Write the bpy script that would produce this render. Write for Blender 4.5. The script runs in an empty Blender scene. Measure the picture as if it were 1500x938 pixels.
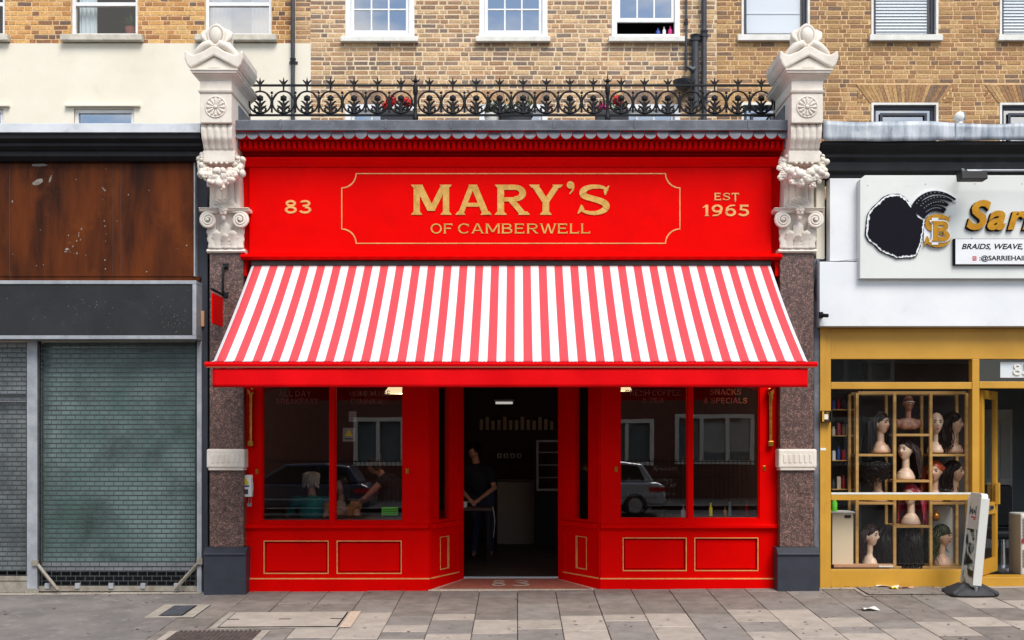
import bpy, bmesh, math, random
from mathutils import Vector, Matrix, noise as mnoise
random.seed(83)
R = math.radians
sc = bpy.context.scene
# ------------------------------------------------------------------ camera
FPX, VX, VY, DIST, EYE = 1625.0, 758.0, 645.0, 13.0, 1.75
cam = bpy.data.cameras.new('camera'); cam_o = bpy.data.objects.new('camera', cam)
sc.collection.objects.link(cam_o); sc.camera = cam_o
cam_o.location = (0, -DIST, EYE); cam_o.rotation_euler = (R(90), 0, 0)
cam.sensor_fit = 'HORIZONTAL'; cam.sensor_width = 36; cam.lens = 36 * FPX / 1500
cam.shift_x = -(VX - 750) / 1500; cam.shift_y = (VY - 469) / 1500
cam.clip_start = 0.1; cam.clip_end = 2000
def PX(px, Y=0.0): return (px - VX) * (DIST + Y) / FPX
def PZ(py, Y=0.0): return EYE - (py - VY) * (DIST + Y) / FPX
# ------------------------------------------------------------------ world and sun
SUN_EL, SUN_AZ = 51.0, 158.0      # azimuth clockwise from +Y: behind the camera, a little to the right
world = bpy.data.worlds.new('World'); sc.world = world; world.use_nodes = True
wn, wl = world.node_tree.nodes, world.node_tree.links; wn.clear()
wo = wn.new('ShaderNodeOutputWorld'); wb = wn.new('ShaderNodeBackground'); wb.inputs[1].default_value = 0.115
sky = wn.new('ShaderNodeTexSky'); sky.sky_type = 'NISHITA'; sky.sun_disc = False
sky.sun_elevation = R(SUN_EL); sky.sun_rotation = R(SUN_AZ); sky.air_density = 1.0; sky.dust_density = .4; sky.ozone_density = 1.0
wtc = wn.new('ShaderNodeTexCoord'); wmap = wn.new('ShaderNodeMapping'); wmap.inputs['Scale'].default_value = (1, 1, 2.2); wmap.inputs['Location'].default_value = (2.62, -4.98, -.55)
wns = wn.new('ShaderNodeTexNoise'); wns.inputs['Scale'].default_value = 3.1; wns.inputs['Detail'].default_value = 9; wns.inputs['Roughness'].default_value = .58
wrp = wn.new('ShaderNodeValToRGB'); wrp.color_ramp.elements[0].position = .47; wrp.color_ramp.elements[1].position = .63
wmx = wn.new('ShaderNodeMix'); wmx.data_type = 'RGBA'
wl.new(wtc.outputs['Generated'], wmap.inputs[0]); wl.new(wmap.outputs[0], wns.inputs[0]); wl.new(wns.outputs[0], wrp.inputs[0])
wl.new(wrp.outputs[0], wmx.inputs[0]); wl.new(sky.outputs[0], wmx.inputs[6]); wmx.inputs[7].default_value = (9.6, 9.2, 8.7, 1)
wl.new(wmx.outputs[2], wb.inputs[0]); wl.new(wb.outputs[0], wo.inputs[0])
sl = bpy.data.lights.new('sun', 'SUN'); sl.energy = 2.5; sl.angle = R(30); sl.color = (1, .95, .88)
so = bpy.data.objects.new('sun', sl); sc.collection.objects.link(so)
_d = Vector((math.sin(R(SUN_AZ)) * math.cos(R(SUN_EL)), math.cos(R(SUN_AZ)) * math.cos(R(SUN_EL)), math.sin(R(SUN_EL))))
so.rotation_euler = _d.to_track_quat('Z', 'Y').to_euler(); so.location = _d * 60
sc.view_settings.view_transform = 'Standard'; sc.view_settings.look = 'None'
sc.view_settings.exposure = 0.60; sc.view_settings.gamma = 1.0; sc.view_settings.use_curve_mapping = False
sc.render.engine = 'CYCLES'; sc.cycles.use_denoising = True
sc.cycles.max_bounces = 8; sc.cycles.transparent_max_bounces = 24; sc.cycles.caustics_reflective = False; sc.cycles.caustics_refractive = False
sc.cycles.sample_clamp_indirect = 6.0
# ------------------------------------------------------------------ materials
def L(r, g, b):
    f = lambda c: (c / 255 / 12.92) if c / 255 <= .04045 else ((c / 255 + .055) / 1.055) ** 2.4
    return (f(r), f(g), f(b), 1.0)
MATS = {}
def mat(name, col, rough=.6, col2=None, scale=6.0, bump=0.0, bscale=None, metal=0.0, spec=.5, thr=(.35, .65), detail=6, stretch=(1, 1, 1), coat=0.0, dirt=None, emit=None, vary=0.0):
    m = bpy.data.materials.new(name); m.use_nodes = True
    n, l = m.node_tree.nodes, m.node_tree.links; b = n['Principled BSDF']
    b.inputs['Roughness'].default_value = rough; b.inputs['Metallic'].default_value = metal
    b.inputs['Specular IOR Level'].default_value = spec; b.inputs['Coat Weight'].default_value = coat; b.inputs['Coat Roughness'].default_value = .08
    b.inputs['Base Color'].default_value = col
    geo = n.new('ShaderNodeNewGeometry'); mp = n.new('ShaderNodeMapping'); mp.inputs['Scale'].default_value = stretch
    l.new(geo.outputs['Position'], mp.inputs[0])
    out = None
    if col2 is not None:
        t = n.new('ShaderNodeTexNoise'); t.inputs['Scale'].default_value = scale; t.inputs['Detail'].default_value = detail; t.inputs['Roughness'].default_value = .62
        r = n.new('ShaderNodeValToRGB'); r.color_ramp.elements[0].position = thr[0]; r.color_ramp.elements[1].position = thr[1]
        r.color_ramp.elements[0].color = col; r.color_ramp.elements[1].color = col2
        l.new(mp.outputs[0], t.inputs[0]); l.new(t.outputs[0], r.inputs[0]); out = r.outputs[0]
    if dirt is not None:      # (colour, scale, low, high, amount)
        t = n.new('ShaderNodeTexNoise'); t.inputs['Scale'].default_value = dirt[1]; t.inputs['Detail'].default_value = 8; t.inputs['Roughness'].default_value = .7
        mr = n.new('ShaderNodeMapRange'); mr.inputs[1].default_value = dirt[2]; mr.inputs[2].default_value = dirt[3]; mr.inputs[4].default_value = dirt[4]
        mx = n.new('ShaderNodeMix'); mx.data_type = 'RGBA'
        l.new(geo.outputs['Position'], t.inputs[0]); l.new(t.outputs[0], mr.inputs[0]); l.new(mr.outputs[0], mx.inputs[0])
        if out is not None: l.new(out, mx.inputs[6])
        else: mx.inputs[6].default_value = col
        mx.inputs[7].default_value = dirt[0]; out = mx.outputs[2]
    if vary:
        oi = n.new('ShaderNodeObjectInfo'); mr = n.new('ShaderNodeMapRange'); mr.inputs[3].default_value = 1 - vary; mr.inputs[4].default_value = 1 + vary; l.new(oi.outputs['Random'], mr.inputs[0])
        mx = n.new('ShaderNodeMix'); mx.data_type = 'RGBA'; mx.blend_type = 'MULTIPLY'; mx.inputs[0].default_value = 1; l.new(out, mx.inputs[6]); l.new(mr.outputs[0], mx.inputs[7]); out = mx.outputs[2]
    if out is not None: l.new(out, b.inputs['Base Color'])
    if bump > 0:
        t2 = n.new('ShaderNodeTexNoise'); t2.inputs['Scale'].default_value = bscale or scale * 4; t2.inputs['Detail'].default_value = 5
        bp = n.new('ShaderNodeBump'); bp.inputs['Strength'].default_value = min(1, bump); bp.inputs['Distance'].default_value = .01
        l.new(mp.outputs[0], t2.inputs[0]); l.new(t2.outputs[0], bp.inputs['Height']); l.new(bp.outputs[0], b.inputs['Normal'])
    if emit: b.inputs['Emission Color'].default_value = emit[0]; b.inputs['Emission Strength'].default_value = emit[1]
    MATS[name] = m; return m
def glass(name, base=.05, tint=(1, 1, 1, 1), wav=0.0, edge=.8, rough=0.0):
    m = bpy.data.materials.new(name); m.use_nodes = True
    n, l = m.node_tree.nodes, m.node_tree.links; n.remove(n['Principled BSDF'])
    tr = n.new('ShaderNodeBsdfTransparent'); tr.inputs[0].default_value = tint
    gl = n.new('ShaderNodeBsdfGlossy'); gl.inputs['Roughness'].default_value = rough
    lw = n.new('ShaderNodeLayerWeight'); lw.inputs[0].default_value = .5
    pw = n.new('ShaderNodeMath'); pw.operation = 'POWER'; pw.inputs[1].default_value = 4
    ma = n.new('ShaderNodeMath'); ma.operation = 'MULTIPLY_ADD'; ma.inputs[1].default_value = edge; ma.inputs[2].default_value = base
    mx = n.new('ShaderNodeMixShader')
    l.new(lw.outputs['Facing'], pw.inputs[0]); l.new(pw.outputs[0], ma.inputs[0]); l.new(ma.outputs[0], mx.inputs[0])
    l.new(tr.outputs[0], mx.inputs[1]); l.new(gl.outputs[0], mx.inputs[2]); l.new(mx.outputs[0], n['Material Output'].inputs[0])
    if wav > 0:
        t2 = n.new('ShaderNodeTexNoise'); t2.inputs['Scale'].default_value = 1.6; t2.inputs['Detail'].default_value = 1
        geo = n.new('ShaderNodeNewGeometry'); bp = n.new('ShaderNodeBump'); bp.inputs['Strength'].default_value = wav; bp.inputs['Distance'].default_value = .02
        l.new(geo.outputs['Position'], t2.inputs[0]); l.new(t2.outputs[0], bp.inputs['Height']); l.new(bp.outputs[0], gl.inputs['Normal'])
    MATS[name] = m; return m
def brick_mat(name, cols, rough=.9, dark=.30):
    m = bpy.data.materials.new(name); m.use_nodes = True
    n, l = m.node_tree.nodes, m.node_tree.links; b = n['Principled BSDF']; b.inputs['Roughness'].default_value = rough; b.inputs['Specular IOR Level'].default_value = .2
    g = n.new('ShaderNodeNewGeometry'); oi = n.new('ShaderNodeObjectInfo')
    ad = n.new('ShaderNodeMath'); ad.operation = 'ADD'; fr = n.new('ShaderNodeMath'); fr.operation = 'FRACT'
    l.new(g.outputs['Random Per Island'], ad.inputs[0]); l.new(oi.outputs['Random'], ad.inputs[1]); l.new(ad.outputs[0], fr.inputs[0])
    r = n.new('ShaderNodeValToRGB'); e = r.color_ramp.elements; r.color_ramp.interpolation = 'CONSTANT'
    for i, c in enumerate(cols):
        x = e[i] if i < 2 else e.new(i / len(cols))
        x.position = i / len(cols); x.color = c
    l.new(fr.outputs[0], r.inputs[0])
    t = n.new('ShaderNodeTexNoise'); t.inputs['Scale'].default_value = 34; t.inputs['Detail'].default_value = 6; l.new(g.outputs['Position'], t.inputs[0])
    t3 = n.new('ShaderNodeTexNoise'); t3.inputs['Scale'].default_value = 1.1; t3.inputs['Detail'].default_value = 5; l.new(g.outputs['Position'], t3.inputs[0])
    mr = n.new('ShaderNodeMapRange'); mr.inputs[1].default_value = .3; mr.inputs[2].default_value = .7; mr.inputs[3].default_value = 1 - dark; mr.inputs[4].default_value = 1.35
    l.new(t.outputs[0], mr.inputs[0])
    mr3 = n.new('ShaderNodeMapRange'); mr3.inputs[1].default_value = .3; mr3.inputs[2].default_value = .6; mr3.inputs[3].default_value = .85; mr3.inputs[4].default_value = 1.12
    l.new(t3.outputs[0], mr3.inputs[0])
    mm = n.new('ShaderNodeMath'); mm.operation = 'MULTIPLY'; l.new(mr.outputs[0], mm.inputs[0]); l.new(mr3.outputs[0], mm.inputs[1])
    mx = n.new('ShaderNodeMix'); mx.data_type = 'RGBA'; mx.blend_type = 'MULTIPLY'; mx.inputs[0].default_value = 1
    l.new(r.outputs[0], mx.inputs[6]); l.new(mm.outputs[0], mx.inputs[7]); l.new(mx.outputs[2], b.inputs['Base Color'])
    bp = n.new('ShaderNodeBump'); bp.inputs['Strength'].default_value = .5; bp.inputs['Distance'].default_value = .006
    l.new(t.outputs[0], bp.inputs['Height']); l.new(bp.outputs[0], b.inputs['Normal'])
    MATS[name] = m; return m
# ------------------------------------------------------------------ mesh building
WORLD0 = {}
class MB:
    def __init__(s, M=None): s.v = []; s.f = []; s.M = M
    def add(s, v, f):
        o = len(s.v)
        s.v += [tuple(s.M @ Vector(p)) for p in v] if s.M else [tuple(p) for p in v]
        s.f += [tuple(i + o for i in q) for q in f]; return s
    def box(s, x0, x1, y0, y1, z0, z1):
        return s.add([(x0, y0, z0), (x1, y0, z0), (x1, y1, z0), (x0, y1, z0), (x0, y0, z1), (x1, y0, z1), (x1, y1, z1), (x0, y1, z1)],
                     [(0, 3, 2, 1), (4, 5, 6, 7), (0, 1, 5, 4), (1, 2, 6, 5), (2, 3, 7, 6), (3, 0, 4, 7)])
    def xprof(s, pr, x0, x1):                      # polygon of (y, z) drawn along x
        n = len(pr)
        return s.add([(x0, y, z) for y, z in pr] + [(x1, y, z) for y, z in pr],
                     [tuple(range(n)), tuple(range(2 * n - 1, n - 1, -1))] + [(i, (i + 1) % n, (i + 1) % n + n, i + n) for i in range(n)])
    def yprof(s, pr, y0, y1):                      # polygon of (x, z) drawn along y
        n = len(pr)
        return s.add([(x, y0, z) for x, z in pr] + [(x, y1, z) for x, z in pr],
                     [tuple(range(n)), tuple(range(2 * n - 1, n - 1, -1))] + [(i, i + n, (i + 1) % n + n, (i + 1) % n) for i in range(n)])
    def zprof(s, pr, z0, z1):
        n = len(pr)
        return s.add([(x, y, z0) for x, y in pr] + [(x, y, z1) for x, y in pr],
                     [tuple(range(n)), tuple(range(2 * n - 1, n - 1, -1))] + [(i, (i + 1) % n, (i + 1) % n + n, i + n) for i in range(n)])
    def tube(s, pts, r, n=8, closed=False, flat=1.0):
        pts = [Vector(p) for p in pts]; m = len(pts); vs = []; rr = r if isinstance(r, (list, tuple)) else [r] * m
        prev = None
        for i, p in enumerate(pts):
            a = pts[(i - 1) % m] if (i > 0 or closed) else p; b = pts[(i + 1) % m] if (i < m - 1 or closed) else p
            t = (b - a).normalized() if (b - a).length > 1e-9 else Vector((0, 0, 1))
            if prev is None: u = t.cross(Vector((0, 1, 0))); u = u if u.length > .1 else t.cross(Vector((1, 0, 0)))
            else: u = prev - t * prev.dot(t)
            u = u.normalized(); w = t.cross(u); prev = u
            for k in range(n):
                q = 2 * math.pi * k / n; vs.append(p + (u * math.cos(q) + w * math.sin(q) * flat) * rr[i])
        fs = [(i * n + k, i * n + (k + 1) % n, ((i + 1) % m) * n + (k + 1) % n, ((i + 1) % m) * n + k) for i in range(m if closed else m - 1) for k in range(n)]
        if not closed: fs += [tuple(range(n - 1, -1, -1)), tuple(range((m - 1) * n, m * n))]
        return s.add(vs, fs)
    def sphere(s, c, r, nu=10, nv=7):
        r = r if isinstance(r, (list, tuple)) else (r, r, r); vs = [(c[0], c[1], c[2] - r[2])]
        for j in range(1, nv):
            a = -math.pi / 2 + math.pi * j / nv
            for i in range(nu):
                b = 2 * math.pi * i / nu; vs.append((c[0] + r[0] * math.cos(a) * math.cos(b), c[1] + r[1] * math.cos(a) * math.sin(b), c[2] + r[2] * math.sin(a)))
        vs.append((c[0], c[1], c[2] + r[2])); t = len(vs) - 1; fs = []
        for i in range(nu):
            k = (i + 1) % nu; fs.append((0, 1 + k, 1 + i)); fs.append((t, t - nu + i, t - nu + k))
            for j in range(nv - 2): a = 1 + j * nu; fs.append((a + i, a + k, a + nu + k, a + nu + i))
        return s.add(vs, fs)
    def lathe(s, pr, c=(0, 0, 0), n=24):           # (r, z) profile about z
        m = len(pr); vs = [(c[0] + r * math.cos(2 * math.pi * k / n), c[1] + r * math.sin(2 * math.pi * k / n), c[2] + z) for r, z in pr for k in range(n)]
        fs = [(i * n + k, i * n + (k + 1) % n, (i + 1) * n + (k + 1) % n, (i + 1) * n + k) for i in range(m - 1) for k in range(n)]
        return s.add(vs, fs + [tuple(range(n - 1, -1, -1)), tuple(range((m - 1) * n, m * n))])
    def cone(s, a, b, ra, rb, n=10):               # tapered capsule
        a, b = Vector(a), Vector(b); d = (b - a).normalized()
        pts = [a - d * ra * .98, a - d * ra * .8, a - d * ra * .4, a, b, b + d * rb * .4, b + d * rb * .8, b + d * rb * .98]
        return s.tube(pts, [ra * .2, ra * .6, ra * .92, ra, rb, rb * .92, rb * .6, rb * .2], n)
    def grid(s, fn, nu, nv):
        vs = [fn(i / nu, j / nv) for j in range(nv + 1) for i in range(nu + 1)]; w = nu + 1
        return s.add(vs, [(j * w + i, j * w + i + 1, (j + 1) * w + i + 1, (j + 1) * w + i) for j in range(nv) for i in range(nu)])
    def build(s, name, m, parent=None, smooth=False, bevel=0.0, sharp=62, fix=True, thick=0.0):
        me = bpy.data.meshes.new(name)
        xs = [p[0] for p in s.v]; ys = [p[1] for p in s.v]; zs = [p[2] for p in s.v]
        c = Vector(((min(xs) + max(xs)) / 2, (min(ys) + max(ys)) / 2, min(zs)))
        me.from_pydata([(p[0] - c.x, p[1] - c.y, p[2] - c.z) for p in s.v], [], s.f)
        if fix:
            bm = bmesh.new(); bm.from_mesh(me); bmesh.ops.recalc_face_normals(bm, faces=bm.faces); bm.to_mesh(me); bm.free()
        if smooth:
            me.polygons.foreach_set('use_smooth', [True] * len(me.polygons)); me.set_sharp_from_angle(angle=R(sharp))
        me.materials.append(MATS[m] if isinstance(m, str) else m)
        o = link(name, me, parent, c)
        if thick: md = o.modifiers.new('solid', 'SOLIDIFY'); md.thickness = thick; md.offset = 0
        if bevel > 0:
            md = o.modifiers.new('bevel', 'BEVEL'); md.width = bevel; md.segments = 2; md.limit_method = 'ANGLE'; md.angle_limit = R(40)
        return o
def link(name, me, parent=None, c=Vector((0, 0, 0))):
    o = bpy.data.objects.new(name, me); sc.collection.objects.link(o); c = Vector(c)
    if parent is not None: o.parent = parent; o.location = c - WORLD0[parent.name]
    else: o.location = c
    WORLD0[o.name] = c; return o
def tag(o, label=None, cat=None, group=None, kind=None):
    if label: o['label'] = label
    if cat: o['category'] = cat
    if group: o['group'] = group
    if kind: o['kind'] = kind
    return o
def thing(name, label, cat, loc=(0, 0, 0), group=None):
    return tag(link(name, None, None, loc), label, cat, group)
def struct(name, mb, m, **k): return tag(mb.build(name, m, **k), kind='structure')
def copy_tree(o, parent=None):
    c = o.copy(); sc.collection.objects.link(c); c.parent = parent
    for ch in list(o.children): copy_tree(ch, c)
    return c
def freeze(o):                                     # apply the modifiers without operators
    dg = bpy.context.evaluated_depsgraph_get(); me = bpy.data.meshes.new_from_object(o.evaluated_get(dg)); o.modifiers.clear(); o.data = me; return o
def rects_minus(x0, x1, z0, z1, holes):
    zs = sorted({z0, z1} | {min(max(h[k], z0), z1) for h in holes for k in (2, 3)}); out = []
    for a, b in zip(zs, zs[1:]):
        mid = (a + b) / 2; hs = sorted((h[0], h[1]) for h in holes if h[2] < mid < h[3]); x = x0
        for p, q in hs:
            if p > x: out.append((x, min(p, x1), a, b))
            x = max(x, q)
        if x < x1: out.append((x, x1, a, b))
    return out
def text(s, x0, x1, zb, h, Y, m, parent, name='lettering', depth=.004, shear=0.0, bold=0.0, fit=True, align='L'):
    cu = bpy.data.curves.new('t', 'FONT'); cu.body = s; cu.shear = shear; cu.offset = bold; cu.extrude = .5; cu.resolution_u = 4
    to = bpy.data.objects.new('t', cu); sc.collection.objects.link(to); bpy.context.view_layer.update()
    me = bpy.data.meshes.new_from_object(to.evaluated_get(bpy.context.evaluated_depsgraph_get()))
    vs = [v.co.copy() for v in me.vertices]; fs = [tuple(p.vertices) for p in me.polygons]
    bpy.data.objects.remove(to); bpy.data.curves.remove(cu); bpy.data.meshes.remove(me)
    xa = min(v.x for v in vs); xb = max(v.x for v in vs); k = h / .729
    kx = (x1 - x0) / (xb - xa) if fit else k
    mb = MB(); mb.add([(x0 + (v.x - xa) * kx, Y - depth * (v.z + .5), zb + v.y * k) for v in vs], fs)
    return mb.build(name, m, parent, fix=False)
# ------------------------------------------------------------------ palette
mat('red_paint', (.73, .001, .0005, 1), .42, (.64, .0008, .0005, 1), 1.1, bump=.05, bscale=4, spec=.035, dirt=((.42, .001, .001, 1), 3.4, .54, .8, .4))
mat('gold_leaf', L(214, 170, 88), .42, L(182, 138, 52), 14, metal=.25, bump=.05)
mat('gold_line', L(228, 172, 100), .5, L(205, 145, 82), 12)
mat('bar_brown', L(150, 72, 44), .6)
mat('brass', L(196, 140, 52), .3, L(160, 105, 35), 20, metal=.8)
mat('stone', L(226, 218, 207), .75, L(210, 201, 188), 5, bump=.12, bscale=40, dirt=(L(168, 158, 142), 3.2, .54, .8, .45))
mat('lead', L(108, 112, 120), .55, L(84, 88, 96), 5, bump=.15, bscale=8, dirt=(L(150, 153, 158), 7, .55, .75, .6), spec=.4)
mat('zinc', L(192, 198, 206), .5, L(120, 132, 144), 3.5, bump=.12, bscale=7, stretch=(3, 1, .35), dirt=(L(200, 202, 205), 6, .5, .7, .7))
mat('flash_pale', L(222, 225, 229), .5, L(200, 204, 210), 2.5, bump=.08, bscale=6, dirt=(L(150, 150, 148), 5, .55, .8, .5))
mat('iron', L(15, 16, 20), .55, L(26, 27, 31), 20, bump=.08, spec=.22)
mat('pipe_black', L(44, 47, 54), .45, L(60, 63, 70), 8)
mat('black_paint', L(20, 21, 24), .5, L(30, 31, 34), 4, spec=.22, bump=.1, bscale=12, dirt=(L(66, 64, 60), 6, .58, .8, .5))
mat('base_black', L(47, 51, 62), .5, L(38, 41, 50), 4, bump=.08, bscale=14, dirt=(L(86, 84, 82), 9, .6, .82, .4))
mat('cream_render', L(228, 222, 206), .9, L(220, 212, 194), 1.1, bump=.12, bscale=60, dirt=(L(196, 186, 164), 2.2, .58, .8, .4))
mat('mortar_pale', L(226, 206, 176), .95, L(208, 186, 154), 8, bump=.3, bscale=60)
mat('mortar_warm', L(222, 188, 146), .95, L(200, 166, 126), 8, bump=.3, bscale=60)
brick_mat('brick_mid', [L(176, 146, 116), L(158, 124, 96), L(190, 160, 124), L(138, 114, 96), L(174, 138, 104), L(198, 166, 128), L(142, 120, 104), L(184, 152, 116), L(162, 132, 108), L(126, 110, 100)])
brick_mat('brick_right', [L(161, 127, 88), L(149, 113, 80), L(171, 137, 95), L(138, 109, 82), L(162, 125, 88), L(155, 123, 86), L(121, 99, 82), L(175, 143, 101), L(143, 109, 81), L(159, 127, 88)])
brick_mat('brick_left', [L(182, 138, 84), L(196, 154, 98), L(166, 120, 76), L(130, 96, 70), L(198, 160, 106), L(188, 142, 90), L(110, 90, 76), L(180, 130, 82), L(194, 152, 98), L(150, 106, 72)])
mat('white_frame', L(232, 233, 234), .4, L(222, 223, 224), 4)
mat('white_sill', L(226, 225, 220), .7, L(208, 206, 198), 6, dirt=(L(160, 156, 146), 8, .55, .8, .5))
mat('stone_sill', L(206, 200, 186), .8, L(180, 174, 160), 7, bump=.1, dirt=(L(140, 134, 120), 6, .55, .8, .5))
mat('navy_frame', L(44, 47, 60), .45)
mat('blind', L(222, 228, 232), .8)
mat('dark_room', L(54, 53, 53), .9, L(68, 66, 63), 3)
glass('house_glass', .56, (.72, .76, .78, 1), wav=.02)
glass('blind_glass', .10, (.95, .97, 1, 1))
glass('old_glass', .07, (.8, .84, .84, 1), wav=.02)
glass('shop_glass', .20, (.86, .88, .88, 1), wav=.012)
glass('hair_glass', .055, (.95, .96, .96, 1), wav=.01)
mat('awning_red', (.74, .0025, .006, 1), .75, (.66, .002, .004, 1), 3, bump=.1, bscale=220, spec=.06)
mat('terracotta', L(172, 104, 84), .7, L(150, 84, 66), 18, bump=.1)
mat('mosaic_cream', L(206, 186, 166), .7, L(184, 160, 140), 22)
mat('slab_dark', L(132, 122, 114), .85, L(110, 102, 95), 5, bump=.2, bscale=55, dirt=(L(148, 142, 136), 9, .56, .78, .6), vary=.07)
mat('slab_grey', L(140, 132, 125), .85, L(120, 113, 107), 5, bump=.2, bscale=55, dirt=(L(90, 86, 84), 8, .58, .8, .5), vary=.07)
mat('slab_beige', L(174, 162, 150), .85, L(156, 145, 134), 6, bump=.2, bscale=55, dirt=(L(128, 118, 110), 7, .56, .78, .55), vary=.07)
mat('joint', L(104, 98, 90), .95, L(80, 76, 72), 12, bump=.4, bscale=60)
mat('tarmac', L(128, 121, 116), .9, L(106, 101, 98), 2.2, bump=.35, bscale=120, dirt=(L(158, 150, 142), 7, .54, .72, .6))
mat('road_tarmac', L(72, 72, 74), .9, L(60, 60, 62), 4, bump=.4, bscale=90)
mat('concrete', L(168, 160, 148), .9, L(146, 138, 126), 6, bump=.25, bscale=50, dirt=(L(112, 104, 96), 8, .55, .78, .6))
mat('iron_cover', L(96, 82, 76), .7, L(70, 62, 60), 14, bump=.2)
mat('slate_lid', L(74, 78, 84), .7, L(60, 62, 68), 12)
mat('gum', L(84, 78, 74), .9, L(160, 152, 144), 3, thr=(.45, .55))
mat('rust', L(128, 82, 52), .85, L(96, 66, 48), 16, bump=.2)
mat('galv', L(168, 171, 176), .5, L(142, 146, 152), 6, metal=.2, bump=.05, dirt=(L(116, 106, 96), 9, .58, .8, .6))
mat('galv_dirty', L(150, 146, 136), .7, L(122, 112, 98), 9, bump=.1, dirt=(L(128, 84, 54), 12, .56, .74, .8))
mat('sign_grey', L(47, 49, 51), .6, L(38, 40, 42), 2, dirt=(L(70, 70, 68), 5, .58, .8, .6), bump=.05, spec=.2)
mat('plywood', L(100, 47, 15), .5, L(44, 21, 10), 1.3, spec=.12, bump=.1, bscale=14, stretch=(3, 1, .55), thr=(.36, .68), dirt=(L(116, 60, 20), 2.2, .54, .74, .7))
mat('plywood_scrape', L(150, 146, 140), .8, L(116, 104, 92), 12)
mat('shutter_rod', L(70, 72, 74), .45, L(50, 52, 54), 10, metal=.5)
mat('shutter_link', L(74, 82, 80), .5, metal=.2)
mat('white_sign', L(228, 230, 232), .35, L(218, 221, 224), 1.5, coat=.1, dirt=(L(186, 186, 184), 3, .6, .85, .4))
mat('sign_pearl', L(218, 220, 216), .4, L(210, 213, 209), 1.5, dirt=(L(176, 176, 172), 5, .6, .85, .4))
mat('yellow_paint', L(198, 148, 48), .45, L(184, 135, 38), 1.5, bump=.05, dirt=(L(150, 108, 40), 5, .56, .8, .5))
mat('yellow_wood', L(198, 158, 92), .5, L(176, 130, 66), 3, stretch=(1, 1, 6))
mat('logo_navy', L(18, 16, 26), .7, spec=.1); mat('ink', L(18, 18, 26), .7, spec=.1); mat('ink_red', L(196, 40, 60), .6)
mat('sign_gold', L(190, 136, 24), .28, L(164, 112, 14), 7, metal=.55)
mat('rubber', L(40, 41, 44), .75, L(56, 56, 58), 12, bump=.15)
mat('skin', L(196, 146, 120), .55, L(186, 132, 106), 14)
mat('skin_brown', L(156, 110, 90), .4); mat('skin_pale', L(222, 190, 164), .4); mat('skin_tan', L(210, 170, 142), .4)
mat('lips', L(178, 56, 58), .4); mat('eye_dark', L(48, 34, 30), .4)
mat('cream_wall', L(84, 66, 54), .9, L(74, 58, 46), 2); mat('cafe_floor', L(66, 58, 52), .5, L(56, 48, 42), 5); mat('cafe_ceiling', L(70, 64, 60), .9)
mat('wood_dark', L(70, 44, 30), .45, L(52, 32, 22), 4, stretch=(1, 6, 1)); mat('counter_pale', L(140, 130, 118), .6); mat('paper', L(226, 224, 216), .8)
mat('lamp_lit', L(240, 210, 160), .6, emit=((1, .74, .42, 1), .9)); mat('tube_lit', (1, 1, 1, 1), .5, emit=((1, .95, .88, 1), .3))
mat('teal_cloth', L(20, 128, 124), .85, L(14, 108, 106), 8, bump=.1); mat('dark_cloth', L(28, 30, 40), .9, L(20, 22, 30), 9); mat('tan_cloth', L(176, 124, 74), .85, L(150, 100, 60), 9)
mat('denim', L(44, 54, 78), .9); mat('grey_hair', L(206, 200, 188), .6, L(168, 160, 148), 60); mat('black_hair', L(18, 14, 13), .5, L(30, 22, 20), 40, spec=.22); mat('brown_hair', L(50, 30, 23), .5, L(34, 20, 16), 40, spec=.25)
mat('orange_hair', L(188, 82, 34), .4, L(150, 58, 24), 40); mat('burgundy_hair', L(132, 22, 42), .4, L(170, 44, 62), 40); mat('green_hair', L(52, 62, 30), .5, L(34, 40, 20), 40); mat('silver_hair', L(120, 116, 128), .4)
mat('petal_red', L(206, 14, 24), .6, L(166, 6, 16), 30); mat('petal_pink', L(196, 40, 120), .6); mat('leaf', L(62, 92, 40), .6, L(44, 72, 28), 20); mat('pot_grey', L(58, 60, 66), .7)
mat('opp_brick', L(112, 66, 52), .9, L(92, 54, 44), 9, bump=.2); mat('opp_trim', L(214, 208, 196), .7)
mat('car_silver', L(176, 180, 186), .25, metal=.5, coat=.6); mat('car_dark', L(40, 44, 62), .25, coat=.6); mat('car_glass', L(20, 26, 30), .08); mat('tyre', L(24, 24, 25), .8); mat('tail_red', L(176, 10, 14), .3)
mat('green_glass', L(94, 124, 116), .22, L(150, 172, 172), .9, thr=(.36, .66), dirt=(L(46, 62, 58), 1.5, .5, .72, .8), spec=.6)
mat('grey_glass', L(112, 120, 120), .22, L(170, 178, 180), 1.1, thr=(.36, .66), dirt=(L(50, 56, 56), 1.4, .5, .72, .8), spec=.6)
mat('blue_label', L(46, 72, 150), .6); mat('yellow_sign', L(228, 200, 40), .6); mat('green_sign', L(96, 196, 44), .6); mat('cardboard', L(196, 150, 116), .9, L(184, 138, 104), 5); mat('cream_panel', L(214, 196, 166), .7)
mat('grey_plastic', L(196, 196, 190), .5); mat('hair_wall', L(132, 140, 142), .8, L(120, 128, 130), 2); mat('chrome', L(190, 192, 196), .2, metal=.9)
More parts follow.
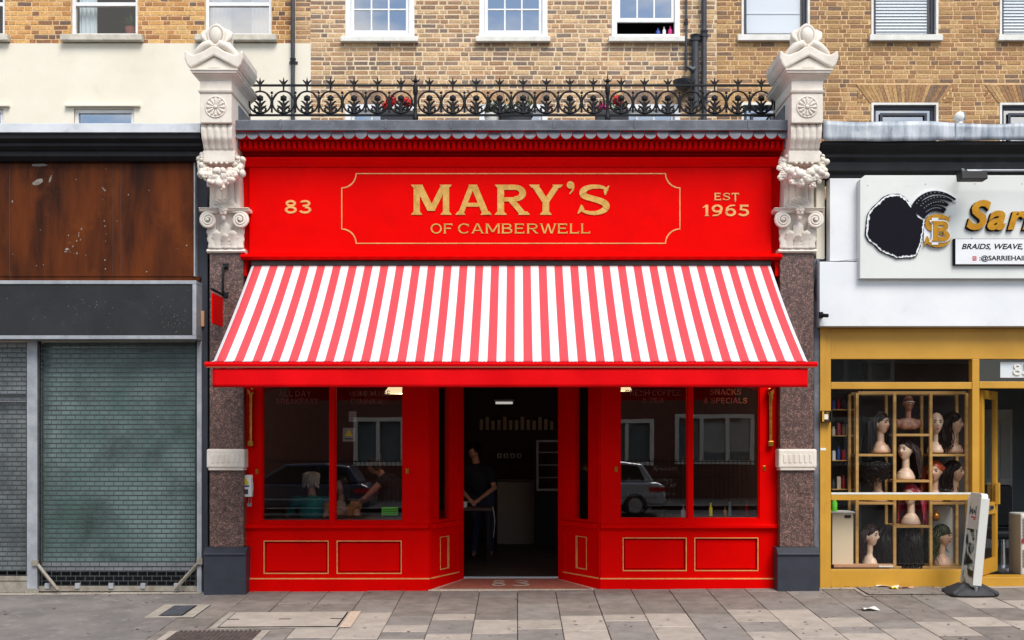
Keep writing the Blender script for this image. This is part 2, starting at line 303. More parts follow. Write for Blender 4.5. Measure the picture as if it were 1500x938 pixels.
def granite(name, a, b, c):
    m = bpy.data.materials.new(name); m.use_nodes = True; n, l = m.node_tree.nodes, m.node_tree.links; p = n['Principled BSDF']
    g = n.new('ShaderNodeNewGeometry'); v = n.new('ShaderNodeTexVoronoi'); v.inputs['Scale'].default_value = 105
    r = n.new('ShaderNodeValToRGB'); r.color_ramp.interpolation = 'CONSTANT'; e = r.color_ramp.elements
    e[0].color = a; e[1].position = .55; e[1].color = b
    x = e.new(.82); x.color = c
    s = n.new('ShaderNodeSeparateColor'); l.new(g.outputs['Position'], v.inputs[0]); l.new(v.outputs['Color'], s.inputs[0]); l.new(s.outputs[0], r.inputs[0])
    t = n.new('ShaderNodeTexNoise'); t.inputs['Scale'].default_value = 26; t.inputs['Detail'].default_value = 6; l.new(g.outputs['Position'], t.inputs[0])
    mr = n.new('ShaderNodeMapRange'); mr.inputs[1].default_value = .3; mr.inputs[2].default_value = .7; mr.inputs[3].default_value = .5; mr.inputs[4].default_value = 1.4; l.new(t.outputs[0], mr.inputs[0])
    mx = n.new('ShaderNodeMix'); mx.data_type = 'RGBA'; mx.blend_type = 'MULTIPLY'; mx.inputs[0].default_value = 1
    l.new(r.outputs[0], mx.inputs[6]); l.new(mr.outputs[0], mx.inputs[7]); l.new(mx.outputs[2], p.inputs['Base Color']); p.inputs['Roughness'].default_value = .38
    MATS[name] = m
granite('granite', L(80, 62, 57), L(100, 78, 72), L(142, 108, 98))
def stripes(name, x0, period, frac):
    m = bpy.data.materials.new(name); m.use_nodes = True; n, l = m.node_tree.nodes, m.node_tree.links; p = n['Principled BSDF']
    g = n.new('ShaderNodeNewGeometry'); s = n.new('ShaderNodeSeparateXYZ'); l.new(g.outputs['Position'], s.inputs[0])
    a = n.new('ShaderNodeMath'); a.operation = 'SUBTRACT'; a.inputs[1].default_value = x0; l.new(s.outputs[0], a.inputs[0])
    d = n.new('ShaderNodeMath'); d.operation = 'DIVIDE'; d.inputs[1].default_value = period; l.new(a.outputs[0], d.inputs[0])
    f = n.new('ShaderNodeMath'); f.operation = 'FRACT'; l.new(d.outputs[0], f.inputs[0])
    k = n.new('ShaderNodeMath'); k.operation = 'LESS_THAN'; k.inputs[1].default_value = frac; l.new(f.outputs[0], k.inputs[0])
    mx = n.new('ShaderNodeMix'); mx.data_type = 'RGBA'; l.new(k.outputs[0], mx.inputs[0]); mx.inputs[6].default_value = (.77, .78, .79, 1); mx.inputs[7].default_value = (.72, .075, .09, 1)
    t = n.new('ShaderNodeTexNoise'); t.inputs['Scale'].default_value = 1.4; t.inputs['Detail'].default_value = 6; l.new(g.outputs['Position'], t.inputs[0])
    mr = n.new('ShaderNodeMapRange'); mr.inputs[1].default_value = .3; mr.inputs[2].default_value = .7; mr.inputs[3].default_value = .93; mr.inputs[4].default_value = 1.03; l.new(t.outputs[0], mr.inputs[0])
    m2 = n.new('ShaderNodeMix'); m2.data_type = 'RGBA'; m2.blend_type = 'MULTIPLY'; m2.inputs[0].default_value = 1
    l.new(mx.outputs[2], m2.inputs[6]); l.new(mr.outputs[0], m2.inputs[7]); l.new(m2.outputs[2], p.inputs['Base Color']); p.inputs['Roughness'].default_value = .8; p.inputs['Specular IOR Level'].default_value = .2
    tl = n.new('ShaderNodeBsdfTranslucent'); l.new(m2.outputs[2], tl.inputs[0]); ms = n.new('ShaderNodeMixShader'); ms.inputs[0].default_value = .09
    l.new(p.outputs[0], ms.inputs[1]); l.new(tl.outputs[0], ms.inputs[2]); l.new(ms.outputs[0], n['Material Output'].inputs[0])
    MATS[name] = m
AW_Y0, AW_Y1 = -.12, -1.77
AW_X0, AW_X1 = PX(369, AW_Y0), PX(1128.5, AW_Y0)
AW_P = 23.12 * (DIST + AW_Y0) / FPX
stripes('awning_stripe', PX(372.6, AW_Y0), AW_P, .51)
# ------------------------------------------------------------------ ground
def gz(x, y): return .0067 * x + .05 * max(y, -4.3)
def gsheet(x0, x1, y0, y1, dz, nx=1):
    mb = MB(); ys = sorted({y0, y1} | ({-4.3} if y0 < -4.3 < y1 else set()))
    for a, b in zip(ys, ys[1:]): mb.add([(x0, a, gz(x0, a) + dz), (x1, a, gz(x1, a) + dz), (x1, b, gz(x1, b) + dz), (x0, b, gz(x0, b) + dz)], [(0, 1, 2, 3)])
    return mb
struct('ground', MB().add([(-400, -400, -3.2), (400, -400, -3.2), (400, 400, -3.2), (-400, 400, -3.2)], [(0, 1, 2, 3)]), 'road_tarmac', fix=False)
pave = struct('pavement', gsheet(-30, 30, -4.1, .9, -.03), 'joint', fix=False)
def road_sheet(y0, y1, z): return MB().add([(-60, y0, z - .4), (60, y0, z + .4), (60, y1, z + .4), (-60, y1, z - .4)], [(0, 1, 2, 3)])
struct('road', road_sheet(-19.5, -4.2, -.34), 'road_tarmac', fix=False)
struct('far_pavement', road_sheet(-28, -19.5, -.22), 'slab_grey', fix=False)
kb = MB(); kb.add([(-30, -4.3, -.75), (30, -4.3, -.35), (30, -4.1, -.35), (-30, -4.1, -.75), (-30, -4.3, gz(-30, -4.2)), (30, -4.3, gz(30, -4.2)), (30, -4.1, gz(30, -4.1)), (-30, -4.1, gz(-30, -4.1))],
       [(0, 3, 2, 1), (4, 5, 6, 7), (0, 1, 5, 4), (1, 2, 6, 5), (2, 3, 7, 6), (3, 0, 4, 7)])
struct('kerb', kb, 'concrete')
def on_ground(px, py, dz=0):            # the pavement point seen at a pixel
    Y = -1.0
    for _ in range(30):
        z = gz(PX(px, Y), Y); Y = (EYE - z) * FPX / (py - VY) - DIST
    return PX(px, Y), Y
SLABW = 55.2 / 125
rs = random.Random(5)
covers = [(on_ground(255, 925)[0] - .05, on_ground(395, 925)[0], on_ground(320, 938)[1] - .5, on_ground(320, 924)[1]),
          (on_ground(318, 912)[0], on_ground(510, 912)[0], on_ground(400, 921)[1], on_ground(400, 897)[1]),
          (on_ground(222, 898)[0], on_ground(292, 898)[0], on_ground(258, 905)[1], on_ground(258, 886)[1]),
          (on_ground(1258, 868)[0], on_ground(1388, 868)[0], on_ground(1320, 873)[1], on_ground(1320, 856)[1])]
def slab(x0, x1, y0, y1, m, skew=0.0):
    mb = MB(); g = .004; t = rs.uniform(-.003, .003); q = lambda x, y: gz(x, y) + t + rs.uniform(-.0012, .0012)
    P = [(x0 + g, y0 + g), (x1 - g, y0 + g), (x1 - g, y1 - g), (x0 + g, y1 - g)]; i = .004
    I = [(x0 + g + i, y0 + g + i), (x1 - g - i, y0 + g + i), (x1 - g - i, y1 - g - i), (x0 + g + i, y1 - g - i)]
    mb.add([(a, b, gz(a, b) - .04) for a, b in P] + [(a, b, q(a, b) - .004) for a, b in P] + [(a, b, q(a, b)) for a, b in I],
           [(0, 1, 5, 4), (1, 2, 6, 5), (2, 3, 7, 6), (3, 0, 4, 7), (4, 5, 9, 8), (5, 6, 10, 9), (6, 7, 11, 10), (7, 4, 8, 11), (8, 9, 10, 11)])
    mb.build('paving_slab', m, pave)
SX0 = PX(758, 0)
TAR_X = SX0 - 9 * SLABW + SLABW * math.ceil((on_ground(235, 900)[0] - .05 - SX0 + 9 * SLABW) / SLABW)
for c in range(-9, 17):
    xa = SX0 + c * SLABW; xb = xa + SLABW
    y = -.02 - rs.choice([0, .12, .2])
    if rs.random() < .6 and y < -.05: slab(xa, xb, y, -.005, 'slab_grey')
    else: y = -.005
    while y > -3.05:
        d = rs.choice([.42, .62, .62, .85]) if y > -1.0 else rs.choice([.3, .42, .62])
        ya = y - d
        near = y < -1.12
        right = xa > PX(1190, 0)
        if right: m = rs.choice(['slab_dark', 'slab_grey', 'slab_dark', 'slab_beige']) if y < -.4 else rs.choice(['slab_dark', 'slab_grey'])
        elif near: m = rs.choice(['slab_beige', 'slab_beige', 'slab_beige', 'slab_grey'])
        else: m = rs.choice(['slab_dark', 'slab_dark', 'slab_grey'])
        if xb < PX(510, 0) and near and rs.random() < .5: m = 'slab_dark'
        hit = any(xa + .1 < h[1] and xb - .1 > h[0] and ya + .06 < h[3] and y - .06 > h[2] for h in covers)
        if xa > on_ground(235, 900)[0] - .05:
            for p in rects_minus(xa, xb, ya, y, [h for h in covers if h[0] < xb and h[1] > xa and h[2] < y and h[3] > ya]):
                if p[1] - p[0] > .03 and p[3] - p[2] > .03: slab(p[0], p[1], p[2], p[3], m)
        y = ya
tag(gsheet(-12, TAR_X, -3.6, -.16, .0).build('tarmac_strip', 'tarmac', pave, fix=False))
gsheet(-12, PX(298), -.16, .3, .004).build('concrete_strip', 'concrete', pave, fix=False)
gsheet(PX(1195), 12, -.14, .3, .004).build('concrete_strip', 'concrete', pave, fix=False)
def cover(name, h, mframe, mlid, inset, label, extra=None):
    x0, x1, y0, y1 = h; cx, cy = (x0 + x1) / 2, (y0 + y1) / 2
    t = thing(name, label, 'manhole cover', (cx, cy, gz(cx, cy)))
    gsheet(x0, x1, y0, y1, .002).build('surround', mframe, t, fix=False)
    gsheet(x0 + inset, x1 - inset, y0 + inset * .6, y1 - inset * .6, .006).build('rim', 'iron', t, fix=False)
    gsheet(x0 + inset + .014, x1 - inset - .014, y0 + inset * .6 + .012, y1 - inset * .6 - .012, .010).build('lid', mlid, t, fix=False)
    return t, (x0 + inset, x1 - inset, y0 + inset * .6, y1 - inset * .6)
t, q = cover('grating_cover', covers[0], 'slab_beige', 'iron_cover', .09, 'brown studded iron cover at the bottom edge of the pavement')
mb = MB()
nx = int((q[1] - q[0]) / .045)
for i in range(nx):
    for j in range(int((q[3] - q[2]) / .05)):
        x = q[0] + .03 + i * .045; y = q[2] + .03 + j * .05; z = gz(x, y) + .008; mb.box(x, x + .028, y, y + .034, z, z + .009)
tag(mb.build('stud_pattern', 'iron_cover', t), kind='stuff')
t, q = cover('utility_cover', covers[1], 'concrete', 'slab_beige', .07, 'long rectangular concrete cover with lifting slots in front of the red shop')
for f in (.06, .5, .94):
    x = q[0] + (q[1] - q[0]) * f; y = (q[2] + q[3]) / 2; MB().box(x - .06, x + .06, y - .012, y + .012, gz(x, y) + .009, gz(x, y) + .013).build('lifting_slot', 'iron', t)
x = q[1] + .02; gsheet(x, x + .11, q[2] - .04, q[3] + .03, .008).build('mortar_patch', 'mosaic_cream', t, fix=False)
cover('water_cover', covers[2], 'concrete', 'slate_lid', .13, 'small slate grey square cover by the shuttered shop')
t, q = cover('inspection_cover', covers[3], 'concrete', 'slab_grey', .05, 'grey inset cover strewn with litter before the yellow shopfront')
def litter(px, py, w, d, rot, m, label):
    x, y = on_ground(px, py); z = gz(x, y) + .014
    mb = MB(Matrix.Translation((x, y, z)) @ Matrix.Rotation(R(rot), 4, 'Z'))
    mb.grid(lambda u, v: ((u - .5) * w, (v - .5) * d, .012 * math.sin(u * 5 + v * 3) + .004), 5, 3)
    tag(mb.build('paper_scrap', m, None, fix=False, thick=.002), label, 'litter')
litter(1274, 894, .17, .12, 8, 'paper', 'clean white paper square lying on the grey slabs')
litter(1300, 861, .26, .09, -14, 'paper', 'long white paper strip on the littered cover by the yellow shop')
litter(1309, 864, .09, .08, 20, 'yellow_sign', 'yellow paper scrap between two white strips on the littered cover')
litter(1328, 863, .18, .06, 5, 'cardboard', 'pale brown torn paper on the littered cover by the yellow shop')
mb = MB()
for i in range(240):
    px, py = rs.uniform(0, 1500), rs.uniform(868, 937); x, y = on_ground(px, py); r = rs.uniform(.006, .02); z = gz(x, y) + .0062
    mb.add([(x + r * math.cos(k * .9) * rs.uniform(.7, 1.2), y + r * math.sin(k * .9) * rs.uniform(.7, 1.2), z) for k in range(7)], [tuple(range(7))])
tag(mb.build('gum_spots', 'gum', None, fix=False), 'small dark trodden gum spots scattered over the pavement', 'gum', kind='stuff')
mb = MB()
for i in range(330):
    if i % 4 == 1: px, py = rs.uniform(300, 1200), rs.uniform(865, 870)
    elif i % 3: px, py = rs.uniform(1200, 1400), rs.uniform(857, 876)
    else: px, py = rs.uniform(30, 300), rs.uniform(866, 876)
    x, y = on_ground(px, py); y = min(y, -.03); s = rs.uniform(.005, .016); z = gz(x, y) + .012
    a = rs.uniform(0, 3); mb.add([(x + s * math.cos(a + k * 2.1), y + s * math.sin(a + k * 2.1), z + rs.uniform(-.002, .01)) for k in range(3)], [(0, 1, 2)])
tag(mb.build('leaf_litter', 'rust', None, fix=False), 'dry leaf crumbs and grit along the foot of the shopfronts', 'litter', kind='stuff')
# ------------------------------------------------------------------ houses set back behind the shops
HY = 4.8
hx = lambda p: PX(p, HY)
hz = lambda p: PZ(p, HY)
def brick_shapes(w, h, rnd):
    j = lambda: rnd.uniform(-.0028, .0028); i = .003
    b = [(0, 0), (w, 0), (w, h), (0, h)]; f = [(i, i), (w - i, i), (w - i, h - i), (i, h - i)]
    J = [(j(), j()) for _ in range(4)]
    d = -.005 + rnd.uniform(-.002, .002)
    return [(x + J[k][0], .006, z + J[k][1]) for k, (x, z) in enumerate(b)] + [(x + J[k][0], d + .003, z + J[k][1]) for k, (x, z) in enumerate(b)] + [(x + J[k][0], d, z + J[k][1]) for k, (x, z) in enumerate(f)], \
           [(0, 1, 5, 4), (1, 2, 6, 5), (2, 3, 7, 6), (3, 0, 4, 7), (4, 5, 9, 8), (5, 6, 10, 9), (6, 7, 11, 10), (7, 4, 8, 11), (8, 9, 10, 11)]
def brick_wall(house, x0, x1, z0, z1, holes, m, course, joint, seed, visible):
    rnd = random.Random(seed); st, hd = .222, .106; rest = MB(); cand = []; row = 0; z = z0
    while z + course < z1 + .01:
        x = x0 - (row % 2) * (hd / 2 + st / 2 + joint) + rnd.uniform(-.02, .02); k = row % 2
        bh = course - joint + rnd.uniform(-.003, .003)
        while x < x1:
            w = (st if k % 2 == 0 else hd) + rnd.uniform(-.010, .010)
            segs = [(max(x, x0 + .002), min(x + w, x1 - .002))]
            for h in holes:
                if z + bh * .5 > h[2] and z + bh * .5 < h[3]:
                    segs = [s for a, b in segs for s in ((a, min(b, h[0] - .003)), (max(a, h[1] + .003), b)) if s[1] - s[0] > .03]
            for a, b in segs:
                if b - a < .03: continue
                if b - a > .21 and visible(a, z): cand.append((a, z, b - a, bh))
                else:
                    v, f = brick_shapes(b - a, bh, rnd); rest.add([(p[0] + a, p[1] + HY, p[2] + z) for p in v], f)
            x += w + joint; k += 1
        z += course; row += 1
    rnd.shuffle(cand)
    single, other = cand[:300], cand[300:]
    for a, z, w, h in other:
        v, f = brick_shapes(w, h, rnd); rest.add([(p[0] + a, p[1] + HY, p[2] + z) for p in v], f)
    tag(rest.build('brickwork', m, house, fix=False), kind='stuff')
    shapes = []
    for q in range(8):
        v, f = brick_shapes(.221 + (q - 4) * .002, course - joint, rnd); me = bpy.data.meshes.new('brick'); me.from_pydata(v, [], f); me.materials.append(MATS[m]); shapes.append(me)
    for a, z, w, h in single:
        q = min(7, max(0, round((w - .221) / .002) + 4)); link('brick', shapes[q], house, (a, HY, z))
def wall_core(house, x0, x1, z0, z1, holes, m, name='wall', y0=HY, t=.3):
    mb = MB()
    for a, b, c, d in rects_minus(x0, x1, z0, z1, holes): mb.box(a, b, y0, y0 + t, c, d)
    return mb.build(name, m, house)
def room(house, x0, x1, z0, z1):
    mb = MB(); y0, y1 = HY + .31, HY + 2.6
    mb.add([(x0, y0, z0), (x1, y0, z0), (x1, y1, z0), (x0, y1, z0), (x0, y0, z1), (x1, y0, z1), (x1, y1, z1), (x0, y1, z1)], [(0, 1, 2, 3), (7, 6, 5, 4), (3, 2, 6, 7), (0, 3, 7, 4), (2, 1, 5, 6)])
    mb.build('room', 'dark_room', house, fix=False)
def frame(mb, x0, x1, z0, z1, w, y0, y1, wb=None):
    wb = wb or w
    mb.box(x0, x0 + w, y0, y1, z0, z1); mb.box(x1 - w, x1, y0, y1, z0, z1)
    mb.box(x0 + w, x1 - w, y0, y1, z1 - w, z1); mb.box(x0 + w, x1 - w, y0, y1, z0, z0 + wb)
def pane(x0, x1, z0, z1, y, m, parent, name='pane', t=.005):
    return MB().add([(x0, y, z0), (x1, y, z0), (x1, y, z1), (x0, y, z1)], [(0, 1, 2, 3)]).build(name, m, parent, fix=False)
XL, XM, XR = -12.0, hx(455), hx(1050)
ZT = 10.9
# --- centre house
mid = thing('terraced_house', 'pale stock brick house with three white sash windows behind the railing', 'house', ((XM + XR) / 2, HY, 0))
mw = [(hx(a), hx(b)) for a, b in ((506, 607), (702, 802), (896, 996))]
holesM = [(a, b, hz(56), hz(56) + 1.75) for a, b in mw] + [(a, b, hz(153) - 1.7, hz(153)) for a, b in mw]
wall_core(mid, XM, XR, 3.5, ZT, holesM, 'mortar_pale'); room(mid, XM + .05, XR - .05, 4.2, 10.6)
brick_wall(mid, XM, XR, 5.3, 10.1, holesM, 'brick_mid', .0748, .021, 11, lambda x, z: hz(160) < z < hz(2) and hx(470) < x < hx(1020))
for i, (a, b) in enumerate(mw):
    for lvl in (0, 1):
        zb = hz(56) if lvl == 0 else hz(153) - 1.7
        zt = zb + (1.75 if lvl == 0 else 1.7); mr = zb + .86
        opened = lvl == 0 and i == 2
        mb = MB(); frame(mb, a, b, zb, zt, .085, HY - .012, HY + .14, .06)
        w = mb.build('window', 'white_frame', mid, bevel=.004)
        def sash(z0, z1, y, lights):
            mb = MB(); x0, x1 = a + .088, b - .088; frame(mb, x0, x1, z0, z1, .05, y, y + .04, .065)
            mb.build('sash', 'white_frame', w, bevel=.003); pane(x0 + .05, x1 - .05, z0 + .065, z1 - .05, y + .024, 'house_glass', w)
            mb = MB(); gx0, gx1 = x0 + .05, x1 - .05
            for k in (1, 2): q = gx0 + (gx1 - gx0) * k / 3; mb.box(q - .012, q + .012, y + .006, y + .034, z0 + .065, z1 - .05)
            for k in range(1, lights): q = z0 + .065 + (z1 - z0 - .115) * k / lights; mb.box(gx0, gx1, y + .008, y + .032, q - .012, q + .012)
            mb.build('glazing_bar', 'white_frame', w)
        lift = .20 if opened else 0.0
        sash(zb + .065 + lift, mr + lift, HY + .02, 2 if lvl == 0 else 1); sash(mr, zt - .09, HY + .065, 2)
        MB().box(hx(500 if i == 0 else 697 if i == 1 else 891) if lvl == 0 else a - .05, hx(613 if i == 0 else 806 if i == 1 else 1002) if lvl == 0 else b + .05, HY - .10, HY + .02, zb - .085, zb - .002).build('sill', 'white_sill', w, bevel=.008)
        if lvl == 1:      # gauged flat arch over the lower windows
            n = 13
            for k in range(n):
                f0 = k / n; f1 = (k + 1) / n; sp = .16
                xa, xb = a - .02 + (b - a + .04) * f0 + .004, a - .02 + (b - a + .04) * f1 - .004
                ta, tb = xa + (f0 - .5) * sp * 2, xb + (f1 - .5) * sp * 2
                MB().add([(xa, HY - .016, zt), (xb, HY - .016, zt), (tb, HY - .016, zt + .22), (ta, HY - .016, zt + .22), (xa, HY + .01, zt), (xb, HY + .01, zt), (tb, HY + .01, zt + .22), (ta, HY + .01, zt + .22)],
                         [(0, 1, 2, 3), (0, 3, 7, 4), (1, 5, 6, 2), (3, 2, 6, 7), (0, 4, 5, 1)]).build('arch_brick', 'brick_mid', mid)
for px, c, m, lab in ((965, (.035, .085), 'blue_label', 'blue bottle on the sill of the open sash window'), (974, (.028, .10), 'paper', 'white bottle between two coloured bottles in the open window'), (983, (.035, .105), 'petal_pink', 'pink bottle at the right of the open window')):
    mb = MB(); x = hx(px); r, h = c; z = hz(50)
    mb.lathe([(r, 0), (r * 1.05, .01), (r, h * .9), (r * .5, h * 1.15), (r * .35, h * 1.2), (r * .4, h * 1.5), (r * .1, h * 1.52)], (x, HY + .10, z), 14)
    tag(mb.build('bottle', m, None, smooth=True), lab, 'bottle')
# --- left house: golden brick above cream render
left = thing('terraced_house', 'golden brick house with cream rendered lower wall behind the shuttered shop', 'house', ((XL + XM) / 2, HY, 0))
lw_ = [(hx(-92), hx(7)), (hx(104), hx(202)), (hx(300), hx(398))]
zr = hz(64)
holesL = [(a, b, hz(53), hz(53) + 1.75) for a, b in lw_]
lowL = [(hx(-88), hx(6), hz(179) - .9, hz(160)), (hx(109), hx(197), hz(179) - .9, hz(160))]
wall_core(left, XL, XM - .002, 3.5, ZT, holesL + lowL, 'mortar_warm'); room(left, XL + .05, XM - .05, 4.2, 10.6)
brick_wall(left, XL, hx(428), zr, 10.1, holesL, 'brick_left', .0752, .0155, 12, lambda x, z: z < hz(2) and hx(8) < x < hx(426))
brick_wall(left, hx(433), XM, zr, 10.1, [], 'brick_mid', .0748, .021, 17, lambda x, z: False)
mb = MB()
for a, b, c, d in rects_minus(XL, hx(455.5), 4.6, zr - .004, lowL): mb.box(a, b, HY - .022, HY - .001, c, d)
mb.build('render_coat', 'cream_render', left)
for i, (a, b) in enumerate(lw_):
    zb = hz(53); zt = zb + 1.75; mr = hz(4.5)
    mb = MB(); frame(mb, a, b, zb, zt, .055, HY + .05, HY + .12, .06); mb.box(a + .055, b - .055, HY + .05, HY + .12, mr - .03, mr + .03)
    w = mb.build('window', 'white_frame', left, bevel=.004)
    gm = 'old_glass' if i < 2 else 'house_glass'; pane(a + .055, b - .055, zb + .06, mr - .03, HY + .085, gm, w); pane(a + .055, b - .055, mr + .03, zt - .055, HY + .085, gm, w)
    MB().box(a - .13, b + .1, HY - .13, HY + .05, zb - .11, zb - .01).build('sill', 'stone_sill', w, bevel=.012)
    if i == 2:
        mb = MB(); mb.grid(lambda u, v: (a + .07 + u * .3, HY + .2 + .02 * math.sin(u * 26), zb + .07 + v * 1.55), 24, 1)
        mb.grid(lambda u, v: (b - .37 + u * .3, HY + .2 + .02 * math.sin(u * 26), zb + .07 + v * 1.55), 24, 1)
        mb.build('net_curtain', 'paper', w, fix=False)
    if i == 1: MB().grid(lambda u, v: (a + .06 + u * .28, HY + .2 + .02 * math.sin(u * 26), zb + .07 + v * 1.55), 24, 1).build('curtain', 'blind', w, fix=False)
x = hx(183); zb = hz(52) + .06
pt = thing('house_plant', 'potted green plant inside the left upstairs window', 'plant', (x, HY + .3, zb))
MB().lathe([(.07, 0), (.1, .16), (.105, .17), (.09, .17)], (x, HY + .3, zb), 16).build('pot', 'terracotta', pt, smooth=True)
mb = MB(); rp = random.Random(4)
for k in range(46):
    a, l, e = rp.uniform(0, 6.3), rp.uniform(.12, .26), rp.uniform(.4, 1.4); c = Vector((x, HY + .3, zb + .17)); d = Vector((math.cos(a) * math.cos(e), math.sin(a) * math.cos(e) * .6, math.sin(e))); s = d.cross(Vector((0, 0, 1))).normalized() * .022
    mb.add([c, c + d * l * .6 + s, c + d * l, c + d * l * .6 - s], [(0, 1, 2, 3)])
mb.build('foliage', 'leaf', pt, fix=False)
for a, b, c, d in lowL:
    mb = MB(); frame(mb, a, b, c, d, .06, HY + .02, HY + .1); w = mb.build('window', 'white_frame', left, bevel=.003); pane(a + .06, b - .06, c + .06, d - .06, HY + .06, 'house_glass', w)
    MB().box(a - .13, b + .11, HY - .09, HY - .0225, d + .02, d + .055).build('drip_mould', 'cream_render', w, bevel=.006)
# --- right house: yellow brick, navy windows with blinds
right = thing('terraced_house', 'yellow stock brick house with dark framed blinded windows above the wig shop', 'house', ((XR + 12) / 2, HY, 0))
rw = [(hx(1086), hx(1186)), (hx(1276), hx(1374)), (hx(1464), hx(1562))]
holesR = [(a, b, hz(53), hz(53) + 1.75) for a, b in rw] + [(a, b, hz(151) - 1.6, hz(151)) for a, b in rw[1:]] + [(hx(1086), hx(1148), hz(151) - 1.6, hz(151))]
archR = [(a - .22, b + .22, hz(151), hz(151) + .295) for a, b in rw[1:]]
wall_core(right, XR + .002, 12, 3.5, ZT, holesR, 'mortar_warm'); room(right, XR + .05, 11.9, 4.2, 10.6)
brick_wall(right, XR, 12, 5.3, 10.1, holesR + archR, 'brick_right', .0728, .0155, 13, lambda x, z: hz(165) < z < hz(2) and hx(1060) < x < hx(1495))
for (xa0, xb0, zt, ztt) in archR:
    a, b = xa0 + .22, xb0 - .22; n = 22
    for k in range(n):
        f0, f1 = k / n, (k + 1) / n; sp = .21
        xa, xb = a - .03 + (b - a + .06) * f0 + .003, a - .03 + (b - a + .06) * f1 - .003
        ta, tb = xa + (f0 - .5) * sp * 2, xb + (f1 - .5) * sp * 2; h = .288
        MB().add([(xa, HY - .014, zt + .004), (xb, HY - .014, zt + .004), (tb, HY - .014, zt + h), (ta, HY - .014, zt + h), (xa, HY + .01, zt + .004), (xb, HY + .01, zt + .004), (tb, HY + .01, zt + h), (ta, HY + .01, zt + h)],
                 [(0, 1, 2, 3), (0, 3, 7, 4), (1, 5, 6, 2), (3, 2, 6, 7), (0, 4, 5, 1)]).build('arch_brick', 'brick_right', right)
    for s in (-1, 1):       # stepped fill beside the fan of the arch
        for k in range(4):
            z = zt + k * .0728; x0 = (a - .03 - sp * (k + .9) / 4) if s < 0 else (b + .03 + sp * (k + .9) / 4)
            x1 = xa0 if s < 0 else xb0
            if abs(x1 - x0) > .03: MB().box(min(x0, x1), max(x0, x1), HY - .011, HY + .01, z + .004, z + .062).build('cut_brick', 'brick_right', right)
for i, (a, b, zb, zt) in enumerate(holesR):
    mb = MB(); frame(mb, a - .0, b, zb, zt, .035, HY - .018, HY + .12, .01); w = mb.build('window', 'white_sill', right)
    mb = MB(); frame(mb, a + .036, b - .036, zb + .012, zt - .036, .06, HY + .06, HY + .11, .05); mb.build('sash', 'navy_frame', w, bevel=.004)
    low = i > 2
    pane(a + .096, b - .096, zb + .06, zt - .096, HY + .085, 'house_glass' if low else 'blind_glass', w)
    if not low:
        mb = MB(); z = zb + .07
        if i == 0: mb.box(a + .1, b - .12, HY + .13, HY + .137, zb + .09, zt - .1); mb.box(a + .1, b - .12, HY + .118, HY + .129, zb + .40, zb + .408)
        else:
            while z < zt - .1: mb.add([(a + .1, HY + .125, z), (b - .13, HY + .125, z), (b - .13, HY + .15, z + .048), (a + .1, HY + .15, z + .048)], [(0, 1, 2, 3)]); z += .05
        mb.build('blind', 'blind', w, fix=False)
        MB().box(a - .045 if i else hx(1079), b + .05, HY - .09, HY - .0185, zb - .10, zb - .003).build('sill', 'white_sill', w, bevel=.008)
    else:
        mb = MB(); frame(mb, a + .16, b - .16, zb + .12, zt - .15, .04, HY + .04, HY + .058); mb.build('opening_light', 'navy_frame', w)
for h, a, b in ((left, XL, XM), (mid, XM, XR), (right, XR, 12)):
    MB().box(a + .01, b - .01, HY - .08, HY + 8, ZT + .002, ZT + .12).build('roof', 'lead', h)
    MB().box(a + .01, b - .01, HY + 7.6, HY + 7.9, 0, ZT).build('rear_wall', 'mortar_warm', h)
struct('yard', MB().add([(-12, .6, 4.7), (12, .6, 4.7), (12, HY, 4.7), (-12, HY, 4.7)], [(0, 1, 2, 3)]), 'lead', fix=False)
# --- drainpipes
def pipe(px, r, y0p, y1z, Y, label, collars=()):
    x = hx(px); t = thing('drainpipe', label, 'pipe', (x, Y, y1z))
    MB().tube([(x, Y, y1z), (x, Y, y0p)], r, 14).build('pipe', 'pipe_black', t, smooth=True)
    for z in collars:
        c = MB().lathe([(r * 1.05, -.05), (r * 1.3, -.045), (r * 1.3, .03), (r * 1.45, .035), (r * 1.45, .05), (r * 1.05, .052)], (x, Y, z), 16).build('collar', 'pipe_black', t, smooth=True)
        MB().box(x - r * 2.0, x + r * 2.0, HY - .03, HY - .022, z - .025, z + .02).build('bracket', 'pipe_black', t)
    return t
pipe(430.5, .034, 10.8, 4.7, HY - .08, 'slim grey drainpipe at the edge of the cream render', (hz(93), hz(-60)))
pipe(1030, .042, 10.8, 4.7, HY - .09, 'tall black drainpipe running the full height beside the brick boundary', (hz(53), hz(-90), hz(150)))
t = pipe(1017, .058, hz(58), hz(160), HY - .11, 'thick short black soil pipe with a capped top next to the tall drainpipe', (hz(60),))
x = hx(1017); z = hz(103)
MB().tube([(x, HY - .11, z), (x - .05, HY - .16, z - .05), (x - .14, HY - .14, z + .01)], [.05, .045, .03], 12).build('branch', 'pipe_black', t, smooth=True)
MB().lathe([(.02, 0), (.12, .03), (.17, .10), (.18, .13), (.165, .13)], (hx(999), HY - .2, hz(137)), 20).build('hopper', 'pipe_black', t, smooth=True)
pipe(1004.5, .018, 10.8, hz(106), HY - .06, 'thin black waste pipe beside the open sash window', (hz(35),))
# ------------------------------------------------------------------ the red shopfront
shop = thing('red_shopfront', 'bright red painted cafe shopfront with gold lettering between two stone pilasters', 'shopfront', (0, 0, 0))
FY = -.10                                     # fascia plane
SX0, SX1 = PX(352, -.05), PX(1145, -.05)
def red(mb, name, parent=shop, bevel=.005, **k): return mb.build(name, 'red_paint', parent, bevel=bevel, **k)
